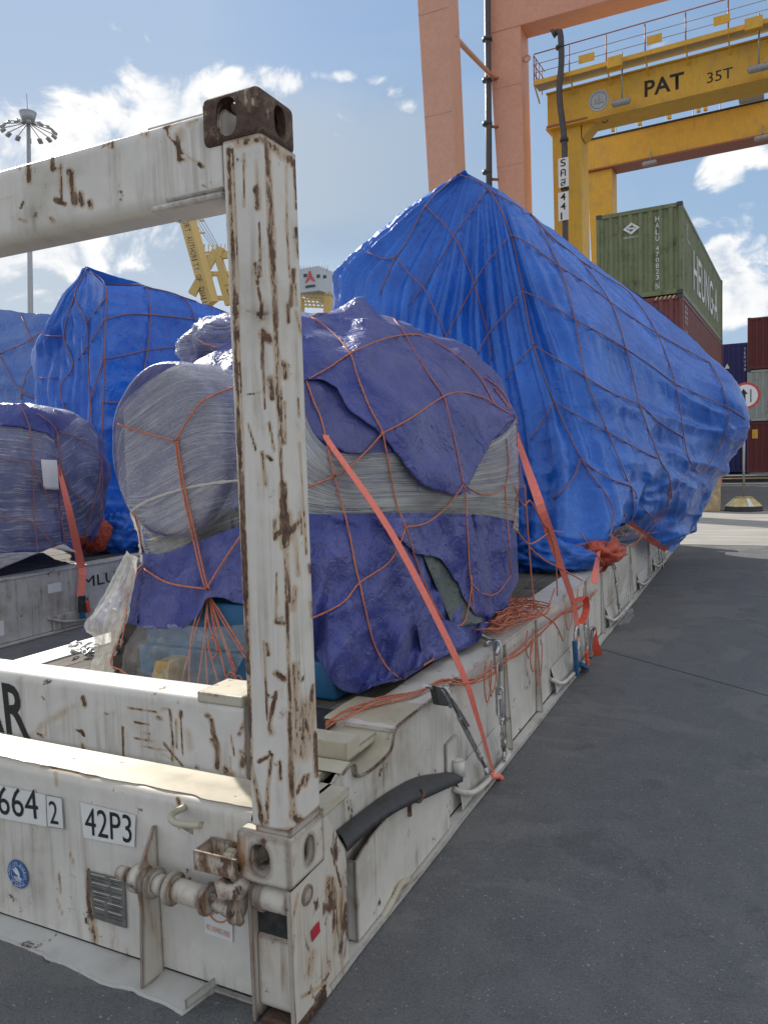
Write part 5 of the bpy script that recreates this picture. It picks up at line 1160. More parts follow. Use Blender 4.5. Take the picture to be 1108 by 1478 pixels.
front_lines = [[J1, (290, 581), (341, 557), (364, 548)], [J1, (210, 625), (170, 612)], [J1, (262, 700), (277, 770), (292, 835), J2], [(256, 638), (266, 700), (282, 772), (297, 838), (302, 850)], [J2, (245, 842), (212, 824), J3], [J2, (325, 806), (362, 752)], [J3, (184, 785), (184, 745)]]
net('rope_net', 'salmon ropes knotted in a star across the filmed drum, left of the corner post', front_lines, bvN, .0045, 'rope', .035)
tag(MB().tube([ony(284, 489, 1.6), ony(295, 496, 1.58), ony(318, 503, 1.58), ony(366, 505, 1.6)], .0045, 6).build('cross_rope', 'rope'), 'short salmon rope crossing the filmed bundle on top of the drum', 'rope')
# ropes hanging in front of the blue base, gathered at one knot
m = MB(); kn = cast(bvF, 298, 850, .06)
for k, (xe, ye, sw, yp) in enumerate([(262, 985, 6, .92), (272, 994, -8, .9), (300, 1000, 2, .9), (283, 1000, 14, .88), (318, 998, -6, .9), (330, 996, 10, .9), (341, 970, 8, .92), (349, 1002, 4, .9), (352, 940, 2, .9), (358, 955, 0, .9), (316, 940, -3, .9), (326, 975, 6, .93)]):
    e = ony(xe, min(ye, 1002), yp); e[2] = max(e[2], DZ+.006); md_ = (kn+e)/2+V3(sw*.0022, -.02, .02*math.sin(k)); ptsk = [kn+V3(random.uniform(-.008, .008), -.01, 0), kn*.8+md_*.2+V3(sw*.0006, 0, -.01), md_, e*.85+md_*.15, e]
    m.tube(smoothcurve(np.array(ptsk), 22).tolist(), .0036, 6)
for cx_, cy_ in ((334, 985), (345, 990), (307, 935)):
    c_ = ony(cx_, cy_, .9); lp = [c_+V3(.022*math.cos(t), .0, .045*math.sin(t)) for t in np.linspace(0, 2*math.pi, 16)[:-1]]; m.tube(lp, .0036, 6, closed=True)
m.tube([kn+V3(-.012, -.015, .03), kn+V3(.004, -.018, .0), kn+V3(0, -.015, -.03)], [.010, .016, .012], 8)
tag(m.build('rope_tassel', 'rope'), 'bunch of loose salmon rope ends hanging from one knot above the blue base', 'rope')
m = MB(); p0 = cast(bvF, 190, 812, .05)
m.tube(smoothcurve(np.array([p0, ony(184, 840, 1.0), ony(178, 880, .98), ony(168, 930, .93), ony(160, 958, .9), ony(175, 968, .87), ony(200, 985, .86), onz(232, 998, DZ+.01)]), 50).tolist(), .0042, 6)
m.tube(smoothcurve(np.array([p0+V3(.01, 0, 0), ony(187, 850, .99), ony(182, 890, .96), ony(174, 935, .93)]), 30).tolist(), .0036, 6)
tag(m.build('hanging_rope', 'rope'), 'single salmon rope dangling down the torn film at the left front corner', 'rope')

# ---- straps
def strap(name, label, P, w, mat='strap', wd=(.5, .8, 0), th=.003, knot=None, parts=None):
    c_ = smoothcurve(np.array(P), 40); ws = np.interp(np.linspace(0, 1, 40), np.linspace(0, 1, len(w)), w).tolist() if isinstance(w, (list, tuple)) else w
    o = MB().ribbon(c_.tolist(), wd, ws, th).build(name, mat); return tag(o, label, 'strap')
a1 = cast(bvN, 476, 640, .03); a2 = cast(bvN, 556, 752, .05); a3 = onx(660, 955, -.03); a4 = onx(713, 1120, .012)
strap('lashing_strap', 'pink-orange ratchet strap slanting down over the film band to the first lashing bar', [cast(bvN, 470, 628, .015), a1, a2*.9+a3*.1, a3, onx(690, 1040, .005), a4], [.028, .032, .034, .033, .022, .012])
MB().tube([a4+V3(.0, -.03, .01), a4, a4+V3(0, .05, -.01)], [.012, .02, .01], 8)
tag(MB().tube(smoothcurve(np.array([a4+V3(.0, -.05, .015), a4+V3(.015, 0, .0), a4+V3(0, .06, -.02), a4+V3(.01, .09, -.05)]), 12).tolist(), .014, 8).build('strap_knot', 'strap'), 'knotted tail of the pink-orange strap tied around the first lashing bar', 'strap')
b1 = cast(bvF, 752, 640, .05); b3 = onx(824, 860, .0)
strap('lashing_strap', 'pink-orange strap running from behind the purple machine down past the bright blue tarp', [cast(bvF, 748, 625, .03), b1+V3(.02, 0, 0), onx(778, 725, -.02), onx(800, 790, -.01), b3, onx(832, 895, .01), onx(832, 925, .012)], [.035, .045, .06, .06, .045, .04, .035], wd=(.6, .6, .3))
strap('loose_strap', 'pink-red strap tail hanging down beside the ratchet buckle', [onx(832, 868, .0), onx(843, 862, .03), onx(846, 880, .03), onx(838, 900, .02)], .05, 'strap_red', wd=(.8, .5, 0))
strap('strap_tail', 'wide red strap end curling over the dark asphalt below the ratchet', [onx(856, 905, .01), onx(859, 930, .02), onx(865, 960, .04), onx(860, 975, .05), onx(850, 980, .06)], [.04, .07, .09, .09, .07], 'strap_red', wd=(.9, .5, .0))
strap('thin_strap', 'narrow pink strap hanging from the blue tarp foot to the rail', [onx(867, 775, -.06), onx(863, 800, -.03), onx(860, 820, .0), onx(857, 842, .01)], [.03, .03, .04, .06], 'strap', wd=(.6, .7, .2))
# ratchet with blue handle and hooks
rt = thing('ratchet_buckle', 'steel ratchet tensioner with blue handle hanging on the rail under the strap', 'ratchet', onx(838, 935, .0))
c_ = onx(832, 922, .02)
MB().tube([c_+V3(.0, .06*math.cos(t), .085*math.sin(t)) for t in np.linspace(0, 2*math.pi, 20)[:-1]], .012, 8, closed=True).build('ratchet_drum', 'galv', rt)
MB().bar(onx(829, 925, .02), onx(832, 975, .025), .03, .035).build('ratchet_frame', 'ratchet_blue', rt, bevel=.004)
MB().bar(onx(836, 958, .03), onx(846, 965, .035), .05, .03).build('ratchet_handle', 'ratchet_blue', rt, bevel=.004)
MB().bar(onx(846, 940, .03), onx(848, 968, .03), .02, .05).build('red_webbing', 'strap_red', rt, bevel=.003)
MB().bar(onx(854, 912, .03), onx(851, 950, .035), .02, .05).build('ratchet_plate', 'wrap_steel', rt, bevel=.004)
MB().tube(smoothcurve(np.array([onx(852, 925, .02), onx(858, 912, .02), onx(856, 905, .02), onx(850, 910, .02)]), 12).tolist(), .009, 8).build('hook', 'galv', rt)
# lashing chain and turnbuckles
def turnbuckle(label, p, q, top_hook=True):
    p = np.array(p); q = np.array(q); t = thing('turnbuckle', label, 'turnbuckle', q); d = (q-p); L = np.linalg.norm(d); d /= L; sd = np.cross(d, (1, .3, 0)); sd /= np.linalg.norm(sd)
    a = p+d*L*.36; b = p+d*L*.86
    for s_ in (-1, 1): MB().tube([a+sd*.0*s_, a+sd*.014*s_+d*.02, b+sd*.014*s_-d*.02, b], .0065, 8).build('body_rod', 'galv', t)
    MB().cyl(a-d*.015, a+d*.03, .014, n=10).build('nut', 'galv', t); MB().cyl(b-d*.03, b+d*.012, .014, n=10).build('nut', 'galv', t)
    MB().cyl(p, a+d*.1, .008, n=8).build('threaded_rod', 'wrap_steel', t); MB().cyl(b-d*.08, q, .008, n=8).build('threaded_rod', 'wrap_steel', t)
    MB().tube([q+d*.022+(sd*math.cos(u)+d*math.sin(u))*.024 for u in np.linspace(0, 2*math.pi, 14)[:-1]], .0075, 7, closed=True).build('shackle', 'galv', t)
    MB().cyl(q+sd*.035+d*.03, q-sd*.035+d*.03, .008, n=8).build('shackle_pin', 'galv', t)
    return t
tb1 = turnbuckle('steel turnbuckle with black grip slanting down to the first lashing bar', onx(640, 990, .0), onx(700, 1108, .012))
hk = smoothcurve(np.array([onx(612, 990, -.02), onx(635, 996, .005), onx(644, 1008, .01), onx(650, 1020, .01)]), 14)
MB().tube(hk.tolist(), .009, 8).build('claw_hook', 'galv', tb1)
MB().prism([onx(628, 990, .012), onx(643, 994, .012), onx(648, 1020, .012), onx(634, 1018, .012)], (-.03, 0, 0)).build('grip', 'rubber', tb1, bevel=.005)
MB().cyl(onx(642, 992, .02), onx(676, 1048, .03), .006, n=8).build('lever', 'galv', tb1)
def chain(label, p, q, link=.075, r=.006, n=None, long_from=None):
    p = np.array(p); q = np.array(q); t = thing('lashing_chain', label, 'chain', q); d = q-p; L = np.linalg.norm(d); d /= L; s1 = np.cross(d, (1, 0, 0)); s1 /= np.linalg.norm(s1); s2 = np.cross(d, s1)
    n = n or int(L/(link*.72))
    for k in range(n):
        c0_ = p+d*(k+.5)*L/n; sd = s1 if k % 2 else s2; h = L/n*.66; w = min(.018, h*.5)
        lp = []
        for u in np.linspace(0, 2*math.pi, 17)[:-1]: lp.append(c0_+sd*w*math.cos(u)+d*(math.sin(u)*w*.9+math.copysign(h-w*.9, math.sin(u))))
        MB().tube(lp, r, 6, closed=True).build('link', 'galv', t)
    return t
chain('galvanised chain of long links hanging from the rail to the first lashing bar', onx(717, 930, .0), onx(722, 1030, .006), n=3)
turnbuckle('slim galvanised turnbuckle below the long-linked chain', onx(722, 1010, .006), onx(727, 1086, .012))
turnbuckle('turnbuckle hanging beside the ratchet on the second lashing bar', onx(843, 880, .0), onx(846, 948, .012))
turnbuckle('turnbuckle on the third lashing bar with film caught on it', onx(886, 822, .0), onx(893, 880, .012))
chain('short chain at the rail above the third lashing bar', onx(884, 805, .0), onx(887, 826, .005), n=4)
turnbuckle('far turnbuckle under the orange hem', onx(954, 790, .0), onx(956, 815, .012))
chain('far chain hanging from the rail under the orange hem', onx(950, 788, .0), onx(952, 812, .01), n=6)
# steel lashing rods reaching across the deck edge
lr = thing('lashing_rods', 'pair of dark steel hook rods lying across the deck edge behind the purple skirt', 'lashing rod', onz(690, 900, DZ+.03))
for dy in (0, .05): MB().tube([onz(655+dy*60, 898, DZ+.12), onz(708+dy*50, 925, DZ+.02)], .011, 8).build('rod', 'wrap_steel', lr)
MB().tube(smoothcurve(np.array([onz(700, 930, DZ+.02), onz(712, 925, DZ+.03), onx(718, 932, .0), onx(716, 945, .01)]), 12).tolist(), .012, 8).build('hook', 'galv', lr)
# coil of spare rope on the rail and strands strung along the edge
m = MB()
ct = onz(725, 907, DZ+.02)
for k in range(26):
    a = random.uniform(0, 6.28); L = random.uniform(.18, .42); wdt = random.uniform(.04, .12); c_ = ct+V3(random.uniform(-.10, .07), random.uniform(-.15, .42), .0)
    ring = []
    for u in np.linspace(0, 2*math.pi, 15)[:-1]: ring.append(c_+V3(wdt*math.cos(u)+.02*math.sin(3*u+k), L*math.sin(u)*.8, .012+.018*abs(math.sin(u*2+k))+.002*k))
    m.tube(smoothcurve(np.array(ring+[ring[0]]), 34).tolist(), .0045, 5)
tag(m.build('rope_coil', 'rope'), 'tangled coil of salmon rope heaped on the rail edge right of the purple skirt', 'rope')
m = MB()
edge = [(470, 1045), (500, 1030), (545, 1012), (600, 997), (640, 985), (680, 978), (715, 960), (750, 935), (780, 912), (810, 885), (835, 870), (860, 850)]
for k in range(5):
    P = []
    for (x, y) in edge:
        q = onx(x+random.uniform(-4, 4), y+random.uniform(-5, 7)+k*1.2, -.02+.005*k) if x > 640 else onz(x, y+random.uniform(-6, 7), DZ+.012+.004*k)
        if q[0] > .01: q[0] = .01
        P.append(q)
    m.tube(smoothcurve(np.array(P), 90).tolist(), .0036, 5)
for k, (x, y, h_) in enumerate([(705, 985, 60), (712, 990, 40), (771, 955, 45), (778, 960, 60), (765, 940, 40), (822, 900, 40), (838, 880, 50)]):
    P = [onx(x-4, y-30, .0), onx(x-6, y-30+h_*.6, .008), onx(x-2, y-30+h_, .01), onx(x+3, y-30+h_*.6, .008), onx(x+4, y-32, .0)]; m.tube(smoothcurve(np.array(P), 24).tolist(), .0036, 5)
tag(m.build('edge_ropes', 'rope'), 'several salmon rope strands strung along the rail edge with drooping loops', 'rope')
# tail ends of the big net hanging to the deck between the two loads
m = MB()
hang = [[(757, 700), (760, 745), (764, 800), (768, 850), (771, 880)], [(790, 760), (800, 795), (803, 830), (804, 860)], [(742, 702), (755, 730), (764, 722), (775, 740), (790, 763), (812, 768)], [(764, 790), (785, 808), (812, 822), (840, 838)], [(745, 765), (764, 785), (790, 770)], [(880, 770), (884, 800), (882, 812)], [(900, 742), (925, 768), (948, 768)], [(968, 700), (955, 740), (925, 780), (895, 805)], [(912, 752), (905, 775), (900, 800)], [(800, 850), (790, 875), (770, 890), (750, 885), (740, 870)], [(768, 850), (775, 880), (800, 900), (812, 925)], [(985, 690), (960, 730), (930, 765), (905, 800)], [(836, 768), (860, 800), (872, 815)]]
for L in hang:
    C2 = resample(catmull(np.array(L, float), np.linspace(0, len(L)-1, 30)), 22); P = []
    for x, y in C2:
        q1 = cast(bvB, x, y, .03); q2 = onx(x, y, .0); P.append(q1 if np.linalg.norm(q1-CAM) < np.linalg.norm(q2-CAM) else q2)
    P = np.array(P); d = np.linalg.norm(P-CAM, axis=1); dr = (P-CAM)/d[:, None]
    for _ in range(8): d[1:-1] = (d[:-2]+2*d[1:-1]+d[2:])/4
    m.tube((CAM+dr*d[:, None]).tolist(), .0048, 6)
tag(m.build('net_ends', 'rope'), 'slack salmon net ends drooping from the foot of the tall blue tent to the rail', 'rope')
# scrap of clear film caught on the third bar
cf = crumple('film_scrap', onx(902, 893, .03), (.05, .28, .07), 'film_clear', None, 4., 30, 20, .5); tag(cf, 'crumpled scrap of clear film snagged on the third lashing bar', 'plastic film')
T = np.zeros((26, 20, 3))
for i in range(26):
    for j in range(20): a = i/25; b_ = j/19; T[i, j] = onx(895+b_*20-a*6, 812+a*62, .004+.02*math.sin(b_*9+a*4)*a)
cf = grid_mesh('hanging_film', T, 'film_clear', None); tag(cf, 'thin clear film draping over the rail beyond the ratchet', 'plastic film')

# ------------------------------------------------------------------ second flat rack and its loads
X2 = -5.05
rk2, _, _, _ = rack('flat_rack', 'grey-white flat rack on the left, parallel to the near one, marked MLU 70', X2, 1.0, False)
MB().box((X2-RW, 1.0, 0), (X2, 1.2, .6)).build('end_sill', 'rack_grey', rk2, bevel=.006)
Pm = [onx(x, y, X2-.0595) for x, y in ((120, 849), (158, 842), (158, 820), (120, 827))]; Pm = [np.array([X2-.0595, p[1], p[2]]) for p in Pm]
text('rack_number', 'MLU 70', Pm[0], (0, 1, 0), (0, 0, 1), .115, 'black_ink', rk2, width=.78, lift=.002)
label_plate('white_plate', 'white_label', rk2, (X2-.0595, onx(75, 845, X2)[1], .40), (0, 1, 0), (0, 0, 1), .16, .09)
label_plate('white_plate', 'white_label', rk2, (X2-.0595, onx(0, 915, X2)[1], .10), (0, 1, 0), (0, 0, 1), .09, .14)
MB().tube(smoothcurve(np.array([(X2-.055, 3.55, .16), (X2-.0, 3.7, .1), (X2+.0, 4.0, .06), (X2-.0, 4.2, .06)]), 20).tolist(), .014, 8).build('lashing_bar', 'rack_grey', rk2)
MB().box((X2-.056, 3.6, .02), (X2-.03, 4.15, .17)).build('pocket_cover', 'rack_grey', rk2, bevel=.01)
# tall blue tarp, right face flat in shade, left face pleated
ap = bx(126, 388, 5.7)
prof = [
 [V3(-6.4, 9.5, 3.9), V3(-6.4, 10.5, 2.5), V3(-6.4, 10.5, .62)],
 [ap+V3(-.1, .5, -.05), V3(-8.2, 8.6, 2.9), V3(-7.6, 8.8, .62)],
 [ap, bx(92, 430, 5.9), bx(62, 485, 6.1), bx(50, 512, 6.2), bx(55, 560, 6.1), bx(58, 610, 5.9), V3(-7.4, 6, .62)],
 [ap, bx(108, 440, 5.65), bx(92, 500, 5.65), bx(90, 600, 5.5), V3(-6.7, 5.3, .62)],
 [ap+V3(.06, -.02, 0), bx(130, 450, 5.4), bx(128, 560, 5.3), bx(132, 660, 5.1), V3(-6.0, 5.05, .62)],
 [bx(152, 411, 5.4), bx(152, 520, 5.25), bx(149, 600, 5.15), bx(148, 700, 5.05), bx(150, 790, 4.95)],
 [bx(210, 414, 6.1), bx(215, 520, 5.9), bx(208, 640, 5.7), bx(205, 720, 5.6), bx(205, 780, 5.5)],
 [bx(262, 428, 7.0), bx(265, 520, 6.8), bx(262, 640, 6.6), bx(260, 760, 6.4)],
 [bx(345, 458, 8.6), bx(345, 520, 8.5), bx(340, 640, 8.2), bx(335, 740, 8.2)],
 [bx(390, 480, 9.8), V3(-5.2, 9.9, 2.6), V3(-5.2, 9.9, 1.5), V3(-5.3, 9.9, .62)],
 [V3(-6.2, 9.4, 3.85), V3(-6.0, 10.5, 2.4), V3(-6.0, 10.5, .62)]]
# top ridge must close: back profiles share the front ridge line
prof[0][0] = bx(300, 440, 8.0); prof[10][0] = bx(345, 458, 8.6); prof[9][0] = bx(375, 468, 9.3); prof[1][0] = bx(170, 402, 6.0)
P0 = loft(prof, 300, 150, closed=True, sm=.5)
n = normals(P0); uA, uB = keyu(P0, 60, 520), keyu(P0, 151, 560)
mid_ = int(P0.shape[0]*uB)+4; n = n*np.sign(((CAM-P0)*n).sum(-1)[mid_, 60])
U, Vv = np.meshgrid(np.linspace(0, 1, P0.shape[0]), np.linspace(0, 1, P0.shape[1]), indexing='ij'); s = (U-uA)/(uB-uA)
ph = s*7.5+.6*fbm(np.stack([s*4, Vv*2, s*0], -1), 3); fold = (1-np.abs(2*(ph % 1)-1))**1.5
amp = np.interp(s, [-.2, 0, .5, .95, 1.02], [0, .8, 1, .7, 0])*np.clip(Vv*4, 0, 1)
P2_ = P0+n*(.14*amp*(fold-.4)+.06*crease(P0*np.array([.7, .5, 1.6]), 2)+.01*crease(P0*4.5, 1)+np.clip((Vv-.75)*4, 0, 1)*.10*fbm(P0*2.2, 3, True))[..., None]
t2 = thing('tall_tarped_load', 'tall boxy blue tarp with pleated left face, behind the filmed bundle', 'tarped load', (-6.2, 7, DZ))
grid_mesh('tarp', P2_, 'tarp_blue', t2); bvT = bvh_of(P2_)
tl = [[(126, 389), (152, 411), (152, 460), (151, 516), (149, 580), (147, 640), (148, 700)], [(152, 461), (184, 453), (217, 454), (250, 457), (282, 461)], [(150, 518), (187, 511), (213, 505), (271, 499)], [(149, 580), (179, 580), (203, 560)], [(152, 411), (180, 411), (210, 414), (217, 454), (213, 505), (203, 560)], [(210, 414), (262, 428), (282, 461), (285, 480)],
      [(126, 389), (108, 426), (125, 467), (127, 515), (130, 580), (132, 610), (134, 650)], [(108, 426), (92, 484), (106, 526), (87, 559), (95, 594)], [(66, 484), (92, 485)], [(57, 545), (84, 545)], [(125, 467), (152, 430)], [(106, 526), (127, 500), (150, 461)], [(130, 580), (149, 518)], [(262, 428), (300, 440), (330, 452)]]
net('rope_net', 'dull brown rope net over the pleated tall tarp on the left rack', tl, bvT, .008, 'rope_dull', .03)
# low filmed bundle in front of it
sec = [
 [V3(-7.4, 1.9, .62), V3(-7.4, 1.9, 1.6), V3(-6.9, 1.9, 2.0), V3(-6.2, 1.9, 2.0), V3(-5.6, 1.9, 1.7), V3(-5.45, 1.9, 1.2), V3(-5.4, 1.9, .62)],
 [V3(-7.4, 2.6, .62), V3(-7.4, 2.6, 1.7), V3(-6.9, 2.6, 2.3), V3(-6.2, 2.7, 2.36), V3(-5.6, 2.8, 2.1), V3(-5.36, 2.8, 1.5), V3(-5.34, 2.8, .62)],
 [V3(-7.3, 3.4, .62), V3(-7.3, 3.4, 1.7), V3(-6.9, 3.4, 2.25), V3(-6.3, 3.4, 2.38), bx(60, 592, 3.5), bx(70, 660, 3.5), bx(75, 790, 3.55)],
 [V3(-7.2, 4.0, .62), V3(-7.2, 4.0, 1.5), V3(-6.9, 4.0, 2.0), bx(80, 598, 4.3), bx(108, 600, 4.1), bx(128, 660, 4.05), bx(115, 775, 4.0)],
 [V3(-7.0, 4.6, .62), V3(-7.0, 4.6, 1.3), V3(-6.7, 4.6, 1.8), bx(110, 602, 4.6), bx(140, 630, 4.5), bx(155, 680, 4.4), bx(140, 775, 4.3)],
 [V3(-6.6, 4.8, .62), V3(-6.6, 4.8, 1.2), V3(-6.4, 4.8, 1.5), V3(-6.3, 4.8, 1.6), V3(-6.2, 4.8, 1.5), V3(-6.1, 4.8, 1.2), V3(-6.1, 4.8, .62)]]
P0 = loft(sec, 90, 110, sm=.5); n = normals(P0); n *= np.sign((n*(P0-np.array([-6.3, 3.3, 1.3]))).sum(-1, keepdims=True)+1e-9)
P0 = P0+n*(.05*crease(P0*np.array([1.2, 1.2, 2.4]), 2)+.012*crease(P0*5, 1))[..., None]; bvL = bvh_of(P0)
t3 = thing('wrapped_bundle', 'low film-wrapped dark blue bundle at the left edge with a white paper sheet on it', 'wrapped bundle', (-6.3, 3.2, DZ))
grid_mesh('tarp_cover', P0, 'tarp_purple_dark', t3)
add_patch('film_wrap', 'film_wrap', t3, bvL, [(-20, 610), (20, 612), (60, 620), (78, 630)], [(-20, 800), (30, 795), (70, 790), (88, 786)], 50, 40, .02, .01, 3., 0)
add_patch('film_wrap', 'film_wrap', t3, bvL, [(78, 632), (95, 618), (115, 602), (140, 625)], [(92, 785), (110, 780), (130, 770), (150, 740)], 40, 40, .02, .01, 5., 0)
add_patch('paper_sheet', 'white_label', t3, bvL, [(59, 663), (82, 664)], [(63, 706), (85, 707)], 8, 10, .05, .0, 0, .002)
add_patch('plastic_foot', 'film_loose', t3, bvL, [(-20, 800), (40, 797), (90, 800)], [(-20, 838), (30, 832), (95, 822)], 40, 12, .12, .02, 5., 0)
add_patch('tarp_fold', 'tarp_purple', t3, bvL, [(-20, 568), (19, 572), (50, 592), (76, 603)], [(-20, 612), (20, 616), (55, 622), (80, 632)], 40, 14, .03, .015, 8., .004)
bl = [[(-10, 570), (19, 572), (42, 614), (47, 673), (49, 720), (50, 755), (57, 805), (63, 820)], [(-5, 660), (20, 665), (47, 673), (66, 710), (86, 742), (100, 818)], [(56, 598), (82, 622), (87, 680), (87, 742)], [(82, 622), (110, 632), (146, 664), (133, 735), (118, 790)], [(146, 664), (148, 700), (143, 748)], [(-5, 745), (20, 750), (50, 755), (90, 805)], [(82, 622), (95, 695), (125, 725)]]
net('rope_net', 'thin brown rope net over the low filmed bundle at the left edge', bl, bvL, .006, 'rope_dull', .06)
strap('lashing_strap', 'red strap from the filmed bundle on the left rack down to its rail ratchet', [cast(bvL, 84, 672, .04), cast(bvL, 100, 738, .15), onx(116, 812, X2+.005), onx(119, 830, X2+.01), onx(116, 862, X2+.01)], [.035, .06, .075, .08, .07], 'strap')
rt2 = thing('ratchet_buckle', 'small dark ratchet at the foot of the red strap on the left rack', 'ratchet', onx(118, 870, X2))
MB().bar(onx(118, 860, X2+.02), onx(118, 884, X2+.02), .06, .05).build('ratchet_frame', 'dark_steel', rt2, bevel=.006)
MB().bar(onx(124, 868, X2+.03), onx(127, 884, X2+.03), .05, .04).build('red_webbing', 'strap_red', rt2, bevel=.006)
MB().bar(onx(119, 884, X2+.03), onx(119, 893, X2+.03), .05, .04).build('ratchet_handle', 'ratchet_blue', rt2, bevel=.004)
sk = crumple('orange_bundle', bx(137, 772, 4.75), (.16, .16, .17), 'tarp_orange', None, 9., 40, 26, .35); tag(sk, 'crumpled orange tarp bundle between the left filmed bundle and tall blue tarp', 'cloth bundle')
crumple('tarp_foot', bx(168, 770, 5.1), (.3, .25, .22), 'tarp_blue', t2, 2.)
ch = thing('chain_heap', 'small heap of bright chain lying on the near rack deck at the left', 'chain', onz(120, 936, DZ))
for k in range(16):
    c_ = onz(118+random.uniform(-14, 22), 936+random.uniform(-8, 8), DZ+.01+random.random()*.02); u0 = random.random()*3
    MB().tube([c_+V3(.022*math.cos(u)*math.cos(u0)-.012*math.sin(u)*math.sin(u0), .022*math.cos(u)*math.sin(u0)+.012*math.sin(u)*math.cos(u0), .008*math.sin(u+k)) for u in np.linspace(0, 2*math.pi, 11)[:-1]], .0045, 5, closed=True).build('link', 'galv', ch)
# wide low blue tarp beyond, third row
prof = [[bx(-60, 440, 9.6), V3(-13, 11, 2.8), V3(-13, 11, 0)], [bx(-60, 440, 9.5), bx(-60, 520, 8.6), bx(-60, 640, 8.2), V3(-11.6, 8, 0)], [bx(0, 447, 9.2), bx(0, 520, 8.4), bx(5, 620, 8.0), V3(-10.4, 7.8, 0)], [bx(45, 452, 9.2), bx(50, 520, 8.4), bx(60, 620, 8.0), V3(-9.6, 7.8, 0)], [bx(75, 458, 9.2), bx(95, 520, 8.5), bx(110, 620, 8.2), V3(-9, 8, 0)], [bx(120, 475, 10), V3(-8.6, 9.8, 2.4), V3(-8.6, 9.8, 0)], [bx(20, 452, 10), V3(-10.5, 11.5, 2.6), V3(-10.5, 11.5, 0)]]
P0 = loft(prof, 110, 80, closed=True, sm=.4); n = normals(P0); n *= np.sign((n*(P0-np.array([-10.5, 9.5, 1.5]))).sum(-1, keepdims=True)+1e-9)
P0 = P0+n*(.12*crease(P0*np.array([.9, .9, 1.6]), 3))[..., None]
t4 = thing('low_tarped_load', 'broad soft blue tarp mound at the far left edge beyond the pleated tarp', 'tarped load', (-10.5, 9, 0)); grid_mesh('tarp', P0, 'tarp_blue_soft', t4); bvM = bvh_of(P0)
net('rope_net', 'sparse rope lines over the broad blue mound at the far left edge', [[(0, 510), (35, 495), (66, 475)], [(0, 515), (25, 560), (50, 575)], [(30, 455), (50, 500)], [(30, 575), (38, 540), (55, 520)]], bvM, .01, 'rope_dull', .04)
# ------------------------------------------------------------------ freight containers
def corrugated(x0, x1, z0, z1, pitch, depth, y=0., wave=(.35, .15, .35, .15)):
    """trapezoid corrugation profile along x: list of (x,y)"""
    n = max(1, round((x1-x0)/pitch)); p = (x1-x0)/n; out = [(x0, y)]
    for k in range(n):
        a = x0+k*p
        out += [(a+p*wave[0], y), (a+p*(wave[0]+wave[1]), y+depth), (a+p*(wave[0]+wave[1]+wave[2]), y+depth), (a+p, y)]
    return out
def container(L, mat, label, loc, npitch=.27, door=False, group=None, sideink=None):
    Wd, Hh = 2.438, 2.591
    t = thing('freight_container', label, 'container', (0, 0, 0), group)
    pr_ = corrugated(.09, Wd-.09, 0, 0, npitch, .045, .03)
    def wall(pts, f, nm, nstep=1):
        V = []; n_ = len(pts)
        for z in (.17, Hh-.13): V += [f(a, b, z) for a, b in pts]
        MB().add(V, [(i, i+1, n_+i+1, n_+i) for i in range(n_-1)]).build(nm, mat, t, recalc=False)
    wall(pr_, lambda a, b, z: (a, b, z), 'end_wall')
    wall(pr_, lambda a, b, z: (a, L-b, z), 'end_wall')
    ps = corrugated(.12, L-.12, 0, 0, .28, .036, .03)
    wall(ps, lambda a, b, z: (Wd-b, a, z), 'side_wall'); wall(ps, lambda a, b, z: (b, a, z), 'side_wall')
    for xa in (0, Wd-.1):
        for ya in (0, L-.12): MB().box((xa, ya, .118), (xa+.1, ya+.12, Hh-.118)).build('corner_post', mat, t, bevel=.01)
        MB().box((xa+.02, .12, .0), (xa+.08, L-.12, .17)).build('bottom_rail', mat, t); MB().box((xa+.02, .12, Hh-.13), (xa+.08, L-.12, Hh-.03)).build('top_rail', mat, t)
    for ya in (.02, L-.08):
        MB().box((.1, ya, .02), (Wd-.1, ya+.06, .17)).build('end_sill', mat, t); MB().box((.1, ya, Hh-.13), (Wd-.1, ya+.06, Hh-.02)).build('end_header', mat, t)
    for xa in (-.003, Wd-.159):
        for ya in (-.003, L-.175):
            for za in (0, Hh-.118): MB().box((xa, ya, za), (xa+.162, ya+.178, za+.118)).build('corner_casting', 'dark_steel', t, bevel=.012)
    MB().box((.05, .05, Hh-.05), (Wd-.05, L-.05, Hh-.03)).build('roof', mat, t)
    t.location = Vector([float(v) for v in loc]); return t
def put_copy(src, loc, label, mat=None, group=None):
    c = copy_tree(src); c.location = Vector([float(v) for v in loc]); c['label'] = label
    if mat:
        for ch in c.children:
            if ch.material_slots and ch.active_material.name != 'dark_steel': 
                ch.data = ch.data.copy(); ch.data.materials[0] = MATS[mat]
    return c
cn = ond(984.5, 289, 21.9)          # top near right corner of the green container
gx, gy, gz = cn[0]-2.438, cn[1], cn[2]-2.591
GR = container(12.19, 'box_green', 'dark green container on top of the stack, lettered HEUNG-A on its long side', (0, 0, 0))
def on_face(parent, s, x, z, h, w, name='print', mat='white_ink'): text(name, s, (x, .022, z), (1, 0, 0), (0, 0, 1), h, mat, parent, width=w, lift=.01)
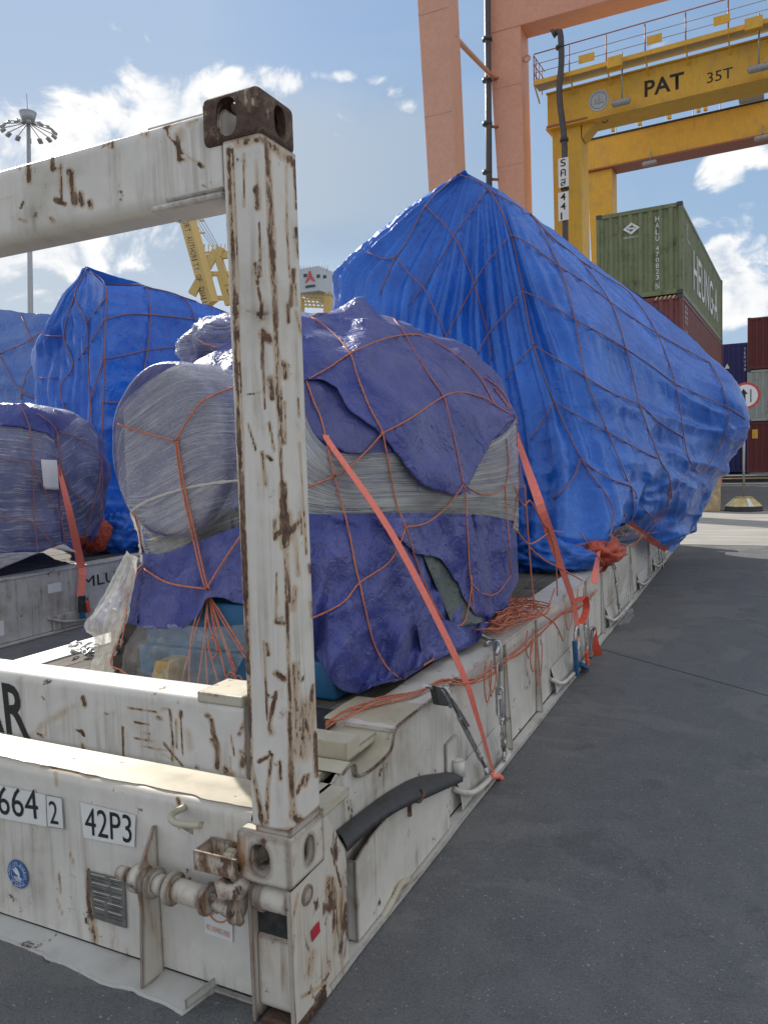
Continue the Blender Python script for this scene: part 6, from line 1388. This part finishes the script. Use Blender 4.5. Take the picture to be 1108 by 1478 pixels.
# print on the end: vertical number, diamond emblem
for k, chh in enumerate('HALU'): on_face(GR, chh, 1.70, 2.13-k*.185, .145, .10, 'number_print')
for k, chh in enumerate('470823'): on_face(GR, chh, 1.70, 1.30-k*.165, .13, .09, 'number_print')
on_face(GR, '5', 1.70, .22, .13, .08, 'number_print')
MB().tube([(1.68, .01, .19), (1.80, .01, .19), (1.80, .01, .38), (1.68, .01, .38)], .006, 4, closed=True, smooth=False).build('digit_frame', 'white_ink', GR)
ex, ez = 1.02, 2.05
for poly in ([(-.24, 0), (0, .17), (.06, .13), (-.14, 0), (-.02, -.09), (-.06, -.13)], [(.24, 0), (0, -.17), (-.06, -.13), (.14, 0), (.02, .09), (.06, .13)], [(-.09, -.03), (-.05, -.03), (-.05, .07), (-.09, .05)], [(.05, -.07), (.09, -.05), (.09, .03), (.05, .03)], [(-.06, -.02), (.06, -.02), (.06, .02), (-.06, .02)]):
    MB().prism([(ex+a, .012, ez+b) for a, b in poly], (0, .004, 0)).build('emblem', 'white_ink', GR)
on_face(GR, 'HEUNG-A', ex-.22, ez-.27, .045, .42, 'small_print')
text('name_print', 'HEUNG-A', (2.438-.028, 2.6, .55), (0, 1, 0), (0, 0, 1), 1.25, 'white_ink', GR, width=7.6, lift=.012, bold=.01)
for k, chh in enumerate('HALU'): text('small_print', chh, (2.41, 1.0, 2.15-k*.1), (0, 1, 0), (0, 0, 1), .08, 'white_ink', GR, width=.3, lift=.012)
text('small_print', '470823', (2.41, 1.0, 1.72), (0, 1, 0), (0, 0, 1), .09, 'white_ink', GR, width=.8, lift=.012)
ROT = R(-2.9); CR = Vector((cn[0], cn[1], 0))
def seat(o, z): o.rotation_euler = (0, 0, ROT); v = Matrix.Rotation(ROT, 3, 'Z') @ Vector((-2.438, 0, 0)); o.location = (CR.x+v.x, CR.y+v.y, z)
seat(GR, gz)
RD = container(12.19, 'box_maroon', 'dusty maroon container directly under the green one', (0, 0, 0))
for k, chh in enumerate('WFHU'): on_face(RD, chh, 1.72, 2.05-k*.2, .13, .09, 'number_print')
for k in range(6): MB().prism([(1.66+k*.12, .012, 2.50), (1.70+k*.12, .012, 2.50), (1.76+k*.12, .012, 2.58), (1.72+k*.12, .012, 2.58)], (0, .004, 0)).build('hazard_stripe', 'barrier_yellow', RD)
for r_ in range(2):
    for k, chh in enumerate('WFHU 2817'):
        if chh != ' ': text('small_print', chh, (2.412, .6+r_*.35, 2.25-k*.14), (0, 1, 0), (0, 0, 1), .1, 'white_ink', RD, width=.2, lift=.012)
seat(RD, gz-2.6)
BT = container(12.19, 'box_maroon', 'lowest maroon container of the green-topped stack, mostly behind the blue tent', (0, 0, 0)); seat(BT, gz-5.2)
z_b = gz-5.2
for k, yy in enumerate((gy+.1, gy+5.8, gy+11.3)):
    pass
bb = onz(1000, 741, 0)
def barrier(loc, label, mat='barrier_tan', w=.62, h=.85, l=.62):
    x, y = loc[0], loc[1]; t = MB(); t.prism([(x-w/2-.03, y, 0), (x+w/2+.01, y, 0), (x+w/2, y, h), (x-w/2+.06, y, h)], (0, l, 0)); return tag(t.build('concrete_block', mat, bevel=.02), label, 'concrete block', 'concrete blocks under the container stacks')
barrier((onz(1013, 741, 0)[0]+.02, 19.62), 'stained tan concrete block under the right corner of the green-topped stack', h=.93, w=.72)
bk = MB().box((gx+2.438-.25, gy-.0, 0), (gx+2.438, gy+.4, z_b)); tag(bk.build('concrete_block', 'barrier_tan', bevel=.02), 'grey block carrying the maroon stack behind the tan block', 'concrete block', 'concrete blocks under the container stacks')
# orange-red spreader corner peeking out below the stack
tag(MB().box(tuple(ond(1022, 702, 21.2)-V3(.5, 0, 0)), tuple(ond(1041, 668, 21.6)+V3(0, .4, 0))).build('red_box', 'strap_red', bevel=.02), 'orange-red steel box end just right of the blue tent at block height', 'steel box')
# right-hand stacks, end on
D3 = 39.; R3 = ond(1078, 610, D3)
S1 = container(6.06, 'box_grey', 'pale grey rust-spotted container between two maroon ones on the right', (0, 0, 0)); w3 = 2.438
x3 = ond(1078, 640, D3)[0]; y3 = ond(1078, 640, D3)[1]; zb = ond(1078, 683, D3)[2]
S1.location = Vector((x3, y3, zb+2.6))
S2 = put_copy(S1, (x3, y3, zb), 'maroon container at the bottom of the right-hand stack with an orange placard', 'box_maroon_dark')
S3 = put_copy(S1, (x3, y3, zb+5.2), 'dark maroon container on top of the right-hand stack', 'box_maroon_dark')
MB().box((.25, .0, 1.75), (.55, .012, 2.2)).build('placard', 'barrier_yellow', None) if False else None
pk_ = MB().box((x3+.22, y3+.005, zb+1.75), (x3+.48, y3+.02, zb+2.2)); pk_.build('placard', 'crane_yellow', S2)
D4 = 47.; x4 = ond(1042, 600, D4); zb4 = ond(1042, 682, D4)[2]
names4 = ['dark navy container at ground level behind the road sign', 'middle navy container behind the sign with small hazard stripes', 'topmost navy container left of the maroon stack, with a small white triangle']
for k in range(3):
    c = put_copy(S1, (x4[0]-.9, x4[1], zb4+k*2.6), names4[k], 'box_navy')
    if k == 2:
        MB().prism([(x4[0]+.12, x4[1]+.01, zb4+k*2.6+1.1), (x4[0]+.42, x4[1]+.01, zb4+k*2.6+1.1), (x4[0]+.27, x4[1]+.01, zb4+k*2.6+1.4)], (0, .01, 0)).build('triangle_mark', 'white_ink', c)
        for j, chh in enumerate('TEMU48'): text('number_print', chh, (x4[0]+1.2, x4[1]+.015, zb4+k*2.6+2.1-j*.24), (1, 0, 0), (0, 0, 1), .16, 'white_ink', c, width=.1)
    if k == 1:
        for j in range(4): MB().box((x4[0]-.3+j*.25, x4[1]+.0, zb4+k*2.6+2.42), (x4[0]-.18+j*.25, x4[1]+.01, zb4+k*2.6+2.5)).build('hazard_stripe', 'barrier_yellow', c)
put_copy(S1, (x3+2.6, y3, zb), 'maroon container beside the right-hand stack, cut by the frame', 'box_maroon_dark'); put_copy(S1, (x3+2.6, y3, zb+2.6), 'grey container beside the right-hand stack, cut by the frame')
# steps and rails under the right-hand stacks
def strip_at(name, label, cat, py0, py1, D, mat, x0=1015, x1=1180):
    a = ond(x0, py1, D); b = ond(x1, py0, D); o = MB().box((a[0], a[1], a[2]), (b[0], a[1]+.5, b[2])).build(name, mat, bevel=.01); return tag(o, label, cat)
strip_at('stack_plinth', 'long dark plinth the right-hand container stacks stand on', 'plinth', 683, 700, 37., 'ballast_dark')
strip_at('guard_rail', 'pale horizontal rail crossing behind the sign post', 'rail', 696, 698.5, 33., 'steel_rail')
strip_at('lower_step', 'brownish concrete step below the pale rail', 'step', 703, 712, 31., 'pipe_grey')
strip_at('dark_kerb', 'black low kerb at the far side of the road', 'kerb', 712, 720, 29.5, 'barrier_black')
strip_at('upper_step', 'weathered brown ledge just under the maroon containers', 'step', 686, 692, 36., 'barrier_tan', 1028)

# ------------------------------------------------------------------ road sign on its block
sp_ = onz(1073, 738, 0); sx, sy = sp_[0], sp_[1]
rs = thing('road_sign', 'round red-rimmed road sign with black arrow on a slim post in a painted block', 'road sign', (sx, sy, 0))
def frustum(poly0, poly1, z0, z1, nm, mat):
    n_ = len(poly0); V = [(x, y, z0) for x, y in poly0]+[(x, y, z1) for x, y in poly1]
    MB().add(V, [tuple(range(n_))[::-1], tuple(range(n_, 2*n_))]+[(i, (i+1) % n_, n_+(i+1) % n_, n_+i) for i in range(n_)]).build(nm, mat, rs, bevel=.01)
oct_ = lambda r: [(sx+r*math.cos(R(22.5+45*i)), sy+.1+r*.8*math.sin(R(22.5+45*i))) for i in range(8)]
frustum(oct_(.47), oct_(.47), 0, .13, 'base_foot', 'barrier_black'); frustum(oct_(.46), oct_(.24), .131, .33, 'base_block', 'barrier_yellow'); frustum(oct_(.235), oct_(.22), .331, .37, 'base_top', 'timber_light')
for k in range(4): 
    a0 = 22.5+90*k; p_ = [(sx+.462*math.cos(R(a0+u)), sy+.1+.462*.8*math.sin(R(a0+u)), .135) for u in (-8, 8)]; q_ = [(sx+.245*math.cos(R(a0+u)), sy+.1+.245*.8*math.sin(R(a0+u)), .33) for u in (8, -8)]
    MB().prism(p_+q_, (0, -.002, .004)).build('white_stripe', 'white_label', rs)
MB().cyl((sx, sy+.1, .3), (sx, sy+.1, 3.15), .03, n=12).build('post', 'galv', rs)
scn = ony(1076, 571, sy+.05); sr = .335
nn_ = 48
MB().cyl((scn[0], sy+.03, scn[2]), (scn[0], sy+.05, scn[2]), sr, n=nn_).build('disc_rim', 'sign_red', rs)
MB().cyl((scn[0], sy+.024, scn[2]), (scn[0], sy+.03, scn[2]), sr*.82, n=nn_).build('disc_face', 'white_label', rs)
def sgn(poly, nm, mat='black_ink'): MB().prism([(scn[0]+a*sr, sy+.020, scn[2]+b*sr) for a, b in poly], (0, .004, 0)).build(nm, mat, rs)
sgn([(-.26, .12), (-.42, .12), (-.16, .52), (.14, .12), (-.02, .12), (-.02, -.55), (-.26, -.55)], 'arrow'); sgn([(.30, .45), (.38, .45), (.38, -.5), (.30, -.5)], 'line', 'pipe_grey')

# ------------------------------------------------------------------ pink gantry crane
def tapered(m, c0, w0, d0, c1, w1, d1):
    V = []
    for c, w, d in ((c0, w0, d0), (c1, w1, d1)):
        for a, b in ((-1, -1), (1, -1), (1, 1), (-1, 1)): V.append((c[0]+a*w/2, c[1]+b*d/2, c[2]))
    return m.add(V, [(3, 2, 1, 0), (4, 5, 6, 7), (0, 1, 5, 4), (1, 2, 6, 5), (2, 3, 7, 6), (3, 0, 4, 7)])
def fit_x(pxl, pxr, py, y):  # x range and height at plane y
    a = ony(pxl, py, y); b = ony(pxr, py, y); return a[0], b[0], (a[2]+b[2])/2
pg = thing('gantry_crane', 'salmon pink gantry crane with two tall legs rising behind the blue tent', 'gantry crane', (-5, 22, 0))
yA = ond(633, 150, 24)[1]; yB = ond(732, 150, 31)[1]
def leg(parent, y, l0, r0, p0, l1, r1, p1, depth, mat, zmax=None, name='leg'):
    """front face fitted through two photo rows, extended to the ground and up"""
    a0, b0, z0 = fit_x(l0, r0, p0, y); a1, b1, z1 = fit_x(l1, r1, p1, y)
    def at(z): f = (z-z0)/(z1-z0); return a0+(a1-a0)*f, b0+(b1-b0)*f
    zt = zmax if zmax else z0+6; A0 = at(0); A1 = at(zt); m = MB()
    tapered(m, ((A0[0]+A0[1])/2, y+depth/2, 0), A0[1]-A0[0], depth, ((A1[0]+A1[1])/2, y+depth/2, zt), A1[1]-A1[0], depth)
    m.build(name, mat, parent, bevel=.03); return at, z0
at1, zt1 = leg(pg, yA, 602, 646, 0, 618, 658, 270, 1.0, 'crane_pink', 22)
at2, zt2 = leg(pg, yB, 704, 751, 40, 719, 757, 280, 1.15, 'crane_pink', None)
bt = ony(752, 36, yB); top2 = bt[2]+1.9
m = MB().box((at2(18)[0]-.1, yB-.03, bt[2]), (bt[0]+24, yB+1.1, top2)); m.build('girder', 'crane_pink', pg, bevel=.03)
MB().box((at1(20)[0]-.1, yA, 21.9), (bt[0]+24, yA+1.1, 23.8)).build('girder', 'crane_pink', pg, bevel=.03)
MB().tube([ony(655, 52, yA+.6), ony(712, 112, yB)], .09, 8).build('brace', 'crane_pink', pg)
for py in (112, 182, 258): MB().tube([ony(704, py, yB-.25), ony(722, py+1, yB+.1)], .06, 8).build('pipe_bracket', 'crane_rail', pg)
MB().cyl(ony(703, -30, yB-.3), ony(707, 420, yB-.3), .13, n=12).build('drain_pipe', 'pipe_grey', pg)
for py in (56, 115, 178, 248): q = ony(703, py, yB-.3); MB().cyl(q-V3(0, 0, .06), q+V3(0, 0, .06), .2, n=14).build('pipe_flange', 'pipe_grey', pg)
for at_, y_, z0_ in ((at1, yA, 3), (at2, yB, 4)):
    for k in range(5):
        z = z0_+k*3.1; a_, b_ = at_(z); MB().box((a_+.01, y_-.012, z), (b_-.01, y_+.01, z+.05)).build('weld_seam', 'crane_pink', pg)
q = ony(760, 84, yB+.3); MB().tube([q+V3(.12*math.cos(u), 0, .12*math.sin(u)) for u in np.linspace(0, 2*math.pi, 14)[:-1]], .04, 6, closed=True).build('lifting_eye', 'crane_pink', pg)
# ------------------------------------------------------------------ yellow gantry crane
yC = ond(820, 200, 31)[1]; yD = ond(868, 280, 41)[1]
a = ony(789, 137, yC); b = ony(839, 178, yC)
yg = thing('gantry_crane', 'yellow gantry crane lettered PAT 35T with walkway and twin girders on the right', 'gantry crane', (a[0], yC, 0))
gz1, gz0 = a[2], b[2]+.05
xL = a[0]; xR = xL+26
leg(yg, yC+.15, 796, 838, 190, 800, 841, 360, 1.2, 'crane_yellow', gz0)
MB().box((xL, yC, gz0), (xR, yC+1.1, gz1)).build('girder', 'crane_yellow', yg, bevel=.03)
MB().box((xL-.04, yC-.12, gz0-.05), (xR, yC+1.2, gz0-.001)).build('bottom_flange', 'crane_yellow', yg, bevel=.01)
MB().box((xL-.02, yC-.1, gz1+.001), (xR, yC+1.2, gz1+.05)).build('top_flange', 'crane_yellow', yg, bevel=.01)
cl = ony(794, 183, yC); MB().box((cl[0]-.15, yC-.06, cl[2]-.06), (cl[0]+1.5, yC+1.4, cl[2]+.04)).build('leg_joint', 'crane_rail', yg)
MB().prism([(b[0]-.02, yC+.2, gz0-.05), (b[0]+.5, yC+.2, gz0-.05), (b[0]-.02, yC+.2, gz0-.55)], (0, .8, 0)).build('knee_plate', 'crane_yellow', yg)
for k in range(7):
    MB().box((xL+2.2+k*3.3, yC-.008, gz0+.02), (xL+2.24+k*3.3, yC+.01, gz1-.02)).build('weld_seam', 'crane_yellow', yg)
# lettering
def on_girder(s, c, nm='girder_print', mat='black_ink', bold=.0):
    P = [ony(x, y, yC-.004) for x, y in c]; X = P[1]-P[0]; X[2] = 0; X[1] = 0; h = P[3][2]-P[0][2]
    text(nm, s, P[0], (1, 0, 0), (0, 0, 1), h, mat, yg, width=np.linalg.norm(X), lift=.006, bold=bold)
on_girder('PAT', [(931, 143), (988, 130), (988, 108), (930, 120)], bold=.02); on_girder('35T', [(1021, 125), (1058, 116), (1059, 102), (1021, 110)])
ec = ony(864.5, 146, yC-.01); er = 14.2*31/1110
MB().cyl((ec[0], yC-.02, ec[2]), (ec[0], yC-.004, ec[2]), er, n=40).build('emblem_disc', 'house_white', yg)
MB().tube([(ec[0]+er*.78*math.cos(u), yC-.024, ec[2]+er*.78*math.sin(u)) for u in np.linspace(0, 2*math.pi, 33)[:-1]], .008, 5, closed=True).build('emblem_ring', 'pipe_grey', yg)
for poly in ([(-.5, -.35), (.55, -.35), (.4, -.15), (-.4, -.15)], [(-.05, -.1), (.15, -.1), (.05, .6)], [(-.45, -.1), (-.2, -.1), (-.3, .3)], [(.25, -.1), (.35, -.1), (.3, .35)]):
    MB().prism([(ec[0]+er*a_, yC-.026, ec[2]+er*b_) for a_, b_ in poly], (0, .004, 0)).build('emblem_ship', 'lamp_grey', yg)
# walkway in front of and above the girder
wz = gz1+.22; wy0, wy1 = yC-.75, yC-.05
MB().box((xL-.3, wy0, wz-.05), (xR, wy0+.06, wz+.12)).build('walkway_beam', 'crane_yellow', yg)
MB().box((xL-.3, wy0+.06, wz-.03), (xR, wy1, wz)).build('walkway_grating', 'lamp_grey', yg)
for z, rr in ((wz+1.15, .022), (wz+.75, .014), (wz+.42, .014)): MB().cyl((xL-.3, wy0+.03, z), (xR, wy0+.03, z), rr, n=6).build('hand_rail', 'crane_rail' if rr > .02 else 'lamp_grey', yg)
k = 0; x = xL-.3
while x < xR:
    MB().cyl((x, wy0+.03, wz), (x, wy0+.03, wz+1.1), .025, n=6).build('rail_post', 'crane_rail', yg); MB().bar((x, wy0, wz), (x, wy1+.05, gz1-.25), .05, .05).build('walkway_bracket', 'crane_yellow', yg); x += 1.42
for z in (.4, .75, 1.1): MB().cyl((xL-.3, wy0+.03, wz+z), (xL-.3, wy1+.8, wz+z), .02, n=6).build('end_rail', 'crane_rail', yg)
for j in range(3): MB().cyl((xL-.3, wy0+.3+j*.4, wz), (xL-.3, wy0+.3+j*.4, wz+1.1), .02, n=6).build('end_post', 'crane_rail', yg)
for (x0_, x1_, py) in ((837, 860, 88), (936, 958, 63), (1032, 1056, 38)):
    p = ony(x0_, py, wy0); p1_ = ony(x1_, py, wy0); MB().box((p[0], wy0-.04, p[2]-.14), (p1_[0], wy0+.0, p[2]+.16)).build('rail_plate', 'crane_yellow', yg)
for (x0_, x1_, py) in ((879, 900, 92), (1077, 1103, 42)):
    p = ony(x0_, py, wy0-.3); p1_ = ony(x1_, py, wy0-.3); MB().box((p[0], wy0-.3, p[2]-.2), (p1_[0], wy0-.05, p[2]+.2)).build('junction_box', 'crane_yellow', yg, bevel=.02)
def floodlight(px, py, y, parent, arm=.9):
    p = ony(px, py, y); MB().cyl(p+V3(0, .2, .25), p+V3(0, .3, arm+.4), .03, n=8).build('lamp_arm', 'lamp_grey', parent)
    MB().tube([p+V3(-.36, 0, 0), p+V3(-.3, 0, .02), p+V3(.3, 0, .02), p+V3(.36, 0, 0)], [.05, .13, .13, .05], 10).build('lamp_housing', 'lamp_grey', parent)
floodlight(898, 150, yC-.55, yg, 1.6); floodlight(1096, 105, yC-.55, yg, 1.6)
for px in (857, 873): q = ony(px, 174, yC+.3); MB().tube([q+V3(.12*math.cos(u), 0, .12*math.sin(u)) for u in np.linspace(0, 2*math.pi, 12)[:-1]], .02, 5, closed=True).build('cable_ring', 'dark_steel', yg)
_front = set(c.name for c in yg.children)
# rear girder and leg
a = ony(845, 203, yD); b = ony(845, 246, yD); 
xL2 = a[0]; r0_, r1_ = b[2], a[2]
MB().box((xL2, yD, r0_), (xR+1, yD+1.1, r1_)).build('girder', 'crane_yellow', yg, bevel=.03); MB().box((xL2-.04, yD-.1, r0_-.08), (xR+1, yD+1.2, r0_-.001)).build('bottom_flange', 'crane_rail', yg)
MB().box((xL2-.02, yD-.08, r1_+.001), (xR+1, yD+1.2, r1_+.06)).build('top_flange', 'dark_steel', yg)
leg(yg, yD+.1, 847, 883, 252, 852, 884, 360, 1.2, 'crane_yellow', r0_-.08)
for z, rr in ((.95, .03), (.5, .02)): MB().cyl((xL2, yD+1.3, r1_+z), (xR+1, yD+1.3, r1_+z), rr, n=6).build('hand_rail', 'lamp_grey', yg)
x = xL2
while x < xL2+14: MB().cyl((x, yD+1.3, r1_), (x, yD+1.3, r1_+.95), .025, n=6).build('rail_post', 'lamp_grey', yg); x += 1.3
q = ony(851, 182, yD+.4); MB().box((q[0]-.15, yD+.4, r1_), (q[0]+.1, yD+.6, r1_+1.1)).build('end_stop', 'crane_yellow', yg)
# trolley rail assembly between the girders
m_ = ony(920, 160, yD-2.); 
MB().bar(ony(885, 181, yD-1.), ony(990, 145, yD-1.), .12, .12).build('trolley_rail', 'crane_yellow', yg)
for px, py in ((886, 178), (925, 165), (968, 152), (1010, 142), (1020, 140)): q = ony(px, py, yD-1.); MB().box((q[0]-.08, yD-1.1, r1_-.2), (q[0]+.08, yD-.9, q[2]+.3)).build('trolley_post', 'crane_yellow', yg)
MB().bar(ony(925, 166, yD-.8), ony(1108, 118, yD-.8), .5, .35).build('cable_tray', 'lamp_grey', yg)
MB().bar(ony(1050, 142, yD-.4), ony(1051, 115, yD-.4), .9, .9).build('trolley_cabin', 'house_white', yg); q = ony(1085, 128, yD-.4); MB().box((q[0]-.55, yD-.8, q[2]-.6), (q[0]+.55, yD, q[2]+.5)).build('trolley_cabin', 'house_white', yg, bevel=.02)
floodlight(938, 237, yD-.4, yg, .3); floodlight(1101, 203, yD-.4, yg, .3)
for c in yg.children:
    if c.name not in _front: c.location.x -= math.sin(R(2.9))*(yD-yC)
yg.rotation_euler = (0, 0, R(-2.9))
# exhaust pipe with number boards on the front leg
pp = [(804, 46), (808, 44), (811, 52), (812, 90), (809, 125), (810, 150), (816, 200), (817, 260), (818, 360), (819, 420)]
yP = yC-.9
MB().tube(smoothcurve(np.array([ony(x, y, yP) for x, y in pp]), 50).tolist(), .12, 12).build('vent_pipe', 'pipe_grey', yg)
q = ony(803, 46, yP); MB().tube([q, q-V3(.12, 0, .05)], [.14, .17], 12).build('pipe_hood', 'pipe_grey', yg)
for px, py in ((810, 68), (816, 202), (817, 272)): q = ony(px, py, yP); MB().cyl(q-V3(0, 0, .05), q+V3(0, 0, .05), .17, n=12).build('pipe_clamp', 'dark_steel', yg)
def board(c, s, nm):
    P = [ony(x, y, yP-.18) for x, y in c]; w_ = P[1][0]-P[0][0]; h_ = P[3][2]-P[0][2]
    MB().prism(quad_on(P[0], (1, 0, 0), (0, 0, 1), w_, h_, -.02)[0], (0, .02, 0)).build('number_board', 'white_label', yg, bevel=.004)
    n_ = len(s)
    for k, chh in enumerate(s): text('board_print', chh, (P[0][0]+w_*.22, P[0][1]-.0, P[3][2]-h_*(k+.88)/n_), (1, 0, 0), (0, 0, 1), h_/n_*.74, 'black_ink', yg, width=w_*(.52 if chh != '1' else .16), lift=.006, bold=.012)
board([(808, 271), (823, 271), (823, 228), (807, 229)], 'รคส', 'a'); board([(808, 319), (823, 319), (823, 277), (808, 278)], '441', 'b')

# ------------------------------------------------------------------ far cranes, light mast
bcn = ond(44, 660, 64); mast = thing('light_mast', 'slender high light mast with a ring of floodlights at the far left', 'light mast', (bcn[0], bcn[1], 0))
tp = ond(41, 178, 64); MB().tube([(bcn[0], bcn[1], 0), tp], [.27, .16], 16).build('pole', 'mast_grey', mast)
MB().tube([tp+V3(0, 0, .1), tp+V3(0, 0, .9)], [.45, .7], 14).build('winch_head', 'mast_grey', mast); MB().cyl(tp+V3(0, 0, .9), tp+V3(0, 0, 2.4), .03, n=6).build('rod', 'mast_grey', mast)
for k in range(14):
    a = 2*math.pi*k/14+.2; L = 2.0; e = tp+V3(L*math.cos(a), L*math.sin(a), -.45)
    MB().cyl(tp+V3(.3*math.cos(a), .3*math.sin(a), 0), e, .04, n=6).build('arm', 'mast_grey', mast)
    l = MB(); rot = Matrix.Rotation(a, 3, 'Z') @ Matrix.Rotation(R(35), 3, 'Y'); l.box(tuple(e+V3(-.22, -.18, -.26)), tuple(e+V3(.22, .18, -.08)), rot); l.build('floodlight', 'lamp_grey', mast, bevel=.02)
# ship-to-shore crane with lettered boom
sc2 = thing('quay_crane', 'distant yellow quay crane whose raised boom is lettered PORT AUTHORITY', 'quay crane', ond(300, 650, 150))
Db = 150.
bA = ond(243, 230, Db); bB = ond(298, 440, Db)
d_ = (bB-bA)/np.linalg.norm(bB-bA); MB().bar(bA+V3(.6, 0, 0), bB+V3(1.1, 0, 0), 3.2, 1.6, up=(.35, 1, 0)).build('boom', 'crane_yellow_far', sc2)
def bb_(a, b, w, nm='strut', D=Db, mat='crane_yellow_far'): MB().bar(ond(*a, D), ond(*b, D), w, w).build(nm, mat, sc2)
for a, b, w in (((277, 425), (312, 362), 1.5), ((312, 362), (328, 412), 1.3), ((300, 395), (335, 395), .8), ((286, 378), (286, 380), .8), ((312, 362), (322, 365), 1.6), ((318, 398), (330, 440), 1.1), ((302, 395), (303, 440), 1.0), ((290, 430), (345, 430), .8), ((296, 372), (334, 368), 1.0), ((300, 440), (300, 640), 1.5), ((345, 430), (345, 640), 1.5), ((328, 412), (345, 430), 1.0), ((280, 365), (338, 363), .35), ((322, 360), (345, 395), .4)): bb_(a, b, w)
for k in range(6): bb_((287, 300+k*18), (295, 300+k*18), .3, 'ladder_rung')
for x in (270, 276, 282, 288): bb_((x-10, 290), (312+(x-276)*.5, 360), .12, 'stay_cable', mat='mast_grey')
for k in range(10): bb_((283+k*6, 352), (283+k*6, 364), .13, 'rail_post')
Xl = (ond(266, 400, Db)-ond(247, 320, Db)); Xl /= np.linalg.norm(Xl)
p = ond(254, 298, Db-2.2)+V3(.75, 0, 0); 
ups = np.cross(np.array([0, -1., 0]), Xl)
ups = np.cross(Xl, MW[:, 2]); ups = -ups if ups[2] < 0 else ups
s_ = '29 PORT AUTHORITY OF THAILAND'; stp = np.linalg.norm(ond(283, 425, Db)-ond(252, 298, Db))/len(s_)*1.25
for k, chh in enumerate(s_):
    if chh == ' ': continue
    text('boom_print', chh, p+Xl*stp*k, Xl, ups, 1.05, 'black_ink', sc2, width=.62 if chh != 'I' else .2, lift=.02)
# second quay crane machinery house
sc3 = thing('quay_crane', 'distant quay crane machinery house, white with a red triangle mark, right of the post', 'quay crane', ond(455, 650, 120))
D5 = 120.
MB().box(tuple(ond(425, 424, D5)), tuple(ond(471, 388, D5)+V3(0, 8, 0))).build('machinery_house', 'house_white', sc3, bevel=.05)
fyh = min(ond(425, 424, D5)[1], ond(471, 388, D5)[1]); q = ony(447, 404, fyh-.12)
def tri(pts, mat, nm): MB().prism([tuple(q+V3(a, 0, b)) for a, b in pts], (0, .03, 0)).build(nm, mat, sc3)
tri([(-.1, 1.4), (.1, 1.4), (.35, .6), (0, .3), (-.35, .6)], 'sign_red', 'mark'); tri([(-.4, .5), (-.05, .2), (-.5, -.2), (-.95, -.3)], 'sign_red', 'mark'); tri([(.4, .5), (.05, .2), (.5, -.2), (.95, -.3)], 'sign_red', 'mark')
for k, (a_, w_) in enumerate(((-.85, .4), (-.38, .22), (-.1, .3), (.26, .2), (.52, .34))): MB().box(tuple(q+V3(a_, .0, -1.1)), tuple(q+V3(a_+w_, .03, -.75+.06*(k % 2)))).build('house_mark', 'dark_steel', sc3)
for (x, y) in ((438, 400), (457, 401), (466, 402)): w_ = ony(x, y, fyh-.08); MB().box(tuple(w_), tuple(w_+V3(.6, .04, .5))).build('window', 'dark_steel', sc3)
for k in range(12): MB().cyl(ond(425+k*4.3, 390, D5), ond(425+k*4.3, 380, D5), .07, n=5).build('rail_post', 'house_white', sc3)
for j in range(5):
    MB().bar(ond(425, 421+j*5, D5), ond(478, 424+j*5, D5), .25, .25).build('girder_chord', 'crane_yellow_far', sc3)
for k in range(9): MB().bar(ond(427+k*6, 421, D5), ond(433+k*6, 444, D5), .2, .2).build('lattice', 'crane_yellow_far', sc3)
for x in (432, 474): MB().bar(ond(x, 430, D5), ond(x, 655, D5), 1.2, 1.2).build('leg', 'crane_yellow_far', sc3)
